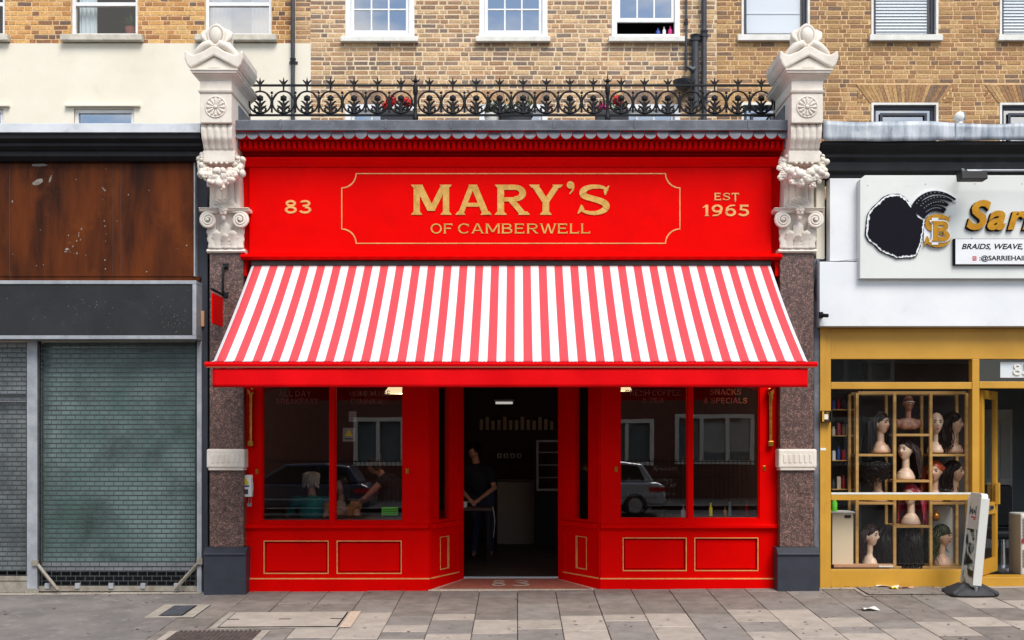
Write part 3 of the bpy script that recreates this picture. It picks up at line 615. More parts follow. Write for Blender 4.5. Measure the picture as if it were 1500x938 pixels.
# fascia and cornice, profiles (y, z)
zf0, zf1 = PZ(372, FY), PZ(245, FY)
fascia = red(MB().box(PX(365, FY), PX(1130, FY), FY, .12, zf0, zf1), 'fascia_board')
red(MB().box(SX0 - .04, PX(365, FY) - .002, -.02, .12, zf0 - .1, zf1 + .18), 'fascia_return'); red(MB().box(PX(1130, FY) + .002, SX1 + .06, -.02, .12, zf0 - .1, zf1 + .18), 'fascia_return')
z0 = zf1 + .002
red(MB().xprof([(.12, z0), (-.115, z0), (-.125, z0 + .010), (-.125, z0 + .022), (-.145, z0 + .035), (-.17, z0 + .062), (-.20, z0 + .072), (-.20, z0 + .09), (.12, z0 + .09)], PX(353, -.2), PX(1142, -.2)), 'architrave', bevel=0)
z1 = z0 + .092
ca, cb = PX(346, -.3), PX(1152, -.3)
red(MB().xprof([(.12, z1), (.0, z1), (.0, z1 + .04), (-.06, z1 + .055), (-.06, z1 + .078), (-.22, z1 + .078), (-.22, z1 + .165), (-.30, z1 + .175), (-.33, z1 + .22), (-.385, z1 + .25), (-.385, z1 + .355), (.12, z1 + .33)], ca, cb), 'cornice', bevel=0)
mb = MB(); n = 100; st = (cb - ca) / n
for i in range(n): x = ca + st * (i + .22); mb.box(x, x + st * .6, -.295, -.218, z1 + .082, z1 + .158)
tag(red(mb, 'dentil_course', bevel=0), kind='stuff')
mb = MB()
for i in range(150): x = ca + (cb - ca) * (i + .2) / 150; mb.box(x, x + .022, -.02, .002, z1 + .008, z1 + .03)
tag(red(mb, 'bead_course', bevel=0), kind='stuff')
# lead covering with scalloped apron
LYF = -.42
la, lb = PX(343, LYF), PX(1157, LYF)
zl0, zl1 = PZ(189.5, LYF), PZ(176, LYF)
lead = MB().xprof([(LYF, zl0), (LYF - .008, zl1 - .01), (LYF + .01, zl1 + .004), (.45, zl1 + .12), (.5, zl1 - .4), (LYF + .07, zl0)], la, lb).build('lead_cap', 'lead', shop, bevel=.004)
for i in range(6): x = la + (lb - la) * (i + .5) / 6 + random.uniform(-.2, .2); MB().xprof([(LYF - .012, zl0 + .01), (LYF - .014, zl1 - .012), (LYF + .01, zl1 + .010), (.3, zl1 + .095), (.3, zl1 + .09), (LYF + .02, zl0 + .01)], x - .012, x + .012).build('lead_seam', 'lead', lead)
MB().box(la, lb, LYF - .012, LYF + .02, zl0 - .014, zl0 + .004).build('drip_edge', 'lead', lead, bevel=.003)
n = 46; w = (lb - la) / n; zs = zl0 - .012; hgt = zs - PZ(203.5, LYF)
pr = [(-w / 2 + .001, 0), (w / 2 - .001, 0), (w / 2 - .001, -hgt * .25)] + [(math.cos(a) * (w / 2 - .001), -hgt * .25 - math.sin(a) * hgt * .75) for a in [math.pi * k / 10 for k in range(1, 10)]] + [(-w / 2 + .001, -hgt * .25)]
mb = MB(); mb.yprof(pr, -.007, 0.0)
o0 = None
for i in range(n):
    x = la + w * (i + .5)
    if o0 is None: m0 = MB(); m0.v = [(p[0] + x, p[1] + LYF + .012, p[2] + zs) for p in mb.v]; m0.f = mb.f; o0 = m0.build('lead_scallop', 'lead', lead, bevel=.002); base = o0.location.copy(); X0 = x
    else:
        o = o0.copy(); sc.collection.objects.link(o); o.parent = lead; o.location = base + Vector((x - X0, random.uniform(-.004, .004), random.uniform(-.003, .003)))
    (o0 if i == 0 else o).rotation_euler = (R(random.uniform(-22, -8)), R(random.uniform(-2, 2)), 0)
# roof slab and side walls of the shop box
MB().box(SX0, SX1, .12, HY - .3, zl1 - .5, zl1 - .36).build('roof_slab', 'dark_room', shop)
# lower ledge and awning recess
zg = zf0 - .002
red(MB().xprof([(.12, zg), (-.14, zg), (-.17, zg - .015), (-.21, zg - .03), (-.21, zg - .05), (-.17, zg - .075), (.12, zg - .075)], PX(352, -.2), PX(1146, -.2)), 'fascia_ledge', bevel=0)
zb = zg - .077
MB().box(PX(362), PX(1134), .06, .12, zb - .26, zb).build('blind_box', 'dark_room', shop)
for a, b in ((353, 362.5), (1134, 1145)): red(MB().box(PX(a, -.06), PX(b, -.06), -.10, .12, zb - .18, zb - .001), 'blind_bracket')
ZH = zb - .26                                # head of the windows
# --- gold lettering: a small built-in alphabet of wide capitals with short serifs
def glyph(ch, w):
    """strokes as ('q', 4 points) / ('arc', cx, cy, rx, ry, a0, a1, wx, wy); height 1; returns (list, advance)"""
    S = []; s = w * .38; sh = w * .30
    def dg(x0, y0, x1, y1, wd=w): S.append([(x0 - wd / 2, y0), (x0 + wd / 2, y0), (x1 + wd / 2, y1), (x1 - wd / 2, y1)])
    def bar(x0, x1, y0, y1): S.append([(x0, y0), (x1, y0), (x1, y1), (x0, y1)])
    def foot(x0, x1, y, up=1, sx=s): S.append([(x0 - sx, y), (x1 + sx, y), (x1 + sx * .9, y + up * sh * .45), (x1, y + up * sh * 1.7), (x0, y + up * sh * 1.7), (x0 - sx * .9, y + up * sh * .45)])
    def stem(x, lo=True, hi=True, y0=0.0, y1=1.0):
        bar(x, x + w, y0, y1)
        if lo: foot(x, x + w, y0)
        if hi: foot(x, x + w, y1, -1)
    def arc(cx, cy, rx, ry, a0, a1, wx=w, wy=w * .78, n=18):
        for k in range(n):
            p = []
            for a in (a0 + (a1 - a0) * k / n, a0 + (a1 - a0) * (k + 1) / n): p.append((math.cos(R(a)), math.sin(R(a))))
            (c0, s0), (c1, s1) = p
            S.append([(cx + rx * c0, cy + ry * s0), (cx + rx * c1, cy + ry * s1), (cx + (rx - wx) * c1, cy + (ry - wy) * s1), (cx + (rx - wx) * c0, cy + (ry - wy) * s0)])
    h = w * .8
    if ch == 'M':
        stem(.06, True, False); stem(1.28 - w, True, False); foot(.06, .06 + w * 1.1, 1, -1); foot(1.28 - w * 1.1, 1.28, 1, -1)
        dg(.06 + w * .75, 1, .67, .13, w * 1.25); dg(1.28 - w * .75, 1, .67, .13, w * 1.05); return S, 1.34
    if ch == 'A':
        dg(.55, 1, .14, 0, w * .92); dg(.60, 1, 1.04, 0, w * 1.12); bar(.32, .86, .27, .27 + h * .75); foot(.14 - w * .4, .14 + w * .4, 0); foot(1.04 - w * .5, 1.04 + w * .5, 0); foot(.54 - w * .3, .62 + w * .3, 1, -1, s * .6); return S, 1.18
    if ch == 'R':
        stem(.08); bar(.08 + w, .62, 1 - h, 1); bar(.08 + w, .66, .44, .44 + h * .82); arc(.62, .72, .38, .28, -90, 90); dg(.55, .46, .93, 0, w * 1.15); foot(.93 - w * .45, .93 + w * .5, 0); return S, 1.12
    if ch == 'Y':
        bar(.555 - w / 2, .555 + w / 2, 0, .46); foot(.555 - w / 2, .555 + w / 2, 0); dg(.12 + w * .3, 1, .555, .42, w * 1.1); dg(1.0 - w * .3, 1, .555, .42, w); foot(.12 - w * .1, .12 + w * .7, 1, -1); foot(1.0 - w * .7, 1.0 + w * .1, 1, -1); return S, 1.12
    if ch == "'":
        arc(.16, .99, .125, .125, 0, 360, .124, .124); S.append([(.285, .99), (.29, .90), (.26, .80), (.14, .68), (.12, .70), (.20, .82), (.21, .93)]); return S, .36
    if ch == 'S':
        q = w / .215; key = [(.95, .80, .05), (.82, .90, .10), (.62, .935, .13), (.40, .92, .15), (.22, .84, .19), (.165, .71, .21), (.25, .61, .20), (.45, .545, .19), (.66, .48, .20), (.85, .385, .21), (.90, .27, .21), (.82, .15, .18), (.62, .07, .14), (.40, .065, .12), (.20, .12, .09), (.08, .23, .05)]
        pts = []
        for i in range(len(key) - 1):
            a, b, c, d = key[max(0, i - 1)], key[i], key[i + 1], key[min(len(key) - 1, i + 2)]
            for k in range(4):
                t = k / 4; pts.append([.5 * (2 * b[j] + (c[j] - a[j]) * t + (2 * a[j] - 5 * b[j] + 4 * c[j] - d[j]) * t * t + (3 * b[j] - a[j] - 3 * c[j] + d[j]) * t ** 3) for j in range(3)])
        pts.append(list(key[-1])); ed = []
        for i, p in enumerate(pts):
            a, b = pts[max(0, i - 1)], pts[min(len(pts) - 1, i + 1)]; dx, dy = b[0] - a[0], b[1] - a[1]; l_ = math.hypot(dx, dy); h2 = p[2] * q / 2; ed.append(((p[0] - dy / l_ * h2, p[1] + dx / l_ * h2), (p[0] + dy / l_ * h2, p[1] - dx / l_ * h2)))
        for (a, b), (c, d) in zip(ed, ed[1:]): S.append([a, c, d, b])
        S.append([(1.0, .97), (.975, .97), (.85, .86), (.82, .80), (.85, .66), (.885, .66)]); S.append([(.0, .035), (.03, .035), (.16, .14), (.22, .19), (.15, .33), (.11, .33)])
        return S, 1.06
    if ch == 'O': arc(.56, .5, .54, .515, 0, 360, n=32); return S, 1.12
    if ch == 'C':
        arc(.56, .5, .54, .515, 42, 318, n=28); bar(.90, .90 + w * .5, .70, .97); return S, 1.08
    if ch == 'F': stem(.06); bar(.06 + w, .86, 1 - h, 1); bar(.06 + w, .70, .46, .46 + h); bar(.86 - w * .5, .86, .80, .99); return S, .92
    if ch == 'E': stem(.06); bar(.06 + w, .86, 1 - h, 1); bar(.06 + w, .76, .46, .46 + h); bar(.06 + w, .90, 0, h); bar(.90 - w * .5, .90, .01, .22); bar(.86 - w * .5, .86, .80, .99); return S, .98
    if ch == 'L': stem(.06); bar(.06 + w, .84, 0, h); bar(.84 - w * .5, .84, .01, .24); return S, .90
    if ch == 'T': bar(.02, .98, 1 - h, 1); bar(.5 - w / 2, .5 + w / 2, 0, 1 - h); foot(.5 - w / 2, .5 + w / 2, 0); bar(.02, .02 + w * .5, .74, .99); bar(.98 - w * .5, .98, .74, .99); return S, 1.0
    if ch == 'B':
        stem(.06); bar(.06 + w, .58, 1 - h, 1); bar(.06 + w, .62, .47, .47 + h); bar(.06 + w, .62, 0, h); arc(.58, .755, .32, .245, -90, 90); arc(.62, .27, .36, .27, -90, 90); return S, 1.06
    if ch == 'W':
        dg(.10, 1, .40, 0); dg(.72, 1, .44, 0, w * .8); dg(.72, 1, 1.02, 0); dg(1.36, 1, 1.06, 0, w * .8); foot(.10 - w * .5, .10 + w * .5, 1, -1); foot(1.36 - w * .4, 1.36 + w * .4, 1, -1); return S, 1.46
    if ch == 'P': stem(.08); bar(.08 + w, .62, 1 - h, 1); bar(.08 + w, .62, .42, .42 + h); arc(.62, .71, .36, .29, -90, 90); return S, 1.04
    if ch == 'N': stem(.06, True, False); stem(1.04 - w, False, True); dg(.06 + w * .5, 1, 1.04 - w * .5, 0, w * 1.1); return S, 1.14
    if ch == 'K': stem(.06); dg(.92, 1, .34, .42, w); dg(.52, .58, .98, 0, w * 1.1); return S, 1.08
    if ch == 'I': stem(.06); return S, w + .16
    if ch == 'H': stem(.06); stem(1.0 - w); bar(.06 + w, 1.0 - w, .46, .46 + h); return S, 1.10
    if ch == 'D': stem(.06); bar(.06 + w, .52, 1 - h, 1); bar(.06 + w, .52, 0, h); arc(.52, .5, .52, .5, -90, 90, n=24); return S, 1.12
    if ch == '8': arc(.5, .755, .42, .25, 0, 360, w, h, 26); arc(.5, .27, .48, .285, 0, 360, w, h, 26); return S, 1.04
    if ch == '3': arc(.46, .755, .44, .25, -90, 158, w, h, 22); arc(.46, .27, .50, .285, -160, 90, w, h, 22); bar(.28, .48, .50, .50 + h * .9); return S, 1.02
    if ch == '1': bar(.26, .26 + w * 1.05, 0, 1); foot(.26, .26 + w * 1.05, 0); dg(.06, .74, .30, .94, w * .7); return S, .66
    if ch == '9': arc(.5, .66, .48, .355, 0, 360, w, h, 26); S.append([(.98, .66), (.98 - w, .60), (.62, .18), (.10, .10), (.10, -.01), (.55, .02), (.86, .24)]); return S, 1.04
    if ch == '6': arc(.5, .34, .48, .355, 0, 360, w, h, 26); S.append([(.02, .34), (.02 + w, .40), (.38, .82), (.90, .90), (.90, 1.01), (.45, .98), (.14, .76)]); return S, 1.04
    if ch == '5': arc(.46, .32, .50, .335, -155, 112, w, h, 26); bar(.16, .90, 1 - h, 1); S.append([(.14, .50), (.14 + w * .8, .56), (.24 + w * .6, 1 - h), (.20, 1 - h)]); return S, 1.02
    if ch == '&': arc(.46, .77, .28, .24, 0, 360, w * .8, h * .8, 22); arc(.42, .27, .42, .285, 40, 330, w, h, 24); dg(.34, .62, .98, 0, w); return S, 1.10
    return S, .5
def capitals(s, x0, x1, zb, hgt, Y, m, parent, w=.15, gap=.12, name='letter', depth=.006, merge=False):
    gl = []; x = 0
    for ch in s:
        g, adv = glyph(ch, w) if ch != ' ' else ([], .30)
        gl.append((x, g)); x += adv + gap
    k = (x1 - x0) / (x - gap); allm = MB(); out = []
    for xo, g in gl:
        if not g: continue
        mb = MB() if not merge else allm
        for i, p in enumerate(g): mb.yprof([(x0 + (xo + a) * k, zb + b * hgt) for a, b in p], Y - depth - (i % 7) * .0006, Y + .002)
        if not merge: out.append(mb.build(name, m, parent))
    if merge: out = [allm.build(name, m, parent)]
    return out
fz = lambda p: PZ(p, FY)
fx = lambda p: PX(p, FY)
kx = lambda c: fx(590 + c / 4.6875); kz = lambda c: fz(255 + c / 4.6875)
for ch, a, b in (('M', 58, 335), ('A', 362, 610), ('R', 632, 872), ('Y', 868, 1098), ("'", 1125, 1178), ('S', 1198, 1420)):
    g, adv = glyph(ch, .215); x_ = [p[0] for q in g for p in q]; a0, b0 = min(x_), max(x_); k = (kx(b) - kx(a)) / (b0 - a0); H = kz(75) - kz(282)
    mb = MB()
    for i, p in enumerate(g): mb.yprof([(kx(a) + (u - a0) * k, kz(282) + v * H) for u, v in p], FY - .008 - (i % 7) * .0006, FY + .002)
    mb.build('letter', 'gold_leaf', fascia)
capitals('OF', kx(190), kx(345), kz(410), kz(342) - kz(410), FY, 'gold_leaf', fascia, .15, .14)
capitals('CAMBERWELL', kx(378), kx(1290), kz(410), kz(342) - kz(410), FY, 'gold_leaf', fascia, .15, .10)
capitals('83', fx(417), fx(457), fz(313), fz(293.5) - fz(313), FY, 'gold_line', fascia, .20, .14)
capitals('EST', fx(1046), fx(1082.5), fz(293.8), fz(283) - fz(293.8), FY, 'gold_line', fascia, .18, .14)
MB().box(fx(1076), fx(1078), FY - .006, FY, fz(295.6), fz(294.4)).build('letter', 'gold_line', fascia)
capitals('1965', fx(1029), fx(1098), fz(317), fz(300.3) - fz(317), FY, 'gold_line', fascia, .22, .12)
a0, b0, c0, d0 = fx(500), fx(996.5), fz(357.5), fz(254); rr = fx(521) - a0; rw_ = .011
def border(i):
    x0, x1, z0, z1 = a0 + i, b0 - i, c0 + i, d0 - i; r = rr; P = []
    for cx, cz, s in ((x0, z0, 90), (x1, z0, 180), (x1, z1, 270), (x0, z1, 0)):
        for k in range(9): a = R(s - 90 * k / 8); P.append((cx + (r - 0) * math.cos(a), cz + (r - 0) * math.sin(a)))
    return P
PO, PI_ = border(0), border(rw_); n = len(PO)
mb = MB(); mb.add([(x, FY - .004, z) for x, z in PO] + [(x, FY - .004, z) for x, z in PI_], [(i, (i + 1) % n, (i + 1) % n + n, i + n) for i in range(n)])
mb.build('gold_border', 'gold_line', fascia, fix=False, thick=.004)
# --- bays
def bay(xa, xb, gx0, gx1, mx, gz0, zr_, pan, side):
    X = PX; zs = PZ(776, -.05); zp = PZ(848, -.02)
    g0, g1 = X(gx0), X(gx1); zg0 = PZ(gz0, .06); m0, m1 = X(mx[0]), X(mx[1])
    mb = MB(); zr0 = PZ(768, 0)
    for a, b, c, d in rects_minus(X(xa), X(xb), zr0, ZH, [(g0, m0, zg0, ZH - .06), (m1, g1, zg0, ZH - .06)]): mb.box(a, b, 0, .09, c, d)
    wf = red(mb, 'window_frame', bevel=0)
    mb = MB()
    for a, b in ((g0, m0), (m1, g1)): frame(mb, a, b, zg0, ZH - .06, .014, .018, .088)
    red(mb, 'glazing_bead', wf, bevel=.003)
    panes = [pane(a + .014, b - .014, zg0 + .014, ZH - .074, .06, 'shop_glass', shop) for a, b in ((g0, m0), (m1, g1))]
    red(MB().xprof([(.10, zs - .0), (-.03, zs), (-.045, zs + .012), (-.06, zs + .02), (-.06, zs + .05), (-.05, zs + .06), (0, zr0 + .004), (.10, zr0 + .004)], X(xa) - .004, X(xb) + .004), 'window_sill', bevel=0)
    holes = [(X(a), X(b), PZ(d), PZ(c)) for a, b, c, d in pan]
    mb = MB()
    for a, b, c, d in rects_minus(X(xa), X(xb), zp - .005, zs, holes): mb.box(a, b, 0, .05, c, d)
    sr = red(mb, 'stall_riser', bevel=0)
    red(MB().box(X(xa), X(xb), .051, .075, zp - .01, zs), 'stall_backing', sr, bevel=0)
    for a, b, c, d in holes:
        p = red(MB().box(a + .022, b - .022, .028, .052, c + .022, d - .022), 'riser_panel', shop, bevel=.006)
        mb = MB(); frame(mb, a - .006, b + .006, c - .006, d + .006, .009, -.004, .02); mb.build('gold_bead', 'gold_line', p)
    for q in (X(xa) + .22, X(xb) - .20): red(MB().box(q, q + .006, -.003, .002, zp, zs - .002), 'riser_joint', sr, bevel=0)
    x0, x1 = X(xa), X(xb)
    mb = MB(); y0 = -.03
    mb.box(x0 - .01, x1 + .012, y0, .05, min(gz(x0, 0), gz(x1, 0)) - .03, zp - .006); red(mb, 'plinth', bevel=.004)
    MB().box(x0 - .008, x1 + .012, y0 + .003, .0, zp - .005, zp + .006).build('gold_fillet', 'gold_line', shop)
    return panes, wf
pl, wfl = bay(357, 628, 383, 590.5, (483.5, 490), 763.5, 0, [(387, 480.5, 793, 840), (494, 587.5, 793, 840)], -1)
prr, wfr = bay(880, 1138, 908, 1113, (1008, 1014.5), 760, 0, [(913, 1005, 788.5, 836), (1018, 1110, 788.5, 836)], 1)
for px, py in ((376, 691), (596.5, 690), (902.5, 687.5), (1119.5, 686)):
    mb = MB(); x, z = PX(px), PZ(py); mb.box(x - .016, x + .016, -.008, .002, z - .03, z + .03); mb.box(x - .009, x - .003, -.016, -.007, z - .018, z + .018); mb.box(x + .004, x + .009, -.016, -.007, z - .018, z + .018)
    mb.build('latch_plate', 'brass', shop, bevel=.002)
# window lettering, in gold-edged red on the glass
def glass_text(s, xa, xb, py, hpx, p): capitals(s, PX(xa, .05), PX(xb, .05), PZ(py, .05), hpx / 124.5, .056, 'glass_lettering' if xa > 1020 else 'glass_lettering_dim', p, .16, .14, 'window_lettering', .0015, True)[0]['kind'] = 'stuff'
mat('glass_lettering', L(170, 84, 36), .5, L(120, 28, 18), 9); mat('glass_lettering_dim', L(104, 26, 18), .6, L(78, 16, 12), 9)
glass_text('SNACKS', 1040, 1086, 578.5, 8.5, prr[1]); glass_text('& SPECIALS', 1031, 1095, 591, 8, prr[1])
glass_text('FRESH COFFEE', 916, 998, 580, 8.5, prr[0]); glass_text('& TEA', 941, 973, 591, 8, prr[0])
glass_text('ALL DAY', 408, 456, 581, 8.5, pl[0]); glass_text('BREAKFAST', 404, 466, 592, 8, pl[0])
glass_text('HOMEMADE', 512, 572, 581, 8.5, pl[1]); glass_text('DINNERS', 514, 570, 592, 8, pl[1])
mat('chalk', L(108, 110, 108), .9)
for s, a, b, py in (('Special', 956, 992, 689), ('Eggs Benedict', 918, 986, 706), ('£7.50', 968, 990, 714), ('Eggs Florentine', 918, 990, 726), ('£7.50', 966, 988, 737), ('Eggs Royal', 922, 976, 750), ('£8.50', 962, 984, 758)):
    text(s, PX(a, .05), PX(b, .05), PZ(py, .05), .05, .056, 'chalk', prr[0], 'chalk_writing', .0012, .35, -.03)
# --- splayed doorway
SD = .72
def splay(pf, pb, side):
    xf, xb = PX(pf), PX(pb, SD); v = Vector((xb - xf, SD, 0)); Ln = v.length; u = v.normalized()
    nrm = Vector((0, 0, 1)).cross(u) * (1 if side < 0 else -1)          # towards the room behind the glass
    M = Matrix(((u.x, nrm.x, 0, xf), (u.y, nrm.y, 0, 0), (0, 0, 1, 0), (0, 0, 0, 1)))
    zs = PZ(776, -.05); zp = PZ(848, -.02); ph = Ln * .30, Ln * .62
    hole = [(ph[0], ph[1], PZ(762, .2), ZH - .1)]
    mb = MB(M)
    for a, b, c, d in rects_minus(.0, Ln, zs + .062, ZH, hole): mb.box(a, b, .0, .06, c, d)
    w = red(mb, 'door_jamb', bevel=0)
    mb = MB(M); mb.add([(ph[0], .035, hole[0][2]), (ph[1], .035, hole[0][2]), (ph[1], .035, hole[0][3]), (ph[0], .035, hole[0][3])], [(0, 1, 2, 3)]); mb.build('pane', 'shop_glass', shop, fix=False)
    hp = [(Ln * .34, Ln * .60, PZ(835, .2), PZ(788, .2))]; mb = MB(M)
    for a, b, c, d in rects_minus(.0, Ln, zp, zs, hp): mb.box(a, b, .0, .05, c, d)
    sr = red(mb, 'stall_riser', bevel=0)
    mb = MB(M); mb.box(hp[0][0], hp[0][1], .03, .05, hp[0][2], hp[0][3]); p = red(mb, 'riser_panel', bevel=.005)
    mb = MB(M); frame(mb, hp[0][0] - .004, hp[0][1] + .004, hp[0][2] - .006, hp[0][3] + .006, .009, -.004, .02); mb.build('gold_bead', 'gold_line', p)
    mb = MB(M); mb.box(.05, Ln * .93, -.05, .06, zs, zs + .06); red(mb, 'window_sill', bevel=.008)
    mb = MB(M); mb.box(.0, Ln, -.025, .04, -.06, zp - .006); red(mb, 'plinth', bevel=.003)
    mb = MB(M); mb.box(.03, Ln * .9, -.022, .0, zp - .005, zp + .005); mb.build('gold_fillet', 'gold_line', shop)
    mb = MB(M); mb.box(Ln * .86, Ln + .03, -.018, .09, -.05, ZH); red(mb, 'door_post', bevel=.004)
    mb = MB(M); mb.box(.012, .05, -.012, .001, zp + .01, ZH); red(mb, 'corner_bead', bevel=.006)
    return xf, xb
lf, lbk = splay(628, 676, -1); rf, rbk = splay(880, 821, 1)
MB().box(lbk - .02, rbk + .02, SD - .0, SD + .08, 2.62, ZH).build('transom', 'red_paint', shop, bevel=.004)
MB().box(lf, rf, 0.0, .09, ZH + .001, ZH + .25).build('entrance_head', 'red_paint', shop)
MB().box(lf, rf, .09, SD + .08, ZH + .001, ZH + .03).build('entrance_soffit', 'red_paint', shop)
# open door leaf hinged on the right
dx = rbk + .03
dl = MB(); z0 = .06
for a, b, c, d in rects_minus(SD + .09, SD + 1.0, z0, 2.58, [(SD + .2, SD + .9, .8, 2.45)]): dl.box(dx, dx + .045, a, b, c, d)
leaf = red(dl, 'door_leaf', bevel=.004)
MB().add([(dx + .02, SD + .2, .8), (dx + .02, SD + .9, .8), (dx + .02, SD + .9, 2.45), (dx + .02, SD + .2, 2.45)], [(0, 1, 2, 3)]).build('door_pane', 'shop_glass', leaf, fix=False)
for py in (580, 658, 738, 814):
    z = PZ(py, SD); MB().box(dx - .026, dx - .004, SD - .005, SD + .10, z - .06, z + .06).build('hinge', 'brass', leaf, bevel=.003)
# threshold
th = MB(); q = [(lf + .02, -.03), (rf - .02, -.03), (rbk, SD), (lbk, SD)]
def thq(inset, dz, m, name, parent):
    cx = (lf + rf) / 2; P = [(q[0][0] + inset * 1.6, -.03 + inset), (q[1][0] - inset * 1.6, -.03 + inset), (q[2][0] - inset, SD - .01), (q[3][0] + inset, SD - .01)]
    return MB().add([(x, y, .003 + dz + (y + .03) * .045) for x, y in P], [(0, 1, 2, 3)]).build(name, m, parent, fix=False)
step = tag(thq(0, .0, 'mosaic_cream', 'threshold', shop)); thq(.055, .004, 'terracotta', 'tile_field', step)
MB().box(lf, rf, -.05, -.028, -.06, .004).build('threshold_nosing', 'mosaic_cream', step, bevel=.003)
for ch, a, b in (('8', 720, 741), ('3', 751, 777)):
    g, adv = glyph(ch, .22); mb = MB()
    xa, xb = PX(a, .3), PX(b, .3); k = (xb - xa)
    for i, p in enumerate(g):
        P = [(xa + u * k / 1.0, .14 + v * .42) for u, v in p]; mb.add([(x, y, .0125 + (y + .03) * .045 + (i % 5) * .0002) for x, y in P], [tuple(range(len(P)))])
    mb.build('mosaic_number', 'mosaic_cream', step, fix=False)
# notice with shut-off key on the frame beside the left pilaster
nb = thing('warning_box', 'small white utility box with yellow warning triangle and hanging key by left pilaster', 'utility box', (PX(362, -.05), -.05, PZ(728, -.05)))
bx0, bx1 = PX(354, -.07), PX(369, -.07)
MB().box(bx0, bx1, -.085, -.02, PZ(728, -.07), PZ(696, -.07)).build('box', 'paper', nb, bevel=.004)
MB().add([(bx0 + .02, -.088, PZ(710, -.07)), (bx1 - .03, -.088, PZ(710, -.07)), ((bx0 + bx1) / 2 - .005, -.088, PZ(699, -.07))], [(0, 1, 2)]).build('warning_triangle', 'yellow_sign', nb, fix=False)
MB().box(bx0 + .003, bx1 - .028, -.0875, -.084, PZ(713.5, -.07), PZ(711, -.07)).build('blue_band', 'blue_label', nb)
MB().box(bx0 + .012, bx1 - .04, -.0875, -.084, PZ(724, -.07), PZ(717, -.07)).build('printed_lines', 'pot_grey', nb)
MB().tube([(bx1 + .004, -.07, PZ(702, -.07)), (bx1 + .012, -.075, PZ(715, -.07)), (bx1 + .008, -.075, PZ(726, -.07))], .006, 8).build('handle', 'chrome', nb, smooth=True)
mb = MB(); mb.tube([(bx1 - .03, -.09, PZ(727, -.07)), (bx1 - .034, -.09, PZ(738, -.07))], .003, 6); mb.tube([(bx1 - .004, -.09, PZ(727, -.07)), (bx1 - .004, -.09, PZ(738, -.07))], .003, 6); mb.box(bx1 - .045, bx1 + .004, -.10, -.085, PZ(742, -.07), PZ(737, -.07)); mb.build('key', 'chrome', nb)
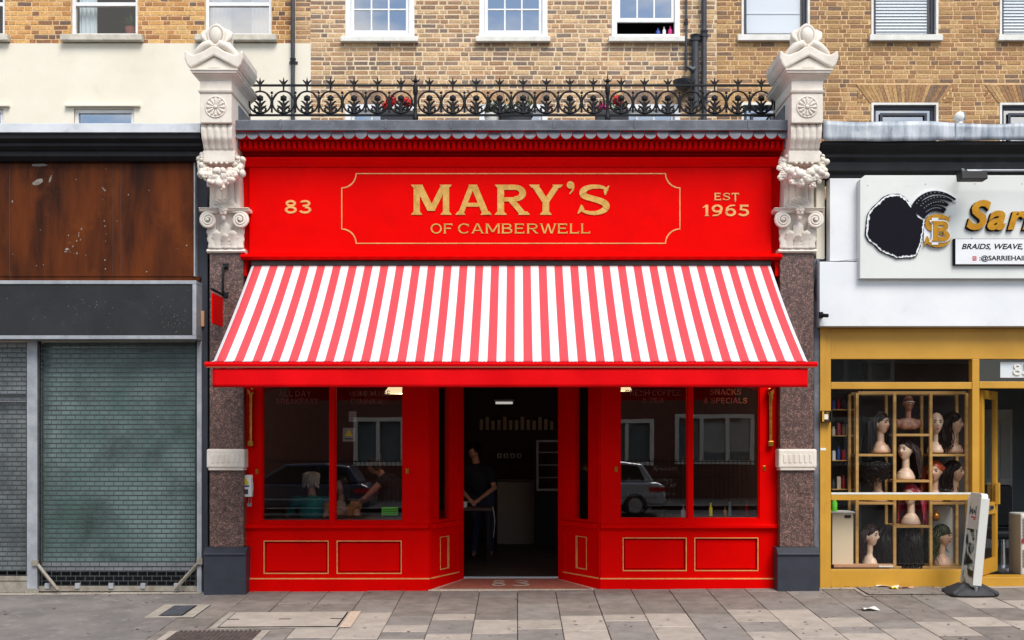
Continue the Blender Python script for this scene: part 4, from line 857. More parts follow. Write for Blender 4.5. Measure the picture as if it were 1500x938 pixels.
# ------------------------------------------------------------------ stone pilasters with consoles
def pilaster(cx, label, mirror):
    root = thing('stone_pilaster', label, 'pilaster', (cx, -.1, 0), 'stone pilasters framing the red shop')
    YF = -.60; W = .176                               # console front and half width
    z = lambda py, Y=YF: PZ(py, Y)
    st = lambda mb, name, parent=root, **k: mb.build(name, 'stone', parent, **k)
    # base and shaft
    g0 = gz(cx, 0) - .05; sw = .197
    zb = PZ(806, -.18)
    MB().box(cx - .243, cx + .243, -.22, .1, g0, zb - .06).build('base_block', 'base_black', root, bevel=.008)
    MB().xprof([(.1, zb - .059), (-.235, zb - .059), (-.235, zb - .035), (-.15, zb + .03), (.1, zb + .03)], cx - .245, cx + .245).build('base_moulding', 'base_black', root, bevel=.006)
    zcap = PZ(371, -.16)
    MB().box(cx - sw, cx + sw, -.14, .1, zb + .031, zcap).build('granite_shaft', 'granite', root, bevel=.006)
    zp0, zp1 = PZ(686, -.2), PZ(658, -.2)
    band = st(MB().box(cx - .222, cx + .222, -.185, .0, zp0, zp1), 'shaft_band', bevel=.02)
    st(MB().box(cx - .205, cx + .205, -.176, .0, zp0 - .028, zp0 - .001), 'band_fillet', band, bevel=.012)
    for i in range(6):
        x = cx - .15 + i * .06
        st(MB().box(x - .016, x + .016, -.192, -.18, (zp0 + zp1) / 2 - .05, (zp0 + zp1) / 2 + .05), 'band_flute', band, bevel=.008)
    # capital
    zc0, zc1 = PZ(365, -.16), PZ(311, -.2); za1 = PZ(305, -.24)
    st(MB().xprof([(.1, zcap + .001), (-.165, zcap + .001), (-.185, zcap + .02), (-.165, zc0), (.1, zc0)], cx - .222, cx + .222), 'capital_astragal', bevel=.005)
    bell = MB(); n = 10
    for i in range(n):
        t0, t1 = i / n, (i + 1) / n; f = lambda t: .175 + .045 * t ** 3; d = lambda t: -.155 - .06 * t ** 3
        za, zb_ = zc0 + (zc1 - zc0) * t0, zc0 + (zc1 - zc0) * t1
        bell.add([(cx - f(t0), d(t0), za), (cx + f(t0), d(t0), za), (cx + f(t0), .1, za), (cx - f(t0), .1, za), (cx - f(t1), d(t1), zb_), (cx + f(t1), d(t1), zb_), (cx + f(t1), .1, zb_), (cx - f(t1), .1, zb_)],
                 [(0, 1, 5, 4), (1, 2, 6, 5), (3, 0, 4, 7)] + ([(0, 3, 2, 1)] if i == 0 else []) + ([(4, 5, 6, 7)] if i == n - 1 else []))
    cap = st(bell, 'capital', fix=True)
    st(MB().xprof([(.1, zc1), (-.25, zc1), (-.265, zc1 + .012), (-.25, zc1 + .02), (-.275, za1 - .008), (-.275, za1), (.1, za1)], cx - .288, cx + .288), 'abacus', cap, bevel=.005)
    for s in (-1, 1):
        vc = Vector((cx + s * .182, -.235, zc1 - .098)); P = []; rd = []
        for k in range(46):
            a = k / 45 * 2.6 * 2 * math.pi; r = .082 * (1 - k / 45) ** .85 + .008
            P.append(vc + Vector((s * math.sin(a) * r, -.03 * k / 45, math.cos(a) * r))); rd.append(.024 * (1 - .65 * k / 45))
        P = [vc + Vector((-s * .20, .02, .075)), vc + Vector((-s * .12, .01, .10))] + P; rd = [.012, .018] + rd
        st(MB().tube(P, rd, 8), 'volute', cap, smooth=True, sharp=60)
        st(MB().lathe([(.085, -.05), (.09, 0), (.085, .05)], (0, 0, 0), 20) if False else MB().sphere((vc.x, vc.y + .03, vc.z), (.072, .03, .072), 16, 8), 'volute_disc', cap, smooth=True)
        st(MB().sphere((vc.x, vc.y - .035, vc.z), .018), 'volute_eye', cap, smooth=True)
    for x0, h, wd, dd in ((-.155, .33, .06, .05), (.155, .33, .06, .05), (0, .31, .075, .05), (-.095, .21, .06, .07), (.095, .21, .06, .07), (0, .17, .05, .085)):
        def leafy(u, v):
            w = wd * (.75 + .5 * v) * math.cos(1.42 * v ** 2.4) * (1 + .14 * math.sin(v * 24)); y = -.165 - dd * (v ** 2.2) - .014 * (1 - abs(2 * u - 1)) + (.03 * max(0, v - .82) * 4)
            return (cx + x0 + (u - .5) * 2 * w, y, zc0 + v * h - .06 * max(0, v - .85))
        st(MB().grid(leafy, 6, 14), 'acanthus_leaf', cap, smooth=True, fix=False, thick=.012)
    fl = MB(); fc = Vector((cx, -.285, (zc1 + za1) / 2 - .02))
    for k in range(5): a = 2 * math.pi * k / 5 + .3; fl.sphere(fc + Vector((math.cos(a) * .03, 0, math.sin(a) * .03)), (.026, .02, .026), 8, 6)
    fl.sphere(fc + Vector((0, -.016, 0)), .018, 8, 6); fl.sphere(fc + Vector((0, .02, -.07)), (.026, .02, .04), 8, 6)
    st(fl, 'flower', cap, smooth=True)
    # palmette above the abacus
    pz = za1 + .001; pal = [(-.15, 0), (.15, 0), (.145, .03)] + [(.145 * math.cos(a) * (1 - .12 * abs(math.sin(4 * a))), .03 + .105 * math.sin(a) * (1 - .1 * abs(math.sin(4 * a)))) for a in [math.pi * k / 24 for k in range(1, 24)]] + [(-.145, .03)]
    pm = MB(); pm.yprof([(cx + x, pz + h) for x, h in pal], -.255, -.2); pa = st(pm, 'palmette', bevel=.012)
    for k in range(7):
        a = math.pi * (k + .5) / 7; st(MB().cone((cx + .03 * math.cos(a), -.258, pz + .03 + .02 * math.sin(a)), (cx + .11 * math.cos(a), -.256, pz + .03 + .08 * math.sin(a)), .006, .012, 6), 'palmette_rib', pa, smooth=True)
    # fluted console: S profile front, from the block down to the abacus
    ztop, zbot = z(180.5), za1
    def yf(t):                                        # t = 0 top, 1 bottom
        key = [(0, -.555), (.06, -.57), (.16, -.56), (.28, -.50), (.36, -.42), (.42, -.345), (.5, -.29), (.62, -.255), (.8, -.232), (1, -.225)]
        for (a, p), (b, q) in zip(key, key[1:]):
            if a <= t <= b: f = (t - a) / (b - a); f = f * f * (3 - 2 * f); return p + (q - p) * f
        return key[-1][1]
    nu, nv = 48, 40; ribs = 4.5
    def con(u, v):
        w = W - .012 * math.sin(math.pi * v); x = (u - .5) * 2 * w
        e = min(u, 1 - u) * 48
        fl = .020 * abs(math.sin(math.pi * (u * ribs + .25))) ** .7 if e > 2 else .018
        return (cx + x, yf(v) + .02 - fl, ztop + (zbot - ztop) * v)
    c = MB().grid(con, nu, nv)
    o = len(c.v); side = []
    for k in (0, nu):
        for j in range(nv + 1): side.append((c.v[j * (nu + 1) + k][0], .1, c.v[j * (nu + 1) + k][2]))
    c.v += side
    for s, k in enumerate((0, nu)):
        for j in range(nv): c.f.append((j * (nu + 1) + k, (j + 1) * (nu + 1) + k, o + s * (nv + 1) + j + 1, o + s * (nv + 1) + j))
    cons = st(c, 'console', smooth=True, sharp=50)
    # plain die between the flutes, then the wreath of fruit
    st(MB().box(cx - W - .004, cx + W + .004, -.475, -.1, z(239, -.45), z(221, -.45)), 'console_die', cons, bevel=.012)
    for i in range(4): st(MB().sphere((cx - .09 + i * .06, -.47, z(240, -.45)), (.018, .02, .016), 8, 6), 'die_drop', cons, smooth=True)
    wr = st(MB().tube([(cx + .215 * math.cos(a), -.36 - .10 * math.sin(-a) ** 2 - (.02 if math.sin(a) < 0 else 0), z(239, -.45) + .19 * math.sin(a) * (1 if math.sin(a) < 0 else .85)) for a in [R(-205 + 230 * k / 24) for k in range(25)]], .058, 8), 'wreath', smooth=True)
    rf_ = random.Random(7 if mirror > 0 else 9); fm = {}
    for k in range(96):
        t = k / 95; a = R(-208 + 236 * t); low = max(0, -math.sin(a))
        for q in range(1 if low < .3 else 2):
            off = rf_.uniform(-.06, .055) if low > .2 else rf_.uniform(-.04, .035)
            rad = .212 + off; r = rf_.choice([.024, .03, .038, .046]) if low > .5 else rf_.choice([.022, .028, .034])
            p = Vector((cx + rad * math.cos(a), -.40 - .10 * low ** 2 - rf_.uniform(-.005, .035), z(239, -.45) + (rad - .02) * math.sin(a) * (.98 if math.sin(a) < 0 else .9)))
            key = (r, rf_.randint(0, 2))
            if key not in fm:
                m0 = MB(); 
                if key[1] == 0: m0.sphere((0, 0, 0), (r, r, r), 9, 7)
                elif key[1] == 1: m0.sphere((0, 0, 0), (r * 1.15, r * .9, r * .8), 9, 7)
                else:
                    for s_ in range(5): b = 2 * math.pi * s_ / 5; m0.sphere((math.cos(b) * r * .55, 0, math.sin(b) * r * .55), (r * .52, r * .5, r * .52), 7, 5)
                    m0.sphere((0, -r * .3, 0), r * .42, 7, 5)
                o_ = m0.build('fruit', 'stone', wr, smooth=True); o_.location = p - WORLD0[wr.name]; fm[key] = o_
            else: o_ = fm[key].copy(); sc.collection.objects.link(o_); o_.parent = wr; o_.location = p - WORLD0[wr.name]
            o_.rotation_euler = (rf_.uniform(-.5, .5), rf_.uniform(0, 6), rf_.uniform(-.5, .5))
    # rosette block, cornice and pediment
    zr0, zr1 = z(180), z(136.5); YB = .30
    blk = st(MB().box(cx - W, cx + W, YF, YB, zr0, zr1), 'rosette_block', bevel=.006)
    rc = Vector((cx, YF, (zr0 + zr1) / 2 + .01)); ro = MB()
    ro.tube([(rc.x + .115 * math.cos(a), rc.y - .002, rc.z + .115 * math.sin(a)) for a in [2 * math.pi * k / 30 for k in range(30)]], .009, 6, closed=True)
    for k in range(12):
        a = 2 * math.pi * k / 12; d = Vector((math.cos(a), 0, math.sin(a))); ro.cone(rc + d * .035, rc + d * .088, .010, .019, 8)
    ro.sphere(rc + Vector((0, -.006, 0)), (.026, .018, .026), 10, 6)
    st(ro, 'rosette', blk, smooth=True)
    def ring(y0, y1, w0, w1, za, zb2):                # mould around three sides: bottom (y0, w0) to top (y1, w1)
        return MB().add([(cx - w0, y0, za), (cx + w0, y0, za), (cx + w0, YB, za), (cx - w0, YB, za), (cx - w1, y1, zb2), (cx + w1, y1, zb2), (cx + w1, YB, zb2), (cx - w1, YB, zb2)],
                        [(0, 3, 2, 1), (4, 5, 6, 7), (0, 1, 5, 4), (1, 2, 6, 5), (2, 3, 7, 6), (3, 0, 4, 7)])
    st(ring(YF - .012, YF - .022, W + .01, W + .02, zr1 + .001, z(133)), 'necking', bevel=.004)
    st(MB().box(cx - W, cx + W, YF, YB, z(133) + .001, z(118)), 'frieze_block', bevel=.003)
    cov = MB(); zs_ = [z(118) + .001, z(116), z(114), z(112), z(110.5)]; ws = [0, .012, .03, .055, .062]
    for i in range(4): cov.v += ring(YF - ws[i], YF - ws[i + 1], W + ws[i], W + ws[i + 1], zs_[i], zs_[i + 1]).v; cov.f += [tuple(q + i * 8 for q in f) for f in [(0, 1, 5, 4), (1, 2, 6, 5), (3, 0, 4, 7)] + ([(0, 3, 2, 1)] if i == 0 else []) + ([(4, 5, 6, 7)] if i == 3 else [])]
    st(cov, 'cove_moulding')
    st(ring(YF - .075, YF - .082, W + .07, W + .08, z(110.5) + .001, z(107)), 'cornice_slab', bevel=.003); st(ring(YF - .09, YF - .09, W + .088, W + .088, z(107) + .001, z(104.5)), 'cornice_fillet', bevel=.003)
    ze, zap = z(104.5) + .001, z(86)
    w = W + .08
    tri = MB(); tri.yprof([(cx - w, ze), (cx + w, ze), (cx + w, ze + .012), (cx, zap), (cx - w, ze + .012)], YF - .05, YB); st(tri, 'pediment', bevel=.003)
    tri = MB(); tri.yprof([(cx - .07, ze + .02), (cx + .07, ze + .02), (cx, ze + .055)], YF - .056, YF - .04); st(tri, 'pediment_relief')
    # raking band with upturned corner ears
    top = z(72); er = z(77)
    out = [(cx - w - .01, ze + .005), (cx - w - .045, ze + .05), (cx - w - .072, ze + .12), (cx - w - .07, er - .02), (cx - w - .055, er), (cx - w - .02, er - .035), (cx - w + .03, er - .055), (cx - w * .45, er - .01), (cx - .04, top), (cx, top + .008),
           (cx + .04, top), (cx + w * .45, er - .01), (cx + w - .03, er - .055), (cx + w + .02, er - .035), (cx + w + .055, er), (cx + w + .07, er - .02), (cx + w + .072, ze + .12), (cx + w + .045, ze + .05), (cx + w + .01, ze + .005), (cx, zap + .008)]
    rk = MB(); rk.yprof(out, YF - .085, YB - .3); st(rk, 'raking_cornice', bevel=.018)
    # crest: shield with oval boss, scrolls and leaves
    zc = z(53); crest = [(-.235, -.19), (.235, -.19), (.20, -.12), (.165, -.055), (.17, .02), (.15, .07), (.11, .10), (.055, .14), (0, .185), (-.055, .14), (-.11, .10), (-.15, .07), (-.17, .02), (-.165, -.055), (-.20, -.12)]
    cr = MB(); cr.yprof([(cx + x * .92, zc + h * .92) for x, h in crest], YF + .02, YF + .20); crs = st(cr, 'crest', bevel=.03)
    st(MB().sphere((cx, YF + .01, zc + .01), (.072, .05, .095), 18, 12), 'oval_boss', crs, smooth=True)
    st(MB().tube([(cx + .088 * math.cos(a), YF + .012, zc + .01 + .11 * math.sin(a)) for a in [2 * math.pi * k / 28 for k in range(28)]], .016, 8, closed=True), 'boss_rim', crs, smooth=True)
    for s in (-1, 1):
        P = [(cx + s * x, YF + y, zc + h) for x, y, h in ((.015, -.01, -.125), (.06, -.02, -.098), (.115, -.02, -.12), (.165, -.01, -.155), (.21, .0, -.195), (.235, .02, -.225))]
        st(MB().tube(P, [.022, .046, .05, .046, .04, .03], 12), 'crest_scroll', crs, smooth=True)
        P = [(cx + s * x, YF + y, zc + h) for x, y, h in ((.10, .02, -.06), (.145, .03, -.01), (.15, .05, .045), (.11, .06, .085))]
        st(MB().tube(P, [.02, .034, .03, .012], 10), 'crest_leaf', crs, smooth=True)
    st(MB().sphere((cx, YF - .03, zc - .12), .022), 'crest_bud', crs, smooth=True)
    # cheek wall running back along the roof, covered in lead
    bk = MB(); bk.xprof([(-.30, zr0 - .02), (-.30, zr1 - .05), (.25, zr1 - .06), (.45, zr0 + .02), (.45, zr0 - .2), (-.30, zr0 - .2)], cx - W - .012, cx + W + .012); bk.build('lead_cheek', 'lead', root)
    return root
pilL = pilaster(PX(316, -.6), 'carved stone and granite pilaster on the left, next to the shuttered shop', -1)
pilR = pilaster(PX(1182.5, -.6), 'carved stone and granite pilaster on the right, next to the wig shop', 1)
# ------------------------------------------------------------------ iron railing along the roof edge
RY = .20
rz = lambda p: PZ(p, RY)
rx = lambda p: PX(p, RY)
rail = thing('roof_railing', 'black cast iron railing of ringed roses and leaf spikes above the red shop', 'railing', (rx(749), RY, rz(174)))
for i, (a, b) in enumerate(((361, 605), (611, 887), (893, 1136))):
    for name, p, h in (('top_rail', 125.4, .024), ('bottom_rail', 169, .025)):
        MB().box(rx(a), rx(b), RY - .012, RY + .012, rz(p) - h / 2, rz(p) + h / 2).build(name, 'iron', rail, bevel=.003)
def post(px):
    x = rx(px); mb = MB()
    mb.lathe([(.034, 0), (.034, .05), (.024, .06), (.018, .10), (.018, .28), (.026, .30), (.03, .32), (.03, .40), (.02, .42), (.012, .435)], (x, RY, rz(175)), 14); p = mb.build('post', 'iron', rail, smooth=True)
    f = MB(); zt = rz(175) + .43; f.sphere((x, RY, zt + .025), (.028, .028, .025)); f.cone((x, RY, zt + .03), (x, RY, zt + .11), .01, .003, 8)
    for s in (-1, 1): f.tube([(x, RY, zt + .02), (x + s * .03, RY, zt + .025), (x + s * .055, RY, zt + .05)], [.012, .011, .003], 6)
    f.build('post_finial', 'iron', p, smooth=True)
for px in (608.5, 890): post(px)
for px in (362, 1135): MB().box(rx(px) - .014, rx(px) + .014, RY - .016, RY + .016, rz(175), rz(124)).build('end_post', 'iron', rail, bevel=.003)
class RMB(MB):
    def tube(s, pts, r, n=8, closed=False, flat=1.0): return MB.tube(s, pts, [q * 1.12 for q in r] if isinstance(r, (list, tuple)) else r * 1.05, n, closed, flat)
ring_m = RMB(); zc, rr_ = 0, .132
ring_m.tube([(rr_ * math.cos(a), 0, rr_ * math.sin(a)) for a in [2 * math.pi * k / 36 for k in range(36)]], .0105, 6, closed=True)
rose = RMB()
for k in range(6): a = 2 * math.pi * k / 6 + .5; rose.sphere((.022 * math.cos(a), 0, .048 + .022 * math.sin(a)), (.020, .013, .020), 8, 6)
rose.sphere((0, -.008, .048), (.026, .014, .026), 8, 6); rose.tube([(0, 0, .03), (0, 0, -.05), (0, 0, -.135)], [.010, .014, .026], 8)
for s in (-1, 1):
    rose.tube([(0, 0, -.06), (s * .03, 0, -.01), (s * .055, 0, .012), (s * .075, 0, .018)], [.010, .013, .009, .002], 6)
    rose.tube([(0, 0, -.10), (s * .035, 0, -.06), (s * .065, 0, -.045), (s * .075, 0, -.03)], [.012, .015, .010, .002], 6)
    rose.tube([(0, 0, -.12), (s * .02, 0, -.075), (s * .05, 0, -.06), (s * .07, 0, -.075), (s * .066, 0, -.098), (s * .05, 0, -.10)], [.011, .010, .010, .011, .012, .009], 6)
    rose.tube([(0, 0, -.125), (s * .05, 0, -.12), (s * .085, 0, -.10)], [.014, .012, .004], 6)
spike = RMB(); spike.box(-.009, .009, -.008, .008, .128, .20)
spike.add([(-.016, 0, .235), (0, -.008, .225), (.016, 0, .235), (0, .008, .225), (0, 0, .305), (0, 0, .20)], [(0, 1, 4), (1, 2, 4), (2, 3, 4), (3, 0, 4), (1, 0, 5), (2, 1, 5), (3, 2, 5), (0, 3, 5)])
for s in (-1, 1): spike.tube([(0, 0, .215), (s * .018, 0, .235), (s * .045, 0, .262), (s * .052, 0, .268)], [.011, .012, .007, .002], 6)
sprig = RMB(); sprig.tube([(0, 0, -.02), (0, 0, .09)], [.012, .008], 6); sprig.sphere((0, 0, .115), (.018, .013, .018), 8, 6); sprig.tube([(0, 0, -.02), (0, 0, -.12)], [.010, .012], 6)
for s in (-1, 1): sprig.tube([(0, 0, .01), (s * .03, 0, .065), (s * .06, 0, .10), (s * .09, 0, .118)], [.010, .011, .008, .002], 6)
def place(parts, px, pz):
    for nm, mb in parts:
        if nm not in place.c: place.c[nm] = mb.build(nm, 'iron', rail, smooth=True); place.off[nm] = WORLD0[place.c[nm].name].copy(); o = place.c[nm]
        else: o = place.c[nm].copy(); sc.collection.objects.link(o); o.parent = rail
        o.location = Vector((rx(px), RY, pz)) + place.off[nm] - WORLD0[rail.name]
place.c = {}; place.off = {}
FIN = [381 + 34.4 * i for i in range(7)] + [629 + 34.3 * i for i in range(8)] + [910 + 34.2 * i for i in range(7)]
zc = rz(150.3)
for i, px in enumerate(FIN):
    place([('ring', ring_m), ('rose', rose), ('spike', spike)], px, zc)
    if i not in (6, 14, 21): place([('sprig', sprig)], px + 17.15, zc)
for px in (597.5, 620.5, 879.5, 901): pass
MB().tube([(rx(1126), RY + .02, rz(172)), (rx(1126), RY + .35, rz(172))], .012, 8).build('back_stay', 'iron', rail)
# ------------------------------------------------------------------ planters on the roof
def planter(px, w, Y, flowers, label, pot='pot_grey', seed=1, trough=True, zt=166):
    rnd = random.Random(seed); x = PX(px, Y); z1 = PZ(zt, Y); z0 = 5.44
    t = thing('flower_planter', label, 'planter', (x, Y, z0))
    if trough: MB().xprof([(Y - .10, z0), (Y - .13, z1), (Y + .13, z1), (Y + .10, z0)], x - w, x + w).build('pot', pot, t, bevel=.01)
    else: MB().lathe([(w * .75, 0), (w, z1 - z0 - .03), (w * 1.08, z1 - z0 - .03), (w * 1.08, z1 - z0), (w * .9, z1 - z0)], (x, Y, z0), 20).build('pot', pot, t, smooth=True)
    mb = MB()
    for k in range(170):
        c = Vector((x + rnd.uniform(-w, w), Y + rnd.uniform(-.1, .1), z1 + rnd.uniform(0, .14))); a, e = rnd.uniform(0, 6.3), rnd.uniform(-.3, 1.2); d = Vector((math.cos(a) * math.cos(e), math.sin(a) * math.cos(e), math.sin(e))); s = d.cross(Vector((0, 0, 1))); s = (s.normalized() if s.length > .01 else Vector((1, 0, 0))) * .016
        mb.add([c, c + d * .03 + s, c + d * .06, c + d * .03 - s], [(0, 1, 2, 3)])
    mb.build('foliage', 'leaf', t, fix=False)
    for dx_, dz, r, m in flowers:
        mb = MB(); c0 = Vector((x + dx_, Y - .05, z1 + dz))
        for k in range(60):
            d = Vector((rnd.gauss(0, 1), rnd.gauss(0, 1), rnd.gauss(0, 1))).normalized(); c = c0 + d * r * rnd.uniform(.6, 1); u = d.orthogonal().normalized(); v = d.cross(u); s = r * .34
            mb.add([c + u * s, c + v * s + d * .006, c - u * s, c - v * s + d * .006], [(0, 1, 2, 3)])
        mb.build('bloom', m, t, fix=False)
planter(585, .22, .75, [(-.10, .13, .075, 'petal_red'), (.10, .12, .065, 'petal_red'), (-.17, .07, .05, 'petal_red')], 'dark trough of bright red geraniums behind the left half of the railing', seed=3)
planter(896, .20, .75, [(.07, .14, .07, 'petal_red'), (.11, .08, .06, 'petal_red'), (-.10, .06, .06, 'petal_pink'), (-.18, .04, .04, 'petal_pink')], 'trough of red and magenta flowers behind the right part of the railing', seed=5)
planter(756, .20, .9, [(-.05, .10, .035, 'paper'), (.12, .11, .03, 'paper')], 'round grey bowl of small white flowers behind the middle of the railing', seed=8, trough=False, zt=167)
planter(722, .10, .95, [(.0, .12, .03, 'paper')], 'small white pot with leaves behind the centre of the railing', 'white_sill', seed=12, trough=False, zt=168)
# ------------------------------------------------------------------ awning
ZA0, ZA1 = PZ(389, AW_Y0), PZ(531, AW_Y1)
awn = thing('striped_awning', 'red and white striped awning with plain red valance over the shop windows', 'awning', ((AW_X0 + AW_X1) / 2, AW_Y0, ZA0))
def fab(u, v):
    x = AW_X0 + (AW_X1 - AW_X0) * u; sag = -.034 * math.sin(math.pi * v) + .006 * math.sin(u * 23 + 1) * math.sin(math.pi * v) + .0025 * math.sin(u * 71 + 5 * v) * v
    return (x, AW_Y0 + (AW_Y1 - AW_Y0) * v, ZA0 + (ZA1 - ZA0) * v + sag)
MB().grid(fab, 60, 14).build('fabric', 'awning_stripe', awn, smooth=True, fix=False, thick=.003)
bxa, bxb = PX(301, AW_Y1), PX(1196.5, AW_Y1)
MB().xprof([(AW_Y1 + .05, ZA1 - .045), (AW_Y1 - .035, ZA1 - .045), (AW_Y1 - .045, ZA1 - .02), (AW_Y1 - .03, ZA1 + .004), (AW_Y1 + .05, ZA1 + .008)], bxa, bxb).build('front_bar', 'awning_red', awn, bevel=.004)
MB().box(bxa + .02, bxb - .02, AW_Y1 - .052, AW_Y1 - .02, ZA1 - .058, ZA1 - .047).build('bar_trim', 'bar_brown', awn, bevel=.003)
mb = MB(); n = 150
for i in range(n): x = AW_X0 + (AW_X1 - AW_X0) * (i + .1) / n; mb.box(x, x + .028, AW_Y1 - .04, AW_Y1 + .012, ZA1 + .005, ZA1 + .013)
tag(mb.build('stitched_hem', 'awning_stripe', awn), kind='stuff')
zv1, zv0 = ZA1 - .062, PZ(567.5, AW_Y1 - .03)
def val(u, v):
    x = AW_X0 + .005 + (AW_X1 - AW_X0 - .01) * u
    return (x, AW_Y1 - .03 + .012 * v * math.sin(u * 31) + .006 * v * math.sin(u * 83), zv1 + (zv0 - zv1) * v)
MB().grid(val, 140, 5).build('valance', 'awning_red', awn, smooth=True, fix=False, thick=.003)
MB().tube([(AW_X0, AW_Y0 + .03, ZA0 + .02), (AW_X1, AW_Y0 + .03, ZA0 + .02)], .05, 16).build('roller', 'dark_room', awn, smooth=True)
for px, s in ((367, 1), (1129, -1)):
    x = PX(px, -.05); zt_, zb_ = PZ(574, -.05), PZ(650, -.05)
    a = MB().tube([(x, -.05, zb_ + .02), (x, -.05, zt_)], .019, 12).build('arm_slide', 'brass', awn, smooth=True)
    MB().box(x - .03, x + .03, -.07, .0, zb_ - .03, zb_ + .03).build('slide_foot', 'brass', a, bevel=.004)
    MB().box(x - .035, x + .035, -.075, .0, zt_ - .03, zt_ + .04).build('slide_head', 'brass', a, bevel=.006)
    MB().tube([(x - .008, -.08, zt_ + .01), (x + .008, -.082, zt_ - .07), (x - .006, -.075, zt_ - .14)], [.014, .016, .006], 8).build('slide_cleat', 'brass', a, smooth=True)
    MB().tube([(x + s * .03, -.08, zt_), (AW_X0 + .06 if s > 0 else AW_X1 - .06, AW_Y1 + .04, ZA1 - .03)], .016, 10).build('support_arm', 'awning_red', awn, smooth=True)
# ------------------------------------------------------------------ hanging sign on the left pilaster
hx_ = PX(327, -.15); zt_ = PZ(432, -.15)
hs = thing('hanging_sign', 'small red hanging sign on a black bracket fixed to left pilaster', 'sign', (hx_, -.15, zt_))
MB().box(hx_ - .008, hx_ + .008, -.62, -.19, PZ(474, -.6), zt_ - .04).build('sign_board', 'red_paint', hs, bevel=.003)
MB().tube([(hx_, -.14, zt_), (hx_, -.64, zt_)], .016, 8).build('bracket_arm', 'iron', hs)
b0 = PZ(390, -.15)
MB().tube([(hx_, -.16, zt_), (hx_ + .005, -.19, zt_ + .12), (hx_ + .01, -.2, b0 - .02), (hx_ + .04, -.15, b0)], .014, 8).build('bracket_stay', 'iron', hs, smooth=True)
for z_ in (zt_, b0): MB().box(hx_ + .0, hx_ + .06, -.165, -.138, z_ - .03, z_ + .03).build('wall_plate', 'iron', hs, bevel=.004)
# ------------------------------------------------------------------ shuttered shop on the left
cs = thing('shuttered_shop', 'closed shop with brown board, blank grey sign and mesh shutters on the left', 'shopfront', (-6, 0, 0))
CL, CR = -12.0, PX(293, -.35)
YC = -.38
zc1, zc0 = PZ(181, YC), PZ(194, YC)
MB().xprof([(.5, zc1 + .06), (.5, zc0), (YC, zc0), (YC - .004, zc1), (YC + .02, zc1 + .006)], CL, CR + .01).build('lead_capping', 'flash_pale', cs, bevel=.003)
zq = PZ(237, -.12)
H = zc0 - .002 - zq
MB().xprof([(.3, zc0 - .002), (-.35, zc0 - .002), (-.35, zc0 - .06), (-.33, zc0 - .075), (-.29, zc0 - .10), (-.29, zc0 - .13), (-.24, zc0 - .17), (-.22, zc0 - .175), (-.22, zc0 - .23), (-.17, zc0 - .27), (-.14, zc0 - .28), (-.14, zq), (.3, zq)], CL, CR).build('cornice', 'black_paint', cs)
bz0, bz1 = PZ(405, -.1), zq - .001
mb = MB()
bd = MB().box(CL, PX(285, -.1), -.10, .1, bz0, bz1).build('board', 'plywood', cs)
for px, w in ((14, .005), (165, .003), (177, .005)): MB().box(PX(px, -.1), PX(px, -.1) + w, -.1025, -.098, bz0, bz1).build('board_joint', 'dark_room', bd)
MB().box(PX(284, -.11), PX(286, -.11), -.115, .0, bz0, bz1).build('edge_trim', 'galv', cs)
rq = random.Random(21)
def scrape(px, py, w, h, rot, m='plywood_scrape', Y=-.1015, name='scrape', parent=bd):
    c = Vector((PX(px, -.1), Y, PZ(py, -.1))); P = []
    for k in range(12): a = 2 * math.pi * k / 12; r = rq.uniform(.75, 1.1); x, z = math.cos(a) * w * r, math.sin(a) * h * r; P.append((c.x + x * math.cos(rot) - z * math.sin(rot), Y, c.z + x * math.sin(rot) + z * math.cos(rot)))
    MB().add(P, [tuple(range(12))]).build(name, m, parent, fix=False)
scrape(56, 267, .07, .036, .35); scrape(74, 262, .012, .05, -.3); scrape(58, 242, .10, .018, 0); scrape(98, 365, .02, .012, .4)
for k in range(40): px, py = rq.choice([(153, rq.uniform(240, 400)), (rq.uniform(95, 130), rq.uniform(335, 372)), (rq.uniform(10, 280), rq.uniform(245, 400))]); scrape(px + rq.uniform(-3, 3), py, rq.uniform(.003, .009), rq.uniform(.004, .016), rq.uniform(-.8, .8))
MB().box(CL, PX(292, -.1), -.09, .1, PZ(411, -.1), bz0 - .001).build('board_foot', 'plywood', cs)
# blank sign box with a metal edge
YS = -.26; sz0, sz1 = PZ(497, YS), PZ(411, YS); sxr = PX(287.5, YS)
MB().box(CL, sxr - .03, YS + .012, .05, sz0 + .03, sz1 - .03).build('sign_panel', 'sign_grey', cs)
mb = MB(); mb.box(CL, sxr, YS, .05, sz1 - .042, sz1); mb.box(CL, sxr, YS, .05, sz0, sz0 + .042); mb.box(sxr - .045, sxr, YS, .05, sz0 + .043, sz1 - .043); mb.build('sign_frame', 'galv', cs, bevel=.004)
sp = [o for o in cs.children if o.name.startswith('sign_panel')][0]
for k in range(85):
    px, py = rq.choice([(rq.gauss(135, 18), rq.gauss(450, 8)), (rq.gauss(252, 10), rq.gauss(465, 12)), (rq.gauss(252, 10), rq.gauss(465, 12)), (rq.uniform(5, 280), rq.uniform(420, 490))]); c = rq.uniform(.002, .005)
    if 6 < px < 280 and 420 < py < 488:
        x, z = PX(px, YS), PZ(py, YS); MB().add([(x - c, YS + .0105, z), (x, YS + .0105, z - c * 2), (x + c * .7, YS + .0105, z + c)], [(0, 1, 2)]).build('chip', 'plywood_scrape', sp, fix=False)
MB().box(PX(292, -.1), PX(297, -.1), -.06, .02, PZ(478, -.1), PZ(455, -.1)).build('junction_box', 'cardboard', cs, bevel=.004)
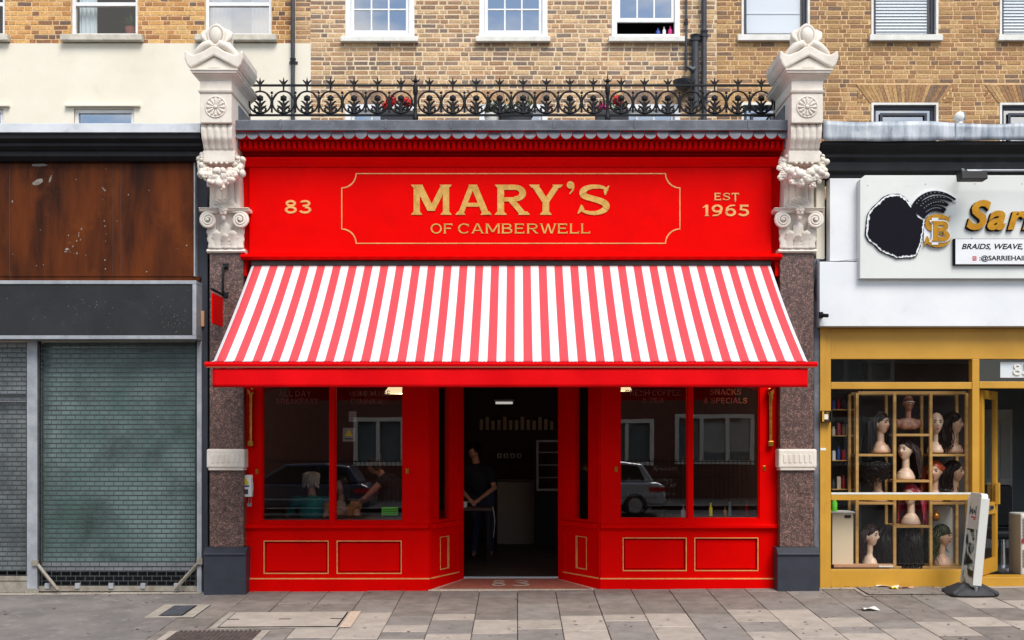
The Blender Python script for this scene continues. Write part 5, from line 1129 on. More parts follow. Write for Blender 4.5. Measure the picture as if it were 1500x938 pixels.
# upright to the pilaster
MB().box(PX(286, -.02), PX(304, -.02), -.02, .1, gz(-3.7, 0), bz1).build('side_strip', 'base_black', cs)
w_ = [(PX(281 + 3 * math.sin(k * .5) + k * .9, -.05), -.04, PZ(325 + k * 9, -.05)) for k in range(14)]
MB().tube(w_, .006, 6).build('cable', 'pipe_black', cs, smooth=True)
# shutters
zsh1 = sz0 - .001
def grille(x0, x1, z0, z1, y, parent, dense=.0555):
    rods, links = MB(), MB(); z = z0; row = 0; pitch = .112
    while z < z1:
        rods.box(x0, x1, y - .006, y + .006, z - .0065, z + .0065)
        x = x0 + (row % 2) * pitch / 2 + .03
        while x < x1:
            links.box(x - .0035, x + .0035, y - .009, y - .004, z - .008, min(z + dense + .008, z1)); x += pitch
        z += dense; row += 1
    return rods, links
mb = MB()
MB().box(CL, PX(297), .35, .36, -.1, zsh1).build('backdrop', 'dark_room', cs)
def shutter(x0, x1, zb, gm, name, glz0, glz1):
    r, l = grille(x0 + .01, x1 - .01, zb, zsh1 - .03, .0, None)
    g = tag(r.build(name, 'shutter_rod', cs, fix=False), kind='stuff'); tag(l.build('grille_links', 'shutter_link', g, fix=False), kind='stuff')
    MB().box(x0, x1, .12, .128, glz0, glz1).build('shop_pane', gm, cs)
    for xx in (x0 + .012, x1 - .012): MB().box(xx - .008, xx + .008, -.02, .015, zb, zsh1 - .01).build('guide_channel', 'shutter_rod', cs)
    return g
P0, P1, P2, P3 = PX(42), PX(57), PX(290), PX(297)
gL = gz(-5, 0)
shutter(P1, P2, PZ(858, 0), 'green_glass', 'mesh_shutter', PZ(824), zsh1)
shutter(PX(-260), P0, PZ(843, 0), 'grey_glass', 'mesh_shutter', PZ(838), zsh1)
MB().box(P0, P1, -.05, .10, gL - .04, zsh1).build('post', 'galv', cs, bevel=.004); MB().box(P2, P3, -.05, .10, gL - .04, zsh1).build('post', 'galv', cs, bevel=.004)
MB().box(P0 - .02, P1 + .02, -.055, -.051, gL - .02, gL + .05).build('post_rust', 'galv_dirty', cs)
MB().box(P1, P2, .06, .118, PZ(837), PZ(825)).build('window_rail', 'galv', cs, bevel=.004); MB().box(P1, P2, .10, .14, gL - .02, PZ(837)).build('window_foot', 'black_paint', cs)
MB().box(P1 + .01, P2 - .005, -.03, .03, PZ(866), PZ(858.5)).build('bottom_bar', 'galv_dirty', cs, bevel=.003)
for f in (.06, .25, .46, .66, .87): x = P1 + (P2 - P1) * f; MB().box(x - .028, x + .028, -.045, .0, PZ(862), PZ(854)).build('bar_lug', 'galv', cs, bevel=.003)
MB().box(PX(-260), P0, -.03, .03, PZ(868), PZ(851)).build('shutter_foot', 'galv_dirty', cs, bevel=.003); MB().box(PX(-260), P0, -.04, .03, PZ(850.5), PZ(844)).build('bottom_bar', 'galv_dirty', cs, bevel=.003)
for py in (572, 584): MB().box(PX(-260), P0, .03, .09, PZ(py + 5), PZ(py)).build('window_rail', 'galv', cs)
for xa, za, xb, zb in ((52, 824, 88, 864), (293, 822, 258, 863)):
    a, b = Vector((PX(xa, -.06), -.055, PZ(za, -.06))), Vector((PX(xb, -.06), -.12, PZ(xb and zb, -.06)))
    MB().tube([a, b], .022, 4).build('brace', 'galv_dirty', cs); MB().box(a.x - .035, a.x + .035, -.085, -.05, a.z - .04, a.z + .03).build('brace_hinge', 'galv_dirty', cs, bevel=.004)
mb = MB()
for k in range(46):
    x, z = rq.uniform(PX(266), PX(289)), 0; z = PZ(864) + rq.uniform(0, .16) * (x - PX(262)) / .25; s = rq.uniform(.012, .03); a = rq.uniform(0, 3)
    mb.add([(x + s * math.cos(a), .05 + rq.uniform(-.02, .04), z), (x + s * math.cos(a + 2), .05, z + s), (x - s, .06, z + s * .4)], [(0, 1, 2)])
tag(mb.build('dead_leaves', 'rust', None, fix=False), 'dead leaves caught in the bottom corner of the green shutter', 'litter', kind='stuff')
# ------------------------------------------------------------------ wig shop on the right
ws = thing('wig_shop', 'wig shop with yellow frames and white sign boards on the right', 'shopfront', (5, 0, 0))
WL, WR = PX(1205, -.35), 12.0
def wavy(u, v):
    x = WL + (7.4 - WL) * u; top = PZ(177 + 7 * min(1, u * 1.2) + 1.5 * math.sin(u * 17), YC); bot = PZ(206 + 1.2 * math.sin(u * 9), YC)
    return (x, YC - .006 + .006 * math.sin(u * 47 + v * 3), bot + (top - bot) * v)
ld = MB().grid(wavy, 60, 4).build('lead_capping', 'zinc', ws, smooth=True, fix=False, thick=.008)
def wtop(u, v): x, y, z = wavy(u, 1); return (x, YC + v * .9, z + .004 + v * .05)
MB().grid(wtop, 60, 1).build('lead_roof', 'zinc', ld, fix=False); MB().box(PX(1399, YC), PX(1400, YC), YC - .017, YC - .012, PZ(206, YC), PZ(180, YC)).build('lead_seam', 'zinc', ld)
zw = PZ(207, -.34)
zw0 = PZ(260, -.15)
MB().xprof([(.3, zw), (-.35, zw), (-.35, zw - .04), (-.31, zw - .07), (-.25, zw - .12), (-.25, zw - .16), (-.2, zw - .20), (-.2, zw - .30), (-.15, zw - .33), (-.15, zw0), (.3, zw0)], WL, WR).build('cornice', 'black_paint', ws)
MB().box(PX(1205, -.02), PX(1218, -.02), -.06, .1, PZ(262), zw0 + .2).build('side_strip', 'base_black', ws)
MB().box(PX(1196, -.02), PX(1208, -.02), -.02, .1, PZ(380), PZ(262)).build('side_plaster', 'cream_render', ws)
MB().box(PX(1192, -.02), PX(1200, -.02), -.04, .1, gz(3.5, 0), PZ(380) - .001).build('side_strip', 'lead', ws)
MB().tube([(PX(1196 + 2 * math.sin(k), -.06), -.06, PZ(382 + k * 9, -.06)) for k in range(10)], .008, 6).build('cable', 'pipe_black', ws, smooth=True)
MB().tube([(PX(1201, -.07), -.08, PZ(385)), (PX(1225, -.2), -.2, PZ(387)), (PX(1262, -.2), -.21, PZ(383.5))], .004, 6).build('cable', 'galv', ws, smooth=True)
MB().box(PX(1215, -.14), PX(1262, -.14), -.16, .0, PZ(383, -.14), PZ(262, -.14)).build('sign_back_panel', 'white_sign', ws, bevel=.003)
MB().box(PX(1200, -.18), WR, -.2, .0, PZ(478, -.2), PZ(384, -.2)).build('lower_sign_panel', 'white_sign', ws, bevel=.004)
YG = -.28
gx = lambda p: PX(p, YG)
gzz = lambda p: PZ(p, YG)
mb = MB(); mb.yprof([(gx(1260), gzz(408)), (9.5, gzz(408)), (9.5, gzz(257)), (gx(1267), gzz(257)), (gx(1260), gzz(263))], YG, -.05); sg = mb.build('sign_board', 'sign_pearl', ws, bevel=.003)
for px, py in ((1271, 272), (1355.5, 270), (1428, 269.5), (1497, 269.5), (1423.5, 349)): MB().sphere((gx(px), YG, gzz(py)), (.008, .004, .008), 8, 6).build('sign_screw', 'galv', sg)
# emblem: silhouette of a round head of hair with swept braids
k6 = lambda c: gx(1255 + c / 6.053); v6 = lambda c: gzz(255 + c / 6.053)
outl = [(455, 270), (420, 225), (370, 195), (310, 195), (240, 215), (190, 265), (140, 310), (105, 360), (95, 420), (90, 480), (85, 540), (110, 590), (160, 625), (200, 670), (255, 700), (310, 720), (350, 740), (410, 735), (470, 735), (515, 720), (545, 650), (560, 600), (575, 520), (585, 450), (590, 410), (560, 400), (500, 330)]
def ragged(pts, amp, grow, seed, sub=5):
    rnd = random.Random(seed); cx_ = sum(p[0] for p in pts) / len(pts); cy_ = sum(p[1] for p in pts) / len(pts); P = []
    for (a, b), (c, d) in zip(pts, pts[1:] + pts[:1]):
        for k in range(sub):
            f = k / sub; x, y = a + (c - a) * f, b + (d - b) * f; r = 1 + grow + rnd.uniform(-amp, amp); P.append((cx_ + (x - cx_) * r, cy_ + (y - cy_) * r))
    return P
def plate(P, y0, m, nm, d=.02): mb = MB(); mb.yprof([(k6(x), v6(y)) for x, y in P], YG - y0 - d, YG - y0); return mb.build(nm, m, sg)
plate(ragged(outl, .008, .055, 1), .0, 'logo_navy', 'emblem_edge'); plate(ragged(outl, .016, .03, 2), .006, 'white_sign', 'emblem_outline'); plate(ragged(outl, .026, -.03, 3), .012, 'logo_navy', 'emblem_hair')
def band(p0, p1, p2, p3, w0, w1, y0, m, nm, d=.02):
    A, B = [], []
    for k in range(15):
        t = k / 14; q = lambda i: (1 - t) ** 3 * p0[i] + 3 * (1 - t) ** 2 * t * p1[i] + 3 * (1 - t) * t * t * p2[i] + t ** 3 * p3[i]
        dq = lambda i: 3 * (1 - t) ** 2 * (p1[i] - p0[i]) + 6 * (1 - t) * t * (p2[i] - p1[i]) + 3 * t * t * (p3[i] - p2[i])
        dx, dy = dq(0), dq(1); l = math.hypot(dx, dy) or 1; w = (w0 * (1 - t) + w1 * t) / 2; A.append((q(0) - dy / l * w, q(1) + dx / l * w)); B.append((q(0) + dy / l * w, q(1) - dx / l * w))
    return plate(A + B[::-1], y0, m, nm, d)
band((560, 420), (480, 300), (640, 60), (880, 245), 190, 34, .002, 'white_sign', 'emblem_outline', .016)
for i, (p0, p1, p2, p3, w0, w1) in enumerate((((500, 330), (500, 240), (660, 80), (868, 232), 62, 12), ((520, 350), (560, 250), (700, 160), (835, 245), 58, 14), ((545, 370), (600, 260), (720, 220), (800, 285), 52, 22), ((570, 385), (620, 310), (700, 280), (772, 335), 48, 44))):
    o = band(p0, p1, p2, p3, w0, w1, .014 + i * .001, 'logo_navy', 'emblem_braid')
    mb = MB()
    for k in range(9):
        t = .22 + k * .075; q = lambda j: (1 - t) ** 3 * p0[j] + 3 * (1 - t) ** 2 * t * p1[j] + 3 * (1 - t) * t * t * p2[j] + t ** 3 * p3[j]
        mb.sphere((k6(q(0)), YG - .036 - i * .001, v6(q(1))), (.008, .003, .006), 6, 4)
    mb.build('braid_dot', 'hair_wall', o)
capS, _ = glyph('S', .24); capB, _ = glyph('B', .27)
def gl2(g, x0, x1, y0, y1, yo, m, nm, grow=0):
    xs = [p[0] for q in g for p in q]; zs = [p[1] for q in g for p in q]; mb = MB(); cx_, cz_ = (min(xs) + max(xs)) / 2, (min(zs) + max(zs)) / 2
    for i, p in enumerate(g):
        cxp = sum(u for u, v in p) / len(p); czp = sum(v for u, v in p) / len(p)
        mb.yprof([(k6(x0 + ((u + (u - cxp) * grow) - min(xs)) / (max(xs) - min(xs)) * (x1 - x0)), v6(y1 + ((v + (v - czp) * grow) - min(zs)) / (max(zs) - min(zs)) * (y0 - y1))) for u, v in p], YG - yo - .012 - (i % 7) * .0008, YG - yo)
    return mb.build(nm, m, sg)
plate([(600, 420), (650, 370), (760, 370), (810, 430), (825, 500), (815, 600), (760, 640), (640, 640), (590, 600), (590, 480)], .016, 'white_sign', 'monogram_back', .004)
gl2(capS, 585, 825, 362, 655, .022, 'sign_gold', 'letter'); gl2(capB, 640, 815, 420, 610, .036, 'white_sign', 'letter_edge', .25); gl2(capB, 648, 808, 426, 604, .046, 'sign_gold', 'letter')
for ch, a, b, y0, y1 in (('S', 962, 1178, 236, 488), ('a', 1145, 1310, 312, 490), ('r', 1325, 1500, 318, 490), ('r', 1455, 1640, 318, 490), ('i', 1660, 1730, 250, 490), ('e', 1740, 1890, 318, 490)):
    for m, e, yo, dp in (('logo_navy', 7, .0, .030), ('sign_gold', 0, .0305, .012)):
        xh = .729 if ch in 'Si' else .55
        text(ch, k6(a - (e and 6)), k6(b - (e and 6)), v6(y1 + (e and 5)), (v6(y0) - v6(y1)) / xh * .729, YG - yo, m, sg, 'letter' if m == 'sign_gold' else 'letter_return', dp, .28, .035 + (.006 if e else 0))
zb_ = MB(); zb_.yprof([(k6(848), v6(812)), (9.0, v6(812)), (9.0, v6(580)), (k6(848), v6(580))], YG - .04, YG); pnl = zb_.build('service_panel', 'logo_navy', sg)
MB().box(k6(862), 8.98, YG - .046, YG - .0401, v6(806), v6(584)).build('panel_face', 'white_sign', sg)
YT = YG - .046
text('BRAIDS, WEAVE,', k6(916), k6(1455), v6(672), .062, YT, 'ink', sg, 'lettering', .002, .28, .022)
text(':@SARRIEHAIR', k6(1072), k6(1500), v6(772), .055, YT, 'ink', sg, 'lettering', .002, 0, .022)
mb = MB(); x0, x1, z0, z1 = k6(1012), k6(1046), v6(774), v6(736); frame(mb, x0, x1, z0, z1, .007, YT - .003, YT); mb.tube([((x0 + x1) / 2 + .010 * math.cos(a), YT - .002, (z0 + z1) / 2 + .010 * math.sin(a)) for a in [2 * math.pi * k / 14 for k in range(14)]], .003, 5, closed=True); mb.build('icon', 'ink_red', sg)
# floodlight on a rail above the sign
fl = thing('floodlight', 'black box floodlight on a steel pole above the white sign', 'lamp', (PX(1424, -.6), -.6, PZ(265, -.6)))
MB().xprof([(-.52, PZ(252, -.6)), (-.68, PZ(253, -.6)), (-.70, PZ(265, -.6)), (-.55, PZ(265.5, -.6))], PX(1405, -.62), PX(1443, -.62)).build('housing', 'black_paint', fl, bevel=.006)
MB().tube([(PX(1440, -.55), -.5, PZ(249.5, -.55)), (PX(1420, -.55), -.5, PZ(249.5, -.55))], .016, 8).build('hinge', 'galv', fl)
MB().tube([(PX(1416, -.5), -.5, PZ(250, -.5)), (PX(1700, -.5), -.5, PZ(250, -.5))], .014, 8).build('pole', 'galv', fl, smooth=True)
for p in (1412, 1600): MB().tube([(PX(p, -.5), -.5, PZ(250, -.5)), (PX(p, -.2), -.14, PZ(246, -.2))], .014, 8).build('pole_bracket', 'galv', fl)
cc = thing('camera_bracket', 'small black camera clip at the edge of the white lower sign', 'security camera', (PX(1206, -.25), -.2, PZ(462, -.25)))
MB().box(PX(1201, -.25), PX(1206, -.25), -.25, -.2, PZ(466, -.25), PZ(457, -.25)).build('clip', 'iron', cc, bevel=.004); MB().tube([(PX(1205, -.26), -.25, PZ(462, -.26)), (PX(1212, -.28), -.30, PZ(463, -.28))], .022, 10).build('lens_barrel', 'iron', cc, smooth=True)
# white dome on the roof edge
dm = thing('roof_vent', 'small white ball vent on the lead edge above the wig shop', 'vent', (PX(1407, -.2), -.2, PZ(178, -.2)))
MB().sphere((PX(1406, -.2), -.2, PZ(172, -.2)), (.065, .06, .065), 16, 10).build('ball', 'white_sill', dm, smooth=True); MB().lathe([(.03, -.1), (.035, 0), (.02, .02)], (PX(1406, -.2), -.2, PZ(178, -.2)), 12).build('neck', 'white_sill', dm, smooth=True); MB().box(PX(1408, -.2), PX(1413, -.2), -.25, -.2, PZ(177, -.2), PZ(167, -.2)).build('grille', 'hair_wall', dm, bevel=.01)
# yellow timber front
def yb(x0, x1, z0, z1, y0=-.04, y1=.06, name='frame_bar', parent=ws, bevel=.004): return MB().box(x0, x1, y0, y1, z0, z1).build(name, 'yellow_paint', parent, bevel=bevel)
WZ = lambda p: PZ(p, -.04)
WX = lambda p: PX(p, -.04)
gR = gz(4.2, 0)
yb(WX(1200.5), WX(1209), gR - .05, WZ(480), -.06, .06, 'frame_post'); yb(WX(1209.3), WX(1217), gR - .05, WZ(480), -.045, .06, 'frame_post')
yb(WX(1217.3), WR, WZ(526), WZ(481), -.03, .06, 'head_board'); yb(WX(1424), WX(1434.5), gR - .03, WZ(526.3), -.045, .06, 'frame_post')
yb(WX(1217.3), WX(1423.7), WZ(570), WZ(560)); yb(WX(1217.3), WX(1423.7), WZ(733), WZ(722.5), -.045); yb(WX(1217.3), WX(1423.7), gR - .05, WZ(835), -.03, .08, 'stall_board')
MB().box(WX(1217.3), WX(1423.7), -.048, -.0455, WZ(724.5), WZ(721.5)).build('bar_highlight', 'white_sill', ws)
yb(WX(1434.8), 7.6, WZ(569), WZ(559)); yb(WX(1434.8), 7.6, gR - .04, WZ(846), -.02, .25, 'door_sill')
for x0, x1, z0, z1 in ((1217, 1424, 560, 526.5), (1217, 1424, 722.5, 570), (1217, 1424, 835, 733), (1434.5, 1640, 559, 526.5)): pane(WX(x0), WX(x1), WZ(z0), WZ(z1), .02, 'hair_glass', ws)
np_ = MB().box(WX(1469), WX(1540), .026, .03, WZ(553), WZ(530)).build('number_plate', 'blind', ws); capitals('85', WX(1487), WX(1513), WZ(549), .13, .015, 'paper', np_, .2, .1, 'number', .003, True)
mb = MB(); x0 = WX(1202)
al = thing('entry_box', 'open black and yellow box fixed to the yellow post', 'junction box', (WX(1209), -.1, WZ(619)))
mb = MB(); frame(mb, WX(1201), WX(1216), WZ(619), WZ(602), .016, -.13, -.06); mb.build('box', 'black_paint', al, bevel=.003); MB().box(WX(1201), WX(1204), -.135, -.06, WZ(618), WZ(603)).build('side_cover', 'yellow_paint', al); MB().box(WX(1205), WX(1211), -.11, -.06, WZ(615), WZ(607)).build('dial', 'paper', al, bevel=.004)
MB().box(WX(1201), WX(1209), -.064, -.0605, WZ(660), WZ(656.5)).build('door_label', 'paper', ws)
# open door
Md = Matrix.Translation((WX(1441), .05, 0)) @ Matrix.Rotation(R(52), 4, 'Z'); dw = .66
d0, d1 = WZ(846) + .01, WZ(571); mr = WZ(745)
mb = MB(Md)
for a, b, c, d in rects_minus(0, dw, d0, d1, [(.09, dw - .09, d0 + .17, mr - .09), (.09, dw - .09, mr + .05, d1 - .10)]): mb.box(a, b, -.02, .025, c, d)
dr = mb.build('open_door', 'yellow_paint', ws, bevel=0)
for a, b in ((d0 + .17, mr - .09), (mr + .05, d1 - .10)): mb = MB(Md); mb.add([(.09, 0, a), (dw - .09, 0, a), (dw - .09, 0, b), (.09, 0, b)], [(0, 1, 2, 3)]); mb.build('door_pane', 'hair_glass', dr, fix=False)
mb = MB(Md); mb.box(.26, .44, -.034, -.0205, mr - .035, mr + .015); mb.build('letter_box', 'chrome', dr, bevel=.004); mb = MB(Md); mb.box(.29, .41, -.038, -.0345, mr - .018, mr - .002); mb.build('letter_slot', 'iron', dr)
mb = MB(Md); mb.box(dw - .12, dw - .075, -.07, -.0205, mr + .02, mr + .28); mb.build('door_handle', 'yellow_paint', dr, bevel=.005)
# ------------------------------------------------------------------ heads, people
def add_head(mb, c, s=1.0, yaw=0.0, pitch=0.0):
    """head facing -Y before the turn; c = centre of the skull"""
    Rm = Matrix.Rotation(yaw, 3, 'Z') @ Matrix.Rotation(pitch, 3, 'X'); nu, nv = 28, 22; vs = []; c = Vector(c)
    def pt(a, b):
        x, y, z = math.cos(b) * math.cos(a), math.cos(b) * math.sin(a), math.sin(b)
        px, py, pz = x * .074, y * .094, z * .118
        if z < 0: k = 1 - .34 * (-z) ** 1.3; px *= k; py = py * (1 - .25 * (-z)) - .012 * (-z)
        fr = max(0, -y)
        g = lambda gx, gz_, w: math.exp(-((px - gx) ** 2 + (pz - gz_) ** 2) / (w * w))
        if y < 0:
            py *= .95
            py += -.024 * g(0, -.018, .013) - .012 * g(0, .004, .011) + .010 * g(.03, .012, .016) + .010 * g(-.03, .012, .016) - .006 * g(0, -.056, .016) - .009 * g(0, -.092, .02) - .004 * g(.036, -.02, .02) - .004 * g(-.036, -.02, .02)
        return c + Rm @ (Vector((px, py, pz)) * s)
    vs.append(pt(0, -math.pi / 2))
    for j in range(1, nv):
        for i in range(nu): vs.append(pt(2 * math.pi * i / nu, -math.pi / 2 + math.pi * j / nv))
    vs.append(pt(0, math.pi / 2)); t = len(vs) - 1; fs = []
    for i in range(nu):
        k = (i + 1) % nu; fs.append((0, 1 + k, 1 + i)); fs.append((t, t - nu + i, t - nu + k))
        for j in range(nv - 2): a = 1 + j * nu; fs.append((a + i, a + k, a + nu + k, a + nu + i))
    mb.add(vs, fs)
    for sx in (-1, 1): mb.sphere(tuple(c + Rm @ (Vector((sx * .073, .012, -.005)) * s)), (.014 * s, .02 * s, .03 * s), 8, 6)
    return Rm
def remesh(o, vox, smooth=4):
    m = o.modifiers.new('remesh', 'REMESH'); m.mode = 'VOXEL'; m.voxel_size = vox; m.use_smooth_shade = True
    if smooth: k = o.modifiers.new('smooth', 'SMOOTH'); k.factor = .5; k.iterations = smooth
    freeze(o); return o
def face_bits(root, c, Rm, s=1.0, lips='lips'):
    c = Vector(c); q = lambda x, y, z: tuple(c + Rm @ (Vector((x, y, z)) * s))
    mb = MB(); mb.sphere(q(0, -.082, -.053), (.016 * s, .007 * s, .0045 * s), 10, 6); mb.sphere(q(0, -.081, -.060), (.014 * s, .007 * s, .0045 * s), 10, 6); mb.build('lips', lips, root, smooth=True)
    for sx in (-1, 1):
        mb = MB(); mb.sphere(q(sx * .030, -.077, .010), (.013 * s, .008 * s, .0065 * s), 10, 6); mb.build('eye', 'eye_dark', root, smooth=True)
        mb = MB(); mb.tube([q(sx * .014, -.090, .030), q(sx * .030, -.087, .036), q(sx * .046, -.076, .031)], .0035 * s, 6); mb.build('eyebrow', 'eye_dark', root, smooth=True)
BUST = {}
def bust_mesh(kind, skin):
    key = (kind, skin)
    if key in BUST: return BUST[key]
    mb = MB(); hz_ = .36
    add_head(mb, (0, 0, hz_), 1.1); mb.cone((0, .012, .12), (0, .012, .30), .046, .043, 14)
    if kind == 'wide':
        mb.sphere((0, .02, .04), (.19, .085, .09), 20, 12)
        for s in (-1, 1): mb.sphere((s * .165, .02, .035), (.055, .065, .075), 12, 8); mb.sphere((s * .07, -.04, .0), (.075, .05, .06), 12, 8)
        mb.sphere((0, 0, -.01), (.17, .075, .05), 16, 8)
    else:
        mb.sphere((0, .01, .08), (.085, .07, .07), 18, 10); mb.lathe([(.10, 0), (.115, .012), (.112, .04), (.085, .10)], (0, .005, 0), 20); mb.sphere((0, -.035, .05), (.075, .05, .05), 14, 8)
    o = mb.build('bust', skin, None, fix=True); remesh(o, .0075, 3); me = o.data; bpy.data.objects.remove(o); BUST[key] = me; return me
def wig(root, style, m, seed, yaw=0.0):
    rnd = random.Random(seed); mb = MB(); C = Vector((0, .0, .367))
    if style == 'bald': return
    if style == 'band':
        mb.tube([(.083 * math.cos(a), .104 * math.sin(a) * .98, .36 + .062 + .024 * -math.sin(a)) for a in [2 * math.pi * k / 30 for k in range(30)]], .007, 6, closed=True); mb.build('headband', m, root, smooth=True); return
    face = lambda a: math.cos(a + math.pi / 2)           # 1 towards -Y
    n = {'long': 250, 'curly': 260, 'braids': 90, 'short': 170}[style]
    mb.sphere((C.x, C.y + .014, C.z + .030), (.089, .101, .106), 18, 10) if style != 'braids' else mb.sphere((C.x, C.y + .012, C.z + .035), (.09, .104, .106), 18, 10)
    for k in range(n):
        a = rnd.uniform(0, 2 * math.pi); f = -math.sin(a)
        b = rnd.uniform(.25, 1.45)
        if f > .2 and b < .85: a += math.pi; f = -f
        p = C + Vector((math.cos(a) * math.cos(b) * .09, math.sin(a) * math.cos(b) * .108 + .008, math.sin(b) * .132)); P = [p]
        side = Vector((math.cos(a), math.sin(a), 0))
        if f > .35: side = Vector((1 if math.cos(a) > 0 else -1, .25, 0)).normalized()
        ln = {'long': rnd.uniform(.32, .47), 'short': rnd.uniform(.12, .2), 'curly': rnd.uniform(.14, .24), 'braids': rnd.uniform(.3, .42)}[style]
        w0, ph = rnd.uniform(.008, .03), rnd.uniform(0, 6); sg_ = 8 if style != 'curly' else 14
        for q in range(1, sg_ + 1):
            t = q / sg_; z = p.z - ln * t ** 1.2 if style != 'curly' else p.z + .03 - ln * t
            out = .110 + .062 * t + (.03 * math.sin(t * 3) if style == 'curly' else 0) + rnd.uniform(0, .004)
            hd = C + side * out * (1.0 if style != 'long' else 1.0 + .04 * math.sin(t * 4))
            blend = min(1, t * 2.4); xy = Vector((p.x, p.y, 0)) * (1 - blend) + Vector((hd.x, hd.y + .012, 0)) * blend
            wv = w0 * math.sin(ph + t * (7 if style == 'long' else 16)); xy += Vector((-side.y, side.x, 0)) * wv * (2 if style == 'curly' else 1)
            P.append(Vector((xy.x, xy.y + .035 * blend, z)))
        r = .0105 if style != 'braids' else .012
        mb.tube(P, [r] + [r * (1 - .55 * (i / sg_)) for i in range(1, sg_ + 1)], 4 if style != 'braids' else 6)
    mb.build('wig', m, root, fix=False, smooth=True)
def mannequin(px, py, Y, yaw, skin, style, hair, label, kind='slim', s=1.0, seed=1):
    root = thing('mannequin_head', label, 'mannequin', (0, 0, 0), 'wig display heads')
    b = link('bust', bust_mesh(kind, skin), root); 
    Rm = Matrix.Identity(3); face_bits(root, (0, 0, .36), Rm, 1.1); wig(root, style, hair, seed)
    root.location = (PX(px, Y), Y, PZ(py, Y) + (.0 if kind == 'slim' else .045)); root.rotation_euler = (0, 0, R(yaw)); root.scale = (s, s, s); return root
MY = .42
heads = [
 (1291, 664, 38, 'skin_tan', 'long', 'black_hair', 'pale head with long black wig, upper left compartment of the display', 'slim'),
 (1331, 635, 0, 'skin_brown', 'band', 'paper', 'brown bald bust with shoulders and white headband, top centre compartment', 'wide'),
 (1372, 664, -12, 'skin_pale', 'bald', 'black_hair', 'bald pale head in the upper right compartment', 'slim'),
 (1397, 664, 62, 'skin_tan', 'long', 'black_hair', 'head in a straight black wig at the right end of the upper shelf', 'slim'),
 (1326, 703, -48, 'skin_pale', 'long', 'brown_hair', 'pale head with long dark wig facing left in the centre compartment', 'slim'),
 (1287, 735, 115, 'skin_tan', 'curly', 'black_hair', 'head turned away in a curly black wig, left middle compartment', 'slim'),
 (1369, 735, -30, 'skin_tan', 'long', 'orange_hair', 'head with orange wig in the right middle compartment', 'slim'),
 (1398, 735, 62, 'skin_tan', 'long', 'black_hair', 'head in black wig facing right beside the orange wig', 'slim'),
 (1334, 769, -42, 'skin_pale', 'long', 'burgundy_hair', 'head with burgundy red wig behind the middle yellow bar', 'slim'),
 (1276, 829, 42, 'skin_pale', 'long', 'brown_hair', 'pale head with long brown wig at the lower left of the window', 'slim'),
 (1298, 829, 130, 'skin_tan', 'long', 'black_hair', 'dark wigged head turned away beside the lower left pale head', 'slim'),
 (1332, 830, 150, 'skin_tan', 'long', 'black_hair', 'black wig seen from behind in the lower centre compartment', 'slim'),
 (1381, 829, 55, 'skin_tan', 'braids', 'green_hair', 'head with long green braids in the lower right compartment', 'slim')]
for i, (px, py, yaw, skin, style, hair, lab, kind) in enumerate(heads): mannequin(px, py, MY + (.06 if i in (10,) else 0), yaw, skin, style, hair, lab, kind, 1.0 if kind == 'slim' else .76, i + 3)
# --- display rack and the room behind it
dk = thing('display_rack', 'yellow timber display rack of open compartments behind the wig shop glass', 'display rack', (PX(1335, MY), MY, WZ(835)))
DX = lambda p: PX(p, MY - .14)
DZ = lambda p: PZ(p, MY - .14)
def ybar(x0, x1, z0, z1, y0, y1, nm): MB().box(x0, x1, y0, y1, z0, z1).build(nm, 'yellow_wood', dk, bevel=.003)
for p in (1255, 1310, 1363, 1415.5):
    ybar(DX(p) - .018, DX(p) + .018, DZ(834), DZ(576), MY - .16, MY - .12, 'upright'); ybar(DX(p) - .018, DX(p) + .018, DZ(834), DZ(576), MY + .14, MY + .18, 'upright')
ybar(DX(1257), DX(1414), DZ(578), DZ(573.5), MY - .155, MY - .125, 'top_bar'); ybar(DX(1257), DX(1414), DZ(578), DZ(573.5), MY + .145, MY + .175, 'top_bar')
for x0, x1, p in ((1257, 1308, 667), (1312, 1361, 637.5), (1312, 1361, 705), (1365, 1413, 667), (1257, 1308, 737.5), (1365, 1413, 737.5), (1312, 1361, 771.5), (1257, 1413, 831.5)):
    ybar(DX(x0), DX(x1), DZ(p + 1.8) , DZ(p - 1.8), MY - .155, MY + .175, 'shelf')
struct('wig_shop_floor', MB().add([(3.45, .05, .06), (9.5, .05, .06), (9.5, 4.5, .06), (3.45, 4.5, .06)], [(0, 1, 2, 3)]), 'cafe_floor', fix=False)
struct('wig_shop_wall', MB().add([(3.45, .08, 0), (3.45, 4.5, 0), (9.5, 4.5, 0), (9.5, .08, 0), (3.45, .08, 3.2), (3.45, 4.5, 3.2), (9.5, 4.5, 3.2), (9.5, .08, 3.2)], [(0, 1, 5, 4), (1, 2, 6, 5), (2, 3, 7, 6)]), 'hair_wall', fix=False)
struct('wig_shop_ceiling', MB().add([(3.45, .07, 3.1), (9.5, .07, 3.1), (9.5, 4.5, 3.1), (3.45, 4.5, 3.1)], [(0, 1, 2, 3)]), 'hair_wall', fix=False)
MB().box(PX(1262, .8), PX(1418, .8), .78, .8, .1, 2.7).build('display_backing', 'dark_room', dk)
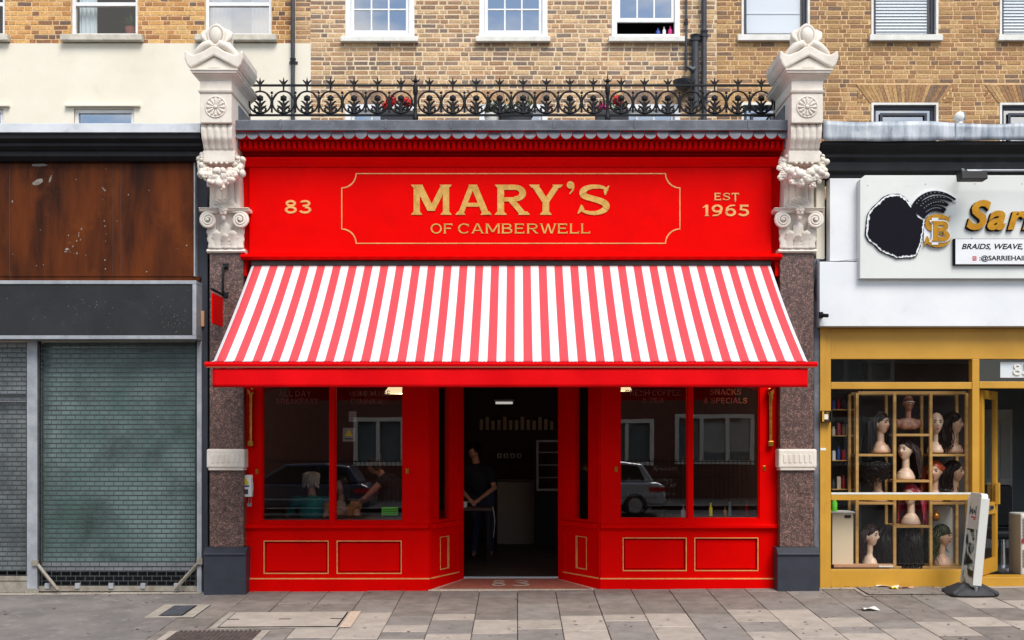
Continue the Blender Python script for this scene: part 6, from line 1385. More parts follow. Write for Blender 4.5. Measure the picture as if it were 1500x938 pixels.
# stock shelf seen at the left edge of the window
sh = thing('stock_shelf', 'narrow shelf of bottles and packets at the left end of the wig window', 'shelf', (PX(1235, .7), .7, 1))
for py in (600, 638, 674, 716): MB().box(PX(1216, .7), PX(1249, .7), .6, .85, PZ(py, .7) - .012, PZ(py, .7)).build('shelf_board', 'yellow_wood', sh)
MB().box(PX(1247, .7), PX(1250, .7), .58, .86, PZ(722, .7), PZ(575, .7)).build('side_board', 'yellow_wood', sh); MB().box(PX(1214, .7), PX(1250, .7), .86, .88, .8, PZ(575, .7)).build('back_board', 'dark_room', sh)
rb = random.Random(31); cols = ['blue_label', 'petal_red', 'pot_grey', 'cream_panel', 'burgundy_hair', 'tan_cloth', 'paper']
names = ['blue', 'red', 'dark grey', 'cream', 'burgundy', 'brown', 'white']; rows = ['top', 'second', 'third', 'bottom']
for r, py in enumerate((600, 638, 674, 716)):
    for k in range(4):
        x = PX(1220 + k * 7.4, .7); h = rb.uniform(.10, .17); w = rb.uniform(.018, .026); z = PZ(py, .7); ci = (k + r * 3) % 7
        mb = MB()
        if (k + r) % 2: mb.lathe([(w, 0), (w, h * .7), (w * .45, h * .82), (w * .45, h * .92), (w * .6, h * .93), (w * .6, h)], (x, .68, z), 12)
        else: mb.box(x - w, x + w, .65, .70, z, z + h); mb.box(x - w * .8, x + w * .8, .66, .69, z + h, z + h + .01)
        tag(mb.build('product_bottle' if (k + r) % 2 else 'product_packet', cols[ci], None, smooth=bool((k + r) % 2)), '%s hair product, %s on the %s shelf at the left of the wig window' % (names[ci], ['leftmost', 'second', 'third', 'rightmost'][k], rows[r]), 'hair product', 'products on the stock shelf')
cb = thing('cream_cabinet', 'cream panel cabinet low at the left end of the wig window', 'cabinet', (PX(1234, .3), .3, WZ(835)))
MB().box(PX(1218, .25), PX(1249, .25), .22, .5, WZ(835), PZ(752, .25)).build('body', 'cream_panel', cb, bevel=.006); MB().box(PX(1238, .2), PX(1247, .2), .21, .22, PZ(759, .2), PZ(755, .2)).build('handle', 'iron', cb); MB().box(PX(1216, .25), PX(1251, .25), .2, .5, PZ(752, .25) + .001, PZ(752, .25) + .02).build('top', 'white_sill', cb, bevel=.003)
tb = MB(); x = PX(1222, .3); tb.lathe([(.035, 0), (.037, .1), (.02, .13), (.02, .15)], (x, .3, PZ(752, .25) + .022), 14); tag(tb.build('green_bottle', 'green_sign', None, smooth=True), 'bright green bottle standing on the cream cabinet', 'bottle')
tag(MB().box(PX(1220, .16), PX(1309, .16), .12, .24, WZ(834) , PZ(827, .16)).build('cardboard_box', 'cardboard', None, bevel=.004), 'long flat cardboard box along the foot of the wig window', 'box')
tag(MB().box(PX(1287, .11), PX(1308, .11), .105, .119, PZ(831, .11), PZ(829, .11)).build('white_strip', 'paper', None), 'white paper strip in front of the flat cardboard box', 'paper')
bo = MB(); bo.sphere((PX(1371, .35), .35, PZ(757, .35)), .055, 18, 12); bo.lathe([(.018, 0), (.02, .03), (.01, .035)], (PX(1371, .35), .35, PZ(757, .35) + .05), 10); tag(bo.build('gold_bauble', 'brass', None, smooth=True), 'shiny gold bauble hanging over the green braids', 'bauble')
mb = MB(); mb.yprof([(PX(1365, .62), PZ(830, .62)), (PX(1398, .62), PZ(830, .62)), (PX(1398, .62), PZ(755, .62)), (PX(1394, .62), PZ(744, .62)), (PX(1388, .62), PZ(740, .62)), (PX(1365, .62), PZ(740, .62))], .60, .63); tag(mb.build('white_board', 'grey_plastic', None, bevel=.01), 'white rounded board standing behind the green braided head', 'board')
ht = thing('air_cooler', 'white portable air cooler with louvres inside the open yellow door', 'air cooler', (PX(1494, .55), .55, .08))
hx0, hx1 = PX(1490, .5), PX(1530, .5)
MB().box(hx0, hx1, .4, .75, PZ(842, .5), PZ(752, .5)).build('body', 'grey_plastic', ht, bevel=.02)
for k in range(14): z = PZ(760 + k * (2.2), .4); MB().box(hx0 + .02, hx1 - .02, .392, .40, z - .006, z).build('louvre', 'pot_grey', ht)
for k in range(12): z = PZ(806 + k * (2.2), .4); MB().box(hx0 + .02, hx1 - .02, .392, .40, z - .006, z).build('louvre', 'pot_grey', ht)
MB().box(hx0 + .01, hx0 + .07, .39, .4, PZ(796, .4), PZ(790, .4)).build('control_panel', 'burgundy_hair', ht)
fn = thing('salon_chair', 'dark swivel salon chair with round headrest seen through the yellow door', 'chair', (PX(1468, 1.6), 1.6, .06))
MB().lathe([(.24, 0), (.24, .03), (.05, .05), (.04, .4)], (PX(1468, 1.6), 1.6, .06), 20).build('base', 'chrome', fn, smooth=True); MB().box(PX(1468, 1.6) - .26, PX(1468, 1.6) + .26, 1.35, 1.85, .46, .58).build('seat', 'iron', fn, bevel=.04); MB().box(PX(1468, 1.6) - .25, PX(1468, 1.6) + .25, 1.83, 1.95, .58, 1.15).build('backrest', 'iron', fn, bevel=.04)
for s in (-1, 1): MB().box(PX(1468, 1.6) + s * .28 - .03, PX(1468, 1.6) + s * .28 + .03, 1.4, 1.85, .72, .77).build('armrest', 'iron', fn, bevel=.015)
idr = thing('panel_door', 'white panelled door on the back wall of the wig shop', 'door', (PX(1463, 4.4), 4.4, .06))
MB().box(PX(1443, 4.4), PX(1483, 4.4), 4.40, 4.47, .06, PZ(600, 4.4)).build('leaf', 'white_sill', idr); 
for z0, z1 in ((.3, 1.0), (1.15, 2.0)):
    for a, b in ((1446, 1461), (1465, 1480)): MB().box(PX(a, 4.4), PX(b, 4.4), 4.385, 4.402, z0, z1).build('panel', 'grey_plastic', idr, bevel=.004)
# ------------------------------------------------------------------ pavement sign
PYS = -.50; sx, sz = PX(1421, PYS), gz(PX(1421, PYS), PYS)
ps = thing('pavement_sign', 'narrow white poster sign on a black rubber base outside the wig shop', 'sign', (sx, PYS, sz))
bs = MB(); ring0 = []
prof = [(.26, .18, 0), (.272, .19, .012), (.26, .182, .035), (.19, .14, .08), (.09, .08, .115), (.055, .05, .13)]
vs = []; nn = 32
for a_, b_, z_ in prof:
    for k in range(nn):
        q = 2 * math.pi * k / nn; cx_, sy_ = math.cos(q), math.sin(q); e = .62 + .06 * math.cos(4 * q)
        vs.append((sx + math.copysign(abs(cx_) ** e, cx_) * a_, PYS + math.copysign(abs(sy_) ** e, sy_) * b_, sz + z_))
bs.add(vs, [(i * nn + k, i * nn + (k + 1) % nn, (i + 1) * nn + (k + 1) % nn, (i + 1) * nn + k) for i in range(len(prof) - 1) for k in range(nn)] + [tuple(range(nn - 1, -1, -1)), tuple(range((len(prof) - 1) * nn, len(prof) * nn))]); bs.build('rubber_base', 'rubber', ps, smooth=True, sharp=40)
for s in (-1, 1):
    for s2 in (-1, 1): MB().cone((sx + s * .10, PYS + s2 * .06, sz + .10), (sx + s * .235, PYS + s2 * .145, sz + .03), .035, .03, 8).build('base_rib', 'rubber', ps, smooth=True)
m = bpy.data.materials.new('poster_print'); m.use_nodes = True; n, l = m.node_tree.nodes, m.node_tree.links; b = n['Principled BSDF']; b.inputs['Roughness'].default_value = .4
g = n.new('ShaderNodeNewGeometry'); s_ = n.new('ShaderNodeSeparateXYZ'); l.new(g.outputs['Position'], s_.inputs[0])
nz = n.new('ShaderNodeTexNoise'); nz.inputs['Scale'].default_value = 4.5; nz.inputs['Detail'].default_value = 3; nz.inputs['Distortion'].default_value = 2.2; l.new(g.outputs['Position'], nz.inputs[0])
rp = n.new('ShaderNodeValToRGB'); e = rp.color_ramp.elements; e[0].position = .40; e[0].color = L(24, 24, 26); e[1].position = .60; e[1].color = L(214, 218, 212)
x_ = e.new(.47); x_.color = L(40, 58, 50); x_ = e.new(.53); x_.color = L(150, 166, 158); l.new(nz.outputs[0], rp.inputs[0])
gt = n.new('ShaderNodeMath'); gt.operation = 'GREATER_THAN'; gt.inputs[1].default_value = sz + .74; l.new(s_.outputs[2], gt.inputs[0])
mx = n.new('ShaderNodeMix'); mx.data_type = 'RGBA'; l.new(gt.outputs[0], mx.inputs[0]); l.new(rp.outputs[0], mx.inputs[6]); mx.inputs[7].default_value = L(212, 212, 204); l.new(mx.outputs[2], b.inputs['Base Color']); MATS['poster_print'] = m
Mp = Matrix.Translation((sx, PYS, sz + .06)) @ Matrix.Rotation(R(5.5), 4, 'Y') @ Matrix.Rotation(R(-90), 4, 'Z')
mb = MB(Mp); hw, hh = .165, 1.09; pr = [(-hw, .04), (hw, .04), (hw, hh - .05)] + [(hw - .05 + .05 * math.cos(a), hh - .05 + .05 * math.sin(a)) for a in (R(30), R(60), R(90))] + [(-hw + .05 + .05 * math.cos(a), hh - .05 + .05 * math.sin(a)) for a in (R(90), R(120), R(150))] + [(-hw, hh - .05)]
mb.yprof(pr, -.038, .038); pn = mb.build('panel', 'poster_print', ps, bevel=.006)
mb = MB(Mp); mb.box(hw - .012, hw + .014, -.05, .05, .06, hh - .05); mb.build('edge_rail', 'grey_plastic', ps, bevel=.008); mb = MB(Mp); mb.box(-hw - .014, -hw + .012, -.05, .05, .06, hh - .05); mb.build('edge_rail', 'grey_plastic', ps, bevel=.008)
mb = MB(Mp); mb.tube([(-hw, 0, .05), (-.15, 0, -.01), (.15, 0, -.01), (hw, 0, .05)], .018, 8); mb.build('foot_hoop', 'galv', ps, smooth=True)
for x0, x1, z0, z1, mm in ((-.12, -.10, .84, .93, 'ink'), (-.085, -.065, .86, .90, 'ink'), (-.05, -.03, .84, .91, 'ink'), (-.01, .02, .86, .895, 'ink'), (.04, .055, .84, .94, 'ink'), (-.07, .07, .805, .82, 'ink_red'), (.0, .06, .785, .795, 'ink_red'), (-.11, -.08, .945, .965, 'yellow_sign')):
    mb = MB(Mp); mb.box(x0, x1, -.0405, -.0385, z0, z1); mb.build('printed_mark', mm, pn)
# ------------------------------------------------------------------ cafe interior
IX0, IX1, IY1, IZ = -3.25, 2.9, 6.5, 3.3
def quad(name, v, m): return struct(name, MB().add(v, [(0, 1, 2, 3)]), m, fix=False)
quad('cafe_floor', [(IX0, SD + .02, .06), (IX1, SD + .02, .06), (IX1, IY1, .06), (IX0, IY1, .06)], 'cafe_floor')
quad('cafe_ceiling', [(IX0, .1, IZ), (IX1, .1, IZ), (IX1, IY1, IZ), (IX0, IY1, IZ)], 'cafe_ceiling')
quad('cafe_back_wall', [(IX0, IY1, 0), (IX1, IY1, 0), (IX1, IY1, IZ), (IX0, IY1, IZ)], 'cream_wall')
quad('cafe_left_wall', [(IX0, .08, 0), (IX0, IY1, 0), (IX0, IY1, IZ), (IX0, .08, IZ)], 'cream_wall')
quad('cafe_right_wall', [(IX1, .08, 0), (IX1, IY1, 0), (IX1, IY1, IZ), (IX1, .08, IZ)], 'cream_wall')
def table(x, y, w, d, label, top='wood_dark'):
    t = thing('cafe_table', label, 'table', (x, y, .06))
    MB().box(x - w, x + w, y - d, y + d, .78, .82).build('tabletop', top, t, bevel=.006)
    for a in (-1, 1):
        for b in (-1, 1): MB().box(x + a * (w - .05) - .022, x + a * (w - .05) + .022, y + b * (d - .05) - .022, y + b * (d - .05) + .022, .06, .78).build('leg', 'iron', t)
    return t
def chair(x, y, rot, label, back=True):
    t = thing('cafe_chair' if back else 'cafe_stool', label, 'chair' if back else 'stool', (0, 0, 0), 'cafe chairs' if back else None)
    MB().box(-.2, .2, -.2, .2, .45, .485).build('seat', 'wood_dark', t, bevel=.01)
    for a in (-1, 1):
        MB().tube([(a * .18, -.18, 0), (a * .17, -.17, .45)], .016, 8).build('leg', 'wood_dark', t); MB().tube([(a * .18, .2, 0), (a * .17, .18, .45)] + ([(a * .17, .23, .9)] if back else []), .016, 8).build('leg', 'wood_dark', t)
    for z in (.62, .74, .86) if back else (): MB().box(-.17, .17, .195 + (z - .45) * .06, .215 + (z - .45) * .06, z - .03, z + .03).build('back_slat', 'wood_dark', t)
    t.location = (x, y, .06); t.rotation_euler = (0, 0, R(rot)); return t
def hand(mb, w, d, up, side=1):
    """palm and five fingers at the wrist w, pointing along d"""
    w, d, up = Vector(w), Vector(d).normalized(), Vector(up).normalized(); r = d.cross(up).normalized()
    mb.cone(w + d * .02, w + d * .075, .026, .03, 8)
    for k, (o, ln) in enumerate(((-.027, .062), (-.009, .075), (.010, .07), (.027, .055))):
        a = w + d * .085 + r * o; b = a + d * ln * .5 + up * -.004; c = b + d * ln * .4 - up * .022; mb.cone(a, b, .0095, .0088, 6); mb.cone(b, c, .0088, .0075, 6)
    a = w + d * .03 - r * side * .03; b = a + d * .03 - r * side * .022; mb.cone(a, b, .011, .010, 6); mb.cone(b, b + d * .03 - up * .008, .010, .008, 6)
def person(label, skin, J, top, bottom, hair, sleeves=.5, hair_long=False, yaw=0.0, pitch=0.0, skirt=False):
    """J: joints as world points: head, neck, chest, hip, sh(L,R), el(L,R), wr(L,R), kn(L,R), an(L,R)"""
    V = {k: ([Vector(p) for p in v] if isinstance(v, list) else Vector(v)) for k, v in J.items()}
    base = V['hip'].copy(); base.z = .06
    root = thing('person', label, 'person', base)
    mb = MB(); add_head(mb, V['head'], 1.0, R(yaw), R(pitch)); mb.cone(V['neck'], V['neck'] * .35 + V['head'] * .65, .056, .05, 10)
    mb.cone(V['hip'], V['chest'], .135, .15, 14); mb.cone(V['chest'], V['neck'], .13, .06, 12)
    for s in (0, 1):
        mb.cone(V['chest'] * .6 + V['neck'] * .4, V['sh'][s], .085, .06, 10); mb.cone(V['sh'][s], V['el'][s], .050, .038, 10); mb.cone(V['el'][s], V['wr'][s], .040, .026, 10)
        hand(mb, V['wr'][s], V['wr'][s] - V['el'][s], (0, 0, 1), 1 if s else -1)
        hp = V['hip'] + Vector(((-.09, .09)[s] if abs((V['sh'][1] - V['sh'][0]).x) > .15 else 0, 0, 0)); mb.cone(hp, V['kn'][s], .085, .058, 10); mb.cone(V['kn'][s], V['an'][s], .056, .038, 10)
        f = (V['kn'][s] - hp); f.z = 0; f = f.normalized() if f.length > .05 else Vector((0, -1, 0)); mb.cone(V['an'][s] + Vector((0, 0, -.02)), V['an'][s] + f * .15 + Vector((0, 0, -.035)), .038, .03, 8)
    remesh(mb.build('body', skin, root), .010, 4)
    cl = MB(); cl.cone(V['hip'], V['chest'], .152, .168, 14); cl.cone(V['chest'], V['neck'] * .75 + V['chest'] * .25, .15, .085, 12)
    for s in (0, 1):
        cl.cone(V['chest'] * .6 + V['neck'] * .4, V['sh'][s], .10, .075, 10)
        if sleeves > 0: cl.cone(V['sh'][s], V['sh'][s] * (1 - sleeves) + V['el'][s] * sleeves, .068, .062, 10)
    remesh(cl.build('top', top, root), .014, 5)
    cl = MB(); 
    for s in (0, 1):
        hp = V['hip'] + Vector(((-.09, .09)[s] if abs((V['sh'][1] - V['sh'][0]).x) > .15 else 0, 0, 0)); kn = V['kn'][s] if not skirt else hp * .5 + V['kn'][s] * .5
        cl.cone(hp, kn, .104, .078, 10)
        if not skirt: cl.cone(V['kn'][s], V['an'][s], .074, .056, 10)
    cl.cone(V['hip'] + Vector((0, 0, -.05)), V['hip'] + Vector((0, 0, .06)), .15, .145, 12)
    remesh(cl.build('trousers' if not skirt else 'shorts', bottom, root), .016, 4)
    h = MB(); Rm = Matrix.Rotation(R(yaw), 3, 'Z') @ Matrix.Rotation(R(pitch), 3, 'X'); rnd = random.Random(len(label)); C = V['head']
    for k in range(420):
        a = rnd.uniform(0, 2 * math.pi); b = rnd.uniform(-.25, 1.5); f = -math.sin(a)
        if f > .45 and b < .62: continue
        p = Vector((math.cos(a) * math.cos(b) * .079, math.sin(a) * math.cos(b) * .10 + .006, math.sin(b) * .123)); ln = rnd.uniform(.03, .065) if not hair_long else rnd.uniform(.22, .38)
        P = [C + Rm @ (p * 1.0)]
        for q in range(1, 6):
            t = q / 5; o = Vector((math.cos(a) * (.088 + .02 * t), math.sin(a) * (.105 + .01 * t) + .008, p.z - ln * t)); bl = min(1, t * 1.6)
            if f > .3: o.x = math.copysign(.086, math.cos(a)); o.y += .05 * t
            P.append(C + Rm @ (p * 1.03 * (1 - bl) + o * bl))
        h.tube(P, [.007, .008, .0075, .007, .006, .003], 4)
    h.sphere(tuple(C + Rm @ Vector((0, .014, .028))), (.081, .095, .101), 16, 10)
    h.build('hair', hair, root, fix=False, smooth=True)
    face_bits(root, C, Rm)
    return root
def seatp(px, py, Y): return Vector((PX(px, Y), Y, PZ(py, Y)))
# man in teal with grey hair, back to the window
Y = 1.05; H = seatp(456, 706, Y)
x, z = H.x, H.z
person('grey haired person in a teal shirt seated with back to left window', 'skin', dict(head=H, neck=(x + .01, Y - .02, z - .19), chest=(x + .02, Y - .06, z - .36), hip=(x + .02, Y - .04, .56), sh=[(x - .19, Y - .02, z - .25), (x + .22, Y - .02, z - .25)], el=[(x - .33, Y + .03, z - .50), (x + .33, Y + .08, z - .48)], wr=[(x - .26, Y + .27, .87), (x + .24, Y + .30, .87)], kn=[(x - .1, Y + .42, .58), (x + .14, Y + .42, .58)], an=[(x - .1, Y + .40, .15), (x + .14, Y + .40, .15)]), 'teal_cloth', 'denim', 'grey_hair', .55, yaw=165)
chair(x, Y - .02, 180, 'wooden stool under the person in the teal shirt', False); table(x + .1, Y + .62, .45, .32, 'dark cafe table in front of the person in teal')
# woman facing the window
Y = .95; H = seatp(500, 712, Y); x, z = H.x, H.z
person('person with long dark hair in a tan top seated behind the window mullion', 'skin', dict(head=H, neck=(x + .01, Y + .03, z - .19), chest=(x + .02, Y + .05, z - .36), hip=(x + .02, Y + .06, .56), sh=[(x - .17, Y + .02, z - .26), (x + .18, Y + .04, z - .26)], el=[(x - .2, Y - .1, z - .5), (x + .22, Y - .08, z - .5)], wr=[(x - .06, Y - .3, .86), (x + .1, Y - .3, .86)], kn=[(x - .1, Y - .38, .58), (x + .12, Y - .38, .58)], an=[(x - .1, Y - .34, .15), (x + .12, Y - .34, .15)]), 'tan_cloth', 'denim', 'black_hair', 0.0, True, yaw=-10)
chair(x, Y + .1, 0, 'wooden chair under the person with long dark hair'); table(x + .22, .52, .34, .22, 'small dark table right behind the left window glass')
# person leaning over the table on the right of the left window
Y = 1.45; H = seatp(549, 682, Y); x, z = H.x, H.z
person('person in a dark sleeveless top leaning forward with bare arms, right of left window', 'skin', dict(head=H, neck=(x + .10, Y + .01, z - .14), chest=(x + .20, Y + .02, z - .27), hip=(x + .30, Y + .02, .62), sh=[(x + .12, Y - .16, z - .20), (x + .16, Y + .17, z - .20)], el=[(x - .10, Y - .2, z - .42), (x - .06, Y + .2, z - .42)], wr=[(x - .30, Y - .12, .87), (x - .28, Y + .12, .88)], kn=[(x - .10, Y - .12, .64), (x - .10, Y + .14, .64)], an=[(x - .02, Y - .12, .15), (x - .02, Y + .14, .15)]), 'dark_cloth', 'dark_cloth', 'brown_hair', 0.0, False, yaw=-75, pitch=18, skirt=True)
chair(x + .32, Y, -90, 'wooden chair under the person leaning forward')
table(x - .42, Y + .02, .28, .3, 'dark cafe table under the leaning forearms')
# man standing inside the door, bending over a table
Y = 3.0; H = seatp(694, 662, Y); x, z = H.x, H.z
person('standing person in a dark T-shirt bending over a table inside the doorway', 'skin', dict(head=H, neck=(x + .04, Y + .02, z - .18), chest=(x + .06, Y + .03, z - .36), hip=(x + .12, Y + .10, .98), sh=[(x - .14, Y, z - .26), (x + .24, Y + .02, z - .26)], el=[(x - .2, Y - .12, z - .52), (x + .30, Y - .10, z - .52)], wr=[(x - .05, Y - .32, .92), (x + .10, Y - .32, .92)], kn=[(x + .02, Y + .06, .55), (x + .22, Y + .1, .55)], an=[(x + .0, Y + .1, .14), (x + .24, Y + .14, .14)]), 'dark_cloth', 'denim', 'black_hair', .6, yaw=-12, pitch=16)
tb_ = table(x - .02, 2.45, .30, .26, 'dark table draped with a white napkin inside the doorway')
mb = MB(); mb.grid(lambda u, v: (x + .285 + .02 * math.sin(v * 4) + .03 * v, 2.22 + u * .26, .826 - v * .42), 6, 8); tag(mb.build('napkin', 'paper', None, fix=False, thick=.004), 'white cloth hanging off the table inside the doorway', 'cloth')
mb = MB(); mb.lathe([(.035, 0), (.04, .08), (.036, .08), (.032, .01)], (x - .1, 2.35, .821), 14); tag(mb.build('cup', 'paper', None, smooth=True), 'white cup on the table inside the doorway', 'cup')
# counter and wall pieces
ct = thing('service_counter', 'pale fronted service counter at the back of the cafe', 'counter', (PX(755, 5), 5.2, .06))
MB().box(PX(728, 5), PX(784, 5), 5.0, 5.6, .06, 1.08).build('front', 'counter_pale', ct, bevel=.01); MB().box(PX(724, 5), PX(788, 5), 4.96, 5.62, 1.081, 1.12).build('worktop', 'wood_dark', ct, bevel=.006)
cd = thing('display_cabinet', 'dark glass fronted drinks cabinet right of the counter', 'cabinet', (PX(802, 4.5), 4.8, .06))
MB().box(PX(784, 4.5), PX(825, 4.5), 4.5, 5.1, .06, .95).build('base', 'iron', cd, bevel=.01)
mb = MB(); frame(mb, PX(786, 4.5), PX(823, 4.5), .951, 1.75, .03, 4.5, 5.1); mb.build('case', 'galv', cd)
for z in (1.15, 1.35, 1.55): MB().box(PX(788, 4.5), PX(821, 4.5), 4.55, 5.05, z, z + .012).build('glass_shelf', 'galv', cd)
bc = thing('menu_cards', 'row of pale menu cards hung along the back wall of the cafe', 'menu', (PX(745, 6.4), 6.44, 2.1))
for k in range(13): x = PX(705 + k * 8.6, 6.4); MB().box(x - .03, x + .03, 6.44, 6.46, PZ(630, 6.4) , PZ(614, 6.4) + .04 * math.sin(k * 2)).build('card', 'cream_panel', bc)
MB().tube([(PX(700, 6.4), 6.45, PZ(613, 6.4)), (PX(815, 6.4), 6.45, PZ(613, 6.4))], .006, 6).build('cord', 'iron', bc)
lt = thing('letter_tiles', 'four small white tiles above the counter at the back', 'tiles', (PX(746, 6.3), 6.35, 1.5))
for k in range(4):
    x = PX(731.5 + k * 9.6, 6.3); z = PZ(668, 6.3); t_ = MB().box(x - .042, x + .042, 6.32, 6.35, z - .042, z + .042).build('tile', 'paper', lt, bevel=.004)
    MB().box(x - .012, x + .016, 6.315, 6.319, z - .02, z + .024).build('tile_mark', 'ink', t_)
tl = thing('strip_light', 'short lit ceiling tube near the back of the cafe', 'lamp', (PX(738, 5), 5, 2.3)); MB().tube([(PX(726, 4.5), 4.5, PZ(590.5, 4.5)), (PX(751, 4.5), 4.5, PZ(590.5, 4.5))], .018, 10).build('tube', 'tube_lit', tl); MB().box(PX(724, 4.5), PX(753, 4.5), 4.47, 4.53, PZ(590.5, 4.5) + .02, PZ(590.5, 4.5) + .05).build('fitting', 'galv', tl)
for s in (726, 751): MB().tube([(PX(s, 4.5), 4.5, PZ(590.5, 4.5) + .05), (PX(s, 4.5), 4.5, IZ)], .006, 6).build('hanger', 'iron', tl)
def pendant(px, py, Y, label):
    c = seatp(px, py, Y); t = thing('pendant_lamp', label, 'lamp', c, 'cream pendant lamps in the cafe')
    MB().lathe([(.21, 0), (.20, .03), (.15, .10), (.06, .16), (.03, .17)], tuple(c), 24).build('lamp_shade', 'lamp_lit', t, smooth=True); MB().tube([tuple(c + Vector((0, 0, .17))), (c.x, c.y, IZ)], .006, 6).build('flex', 'iron', t)
    bl = bpy.data.lights.new('bulb', 'POINT'); bl.energy = 3.5; bl.color = (1, .8, .55); bl.shadow_soft_size = .04; bo_ = bpy.data.objects.new('bulb', bl); sc.collection.objects.link(bo_); bo_.parent = t; bo_.location = (0, 0, -.03)
pendant(588, 577, .8, 'lit cream pendant lamp at the top right of left window'); pendant(901, 573, .8, 'lit cream pendant lamp at the top left of right window')
# notices and small things in the windows
def notice(x0, x1, y0, y1, lab, m='paper', tri=False, Y=6.0):
    Y = .10; o = MB().box(PX(x0, Y), PX(x1, Y), Y, Y + .003, PZ(y1, Y), PZ(y0, Y)).build('paper_notice', m, None); tag(o, lab, 'notice')
    if tri: MB().add([(PX(x0 + 3, Y), Y - .002, PZ(y1 - 8, Y)), (PX(x1 - 3, Y), Y - .002, PZ(y1 - 8, Y)), (PX((x0 + x1) / 2, Y), Y - .002, PZ(y0 + 2, Y))], [(0, 1, 2)]).build('warning_triangle', 'yellow_sign', o, fix=False); MB().box(PX(x0 + 3, Y), PX(x1 - 3, Y), Y - .002, Y - .001, PZ(y1 - 3, Y), PZ(y1 - 5, Y)).build('printed_lines', 'pot_grey', o)
    else:
        for k in range(3): q = y0 + (y1 - y0) * (k + 1) / 4; MB().box(PX(x0 + 2, Y), PX(x1 - 2, Y), Y - .002, Y - .001, PZ(q + .6, Y), PZ(q, Y)).build('printed_lines', 'pot_grey', o)
mat('dim_paper', L(150, 150, 146), .9)
notice(511, 522, 603, 618, 'small plain paper notice inside the left window', 'dim_paper'); notice(502, 520, 627, 647, 'square paper notice with yellow warning triangle inside the left window', 'dim_paper', True); notice(559, 583, 743, 755, 'bright green card at the lower right of left window', 'green_sign')
def sauce(px, py, h, r, m, lab, Y=.55):
    x, z = PX(px, Y), PZ(py, Y); mb = MB(); mb.lathe([(r, 0), (r * 1.03, h * .1), (r, h * .62), (r * .4, h * .74), (r * .36, h * .9), (r * .5, h * .9), (r * .5, h)], (x, Y, z), 14); tag(mb.build('sauce_bottle', m, None, smooth=True), lab, 'bottle')
rt = table(PX(1060, .6), .66, .62, .24, 'wooden table inside the right window')
wt = .821
for px, h, r, m, lab in ((1041, .16, .022, 'yellow_sign', 'yellow sauce bottle on the table in right window'), (1062, .11, .018, 'tan_cloth', 'short brown sauce bottle on the table in right window'), (1069, .17, .02, 'hair_wall', 'tall grey glass bottle on the table in right window'), (1095, .20, .026, 'petal_red', 'red ketchup bottle at the right of the window table')):
    x = PX(px, .6); mb = MB(); mb.lathe([(r, 0), (r * 1.03, h * .1), (r, h * .62), (r * .4, h * .74), (r * .36, h * .9), (r * .5, h * .9), (r * .5, h)], (x, .6, wt), 14); tag(mb.build('sauce_bottle', m, None, smooth=True), lab, 'bottle')
x = PX(1001, .16); z = PZ(759, .16)
sb = thing('soap_dispenser', 'pale pump bottle on the inner sill by the chalk writing', 'bottle', (x, .16, z)); MB().lathe([(.026, 0), (.028, .02), (.027, .09), (.012, .105), (.010, .12)], (x, .16, z), 16).build('bottle', 'grey_plastic', sb, smooth=True); MB().tube([(x, .16, z + .12), (x, .16, z + .15), (x - .035, .15, z + .148)], .006, 8).build('pump', 'chrome', sb, smooth=True)
for a, b in ((383, 590.5), (908, 1113)): MB().box(PX(a), PX(b), .095, .3, PZ(764), PZ(760.5)).build('inner_sill', 'wood_dark', shop)
# ------------------------------------------------------------------ across the road: only ever seen reflected in the glass
OY = -23.5
def opp(x0, x1, h, wins, label, m='opp_brick', top=None):
    t = thing('opposite_building', label, 'building', ((x0 + x1) / 2, OY, 0))
    mb = MB()
    for a, b, c, d in rects_minus(x0, x1, -1, h, wins): mb.box(a, b, OY - .3, OY, c, d)
    mb.build('wall', m, t); MB().box(x0, x1, OY - 8, OY - .301, h - .3, h - .1).build('roof', 'lead', t); MB().box(x0, x1, OY - .4, OY + .1, h + .001, h + .14).build('coping', 'opp_trim', t); MB().box(x0 + .1, x1 - .1, OY - 1.2, OY - 1.1, -1, h - .4).build('back_wall', 'dark_room', t)
    for a, b, c, d in wins:
        mb = MB(); frame(mb, a, b, c, d, .13, OY - .1, OY + .06); k = max(1, round((b - a) / .85))
        for i in range(1, k): q = a + (b - a) * i / k; mb.box(q - .06, q + .06, OY - .09, OY + .05, c + .13, d - .13)
        w = mb.build('window', 'opp_trim', t); MB().box(a + .1, b - .1, OY - .16, OY - .14, c + .1, d - .1).build('curtain', 'hair_wall', w); pane(a + .13, b - .13, c + .13, d - .13, OY - .05, 'old_glass', w)
    mb = MB(); z = .55
    for zz in (.55, 1.05): mb.box(x0, x1, OY + 1.2, OY + 1.23, zz, zz + .03)
    x = x0
    while x < x1: mb.box(x, x + .02, OY + 1.205, OY + 1.225, -.3, 1.15); x += .14
    tag(mb.build('front_railing', 'iron', t), kind='stuff')
    return t
opp(-13, 2.2, 6.4, [(-11, -8.4, .9, 2.5), (-5.4, -3.0, .9, 2.5), (-11, -8.4, 3.6, 5.2), (-5.4, -3.0, 3.6, 5.2), (-1.4, .4, 3.6, 5.2)], 'low red brick block with white windows, reflected in left shop window')
opp(2.25, 15, 6.2, [(2.7, 4.5, .9, 2.45), (5.2, 7.8, .95, 2.6), (10, 12.4, .9, 2.5), (2.7, 4.5, 3.6, 5.2), (5.2, 7.8, 3.6, 5.2), (10, 12.4, 3.6, 5.2)], 'brown brick block with wide white windows, reflected in right shop window', 'opp_brick')
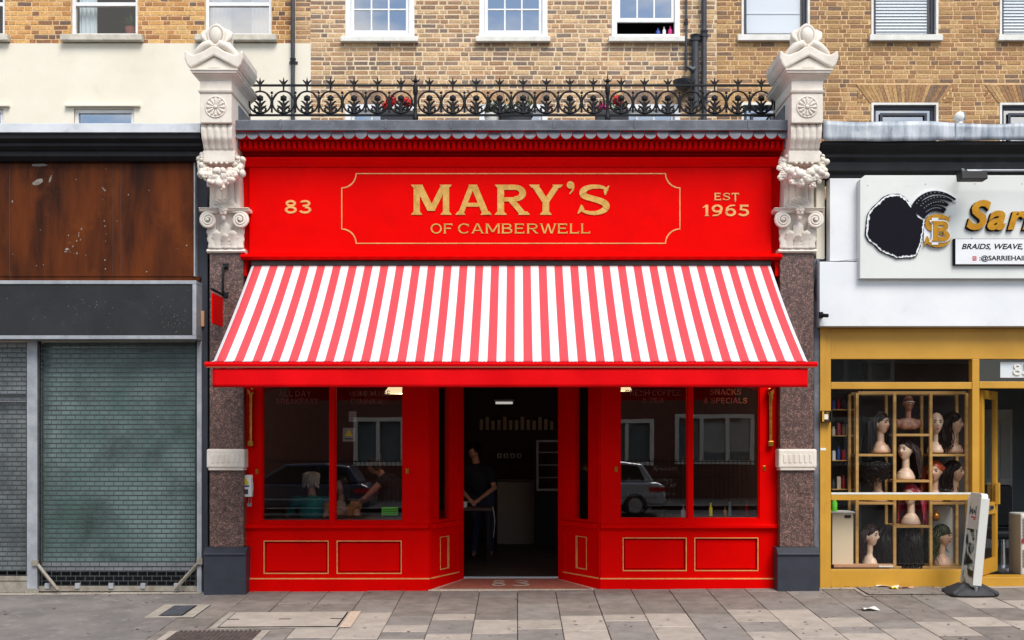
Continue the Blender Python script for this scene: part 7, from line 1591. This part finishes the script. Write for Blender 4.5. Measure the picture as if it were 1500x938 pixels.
def car(xr, y, m, label, flip=1):
    t = thing('parked_car', label, 'car', (0, 0, 0)); S = 1
    low = [(-2.1, .30), (2.1, .30), (2.15, .55), (2.08, .86), (1.9, .93), (-1.0, .95), (-2.0, .82), (-2.15, .60)]
    mb = MB(); mb.yprof(low, -.85, .85); mb.build('body', m, t, bevel=.06)
    cab = [(1.86, .93), (1.55, 1.40), (.9, 1.48), (-.2, 1.46), (-1.05, .95)]
    mb = MB(); mb.yprof(cab, -.72, .72); cbn = mb.build('cabin', m, t, bevel=.05)
    for s in (-1, 1):
        for P in ([(1.6, .98), (1.42, 1.36), (.75, 1.41), (.75, .98)], [(.68, .98), (.68, 1.41), (-.15, 1.39), (-.82, .98)]): mb = MB(); mb.yprof(P, s * .715, s * .735); mb.build('side_window', 'car_glass', cbn)
        mb = MB(); mb.box(2.03, 2.13, s * .62 - .16, s * .62 + .16, .66, .82); mb.build('tail_light', 'tail_red', t, bevel=.01); mb = MB(); mb.box(1.7, 2.10, s * .853 - .012, s * .853 + .012, .68, .80); mb.build('tail_light', 'tail_red', t)
        mb = MB(); mb.box(-2.16, -2.06, s * .6 - .16, s * .6 + .16, .62, .76); mb.build('headlight', 'paper', t, bevel=.02); mb = MB(); mb.box(-1.9, 1.9, s * .86 - .01, s * .86 + .01, .50, .54); mb.build('side_trim', 'chrome', t)
        for wx in (-1.32, 1.32):
            Mw = Matrix.Translation((wx, s * .78, .31)) @ Matrix.Rotation(R(90), 4, 'X'); mb = MB(Mw); mb.lathe([(.16, -.1), (.29, -.1), (.315, -.07), (.315, .07), (.29, .1), (.16, .1)], (0, 0, 0), 24); w = mb.build('wheel', 'tyre', t, smooth=True); mb = MB(Mw); mb.lathe([(.02, -.11), (.19, -.105), (.19, .105), (.02, .11)], (0, 0, 0), 20); mb.build('rim', 'chrome', w, smooth=True)
    t.location = (xr - 2.1, y, -.34 + .0067 * xr); return t
car(3.95, -17.6, 'car_silver', 'silver hatchback parked across the road, reflected in right shop window')
car(-4.0, -17.6, 'car_dark', 'dark blue car parked across the road, reflected in left shop window')
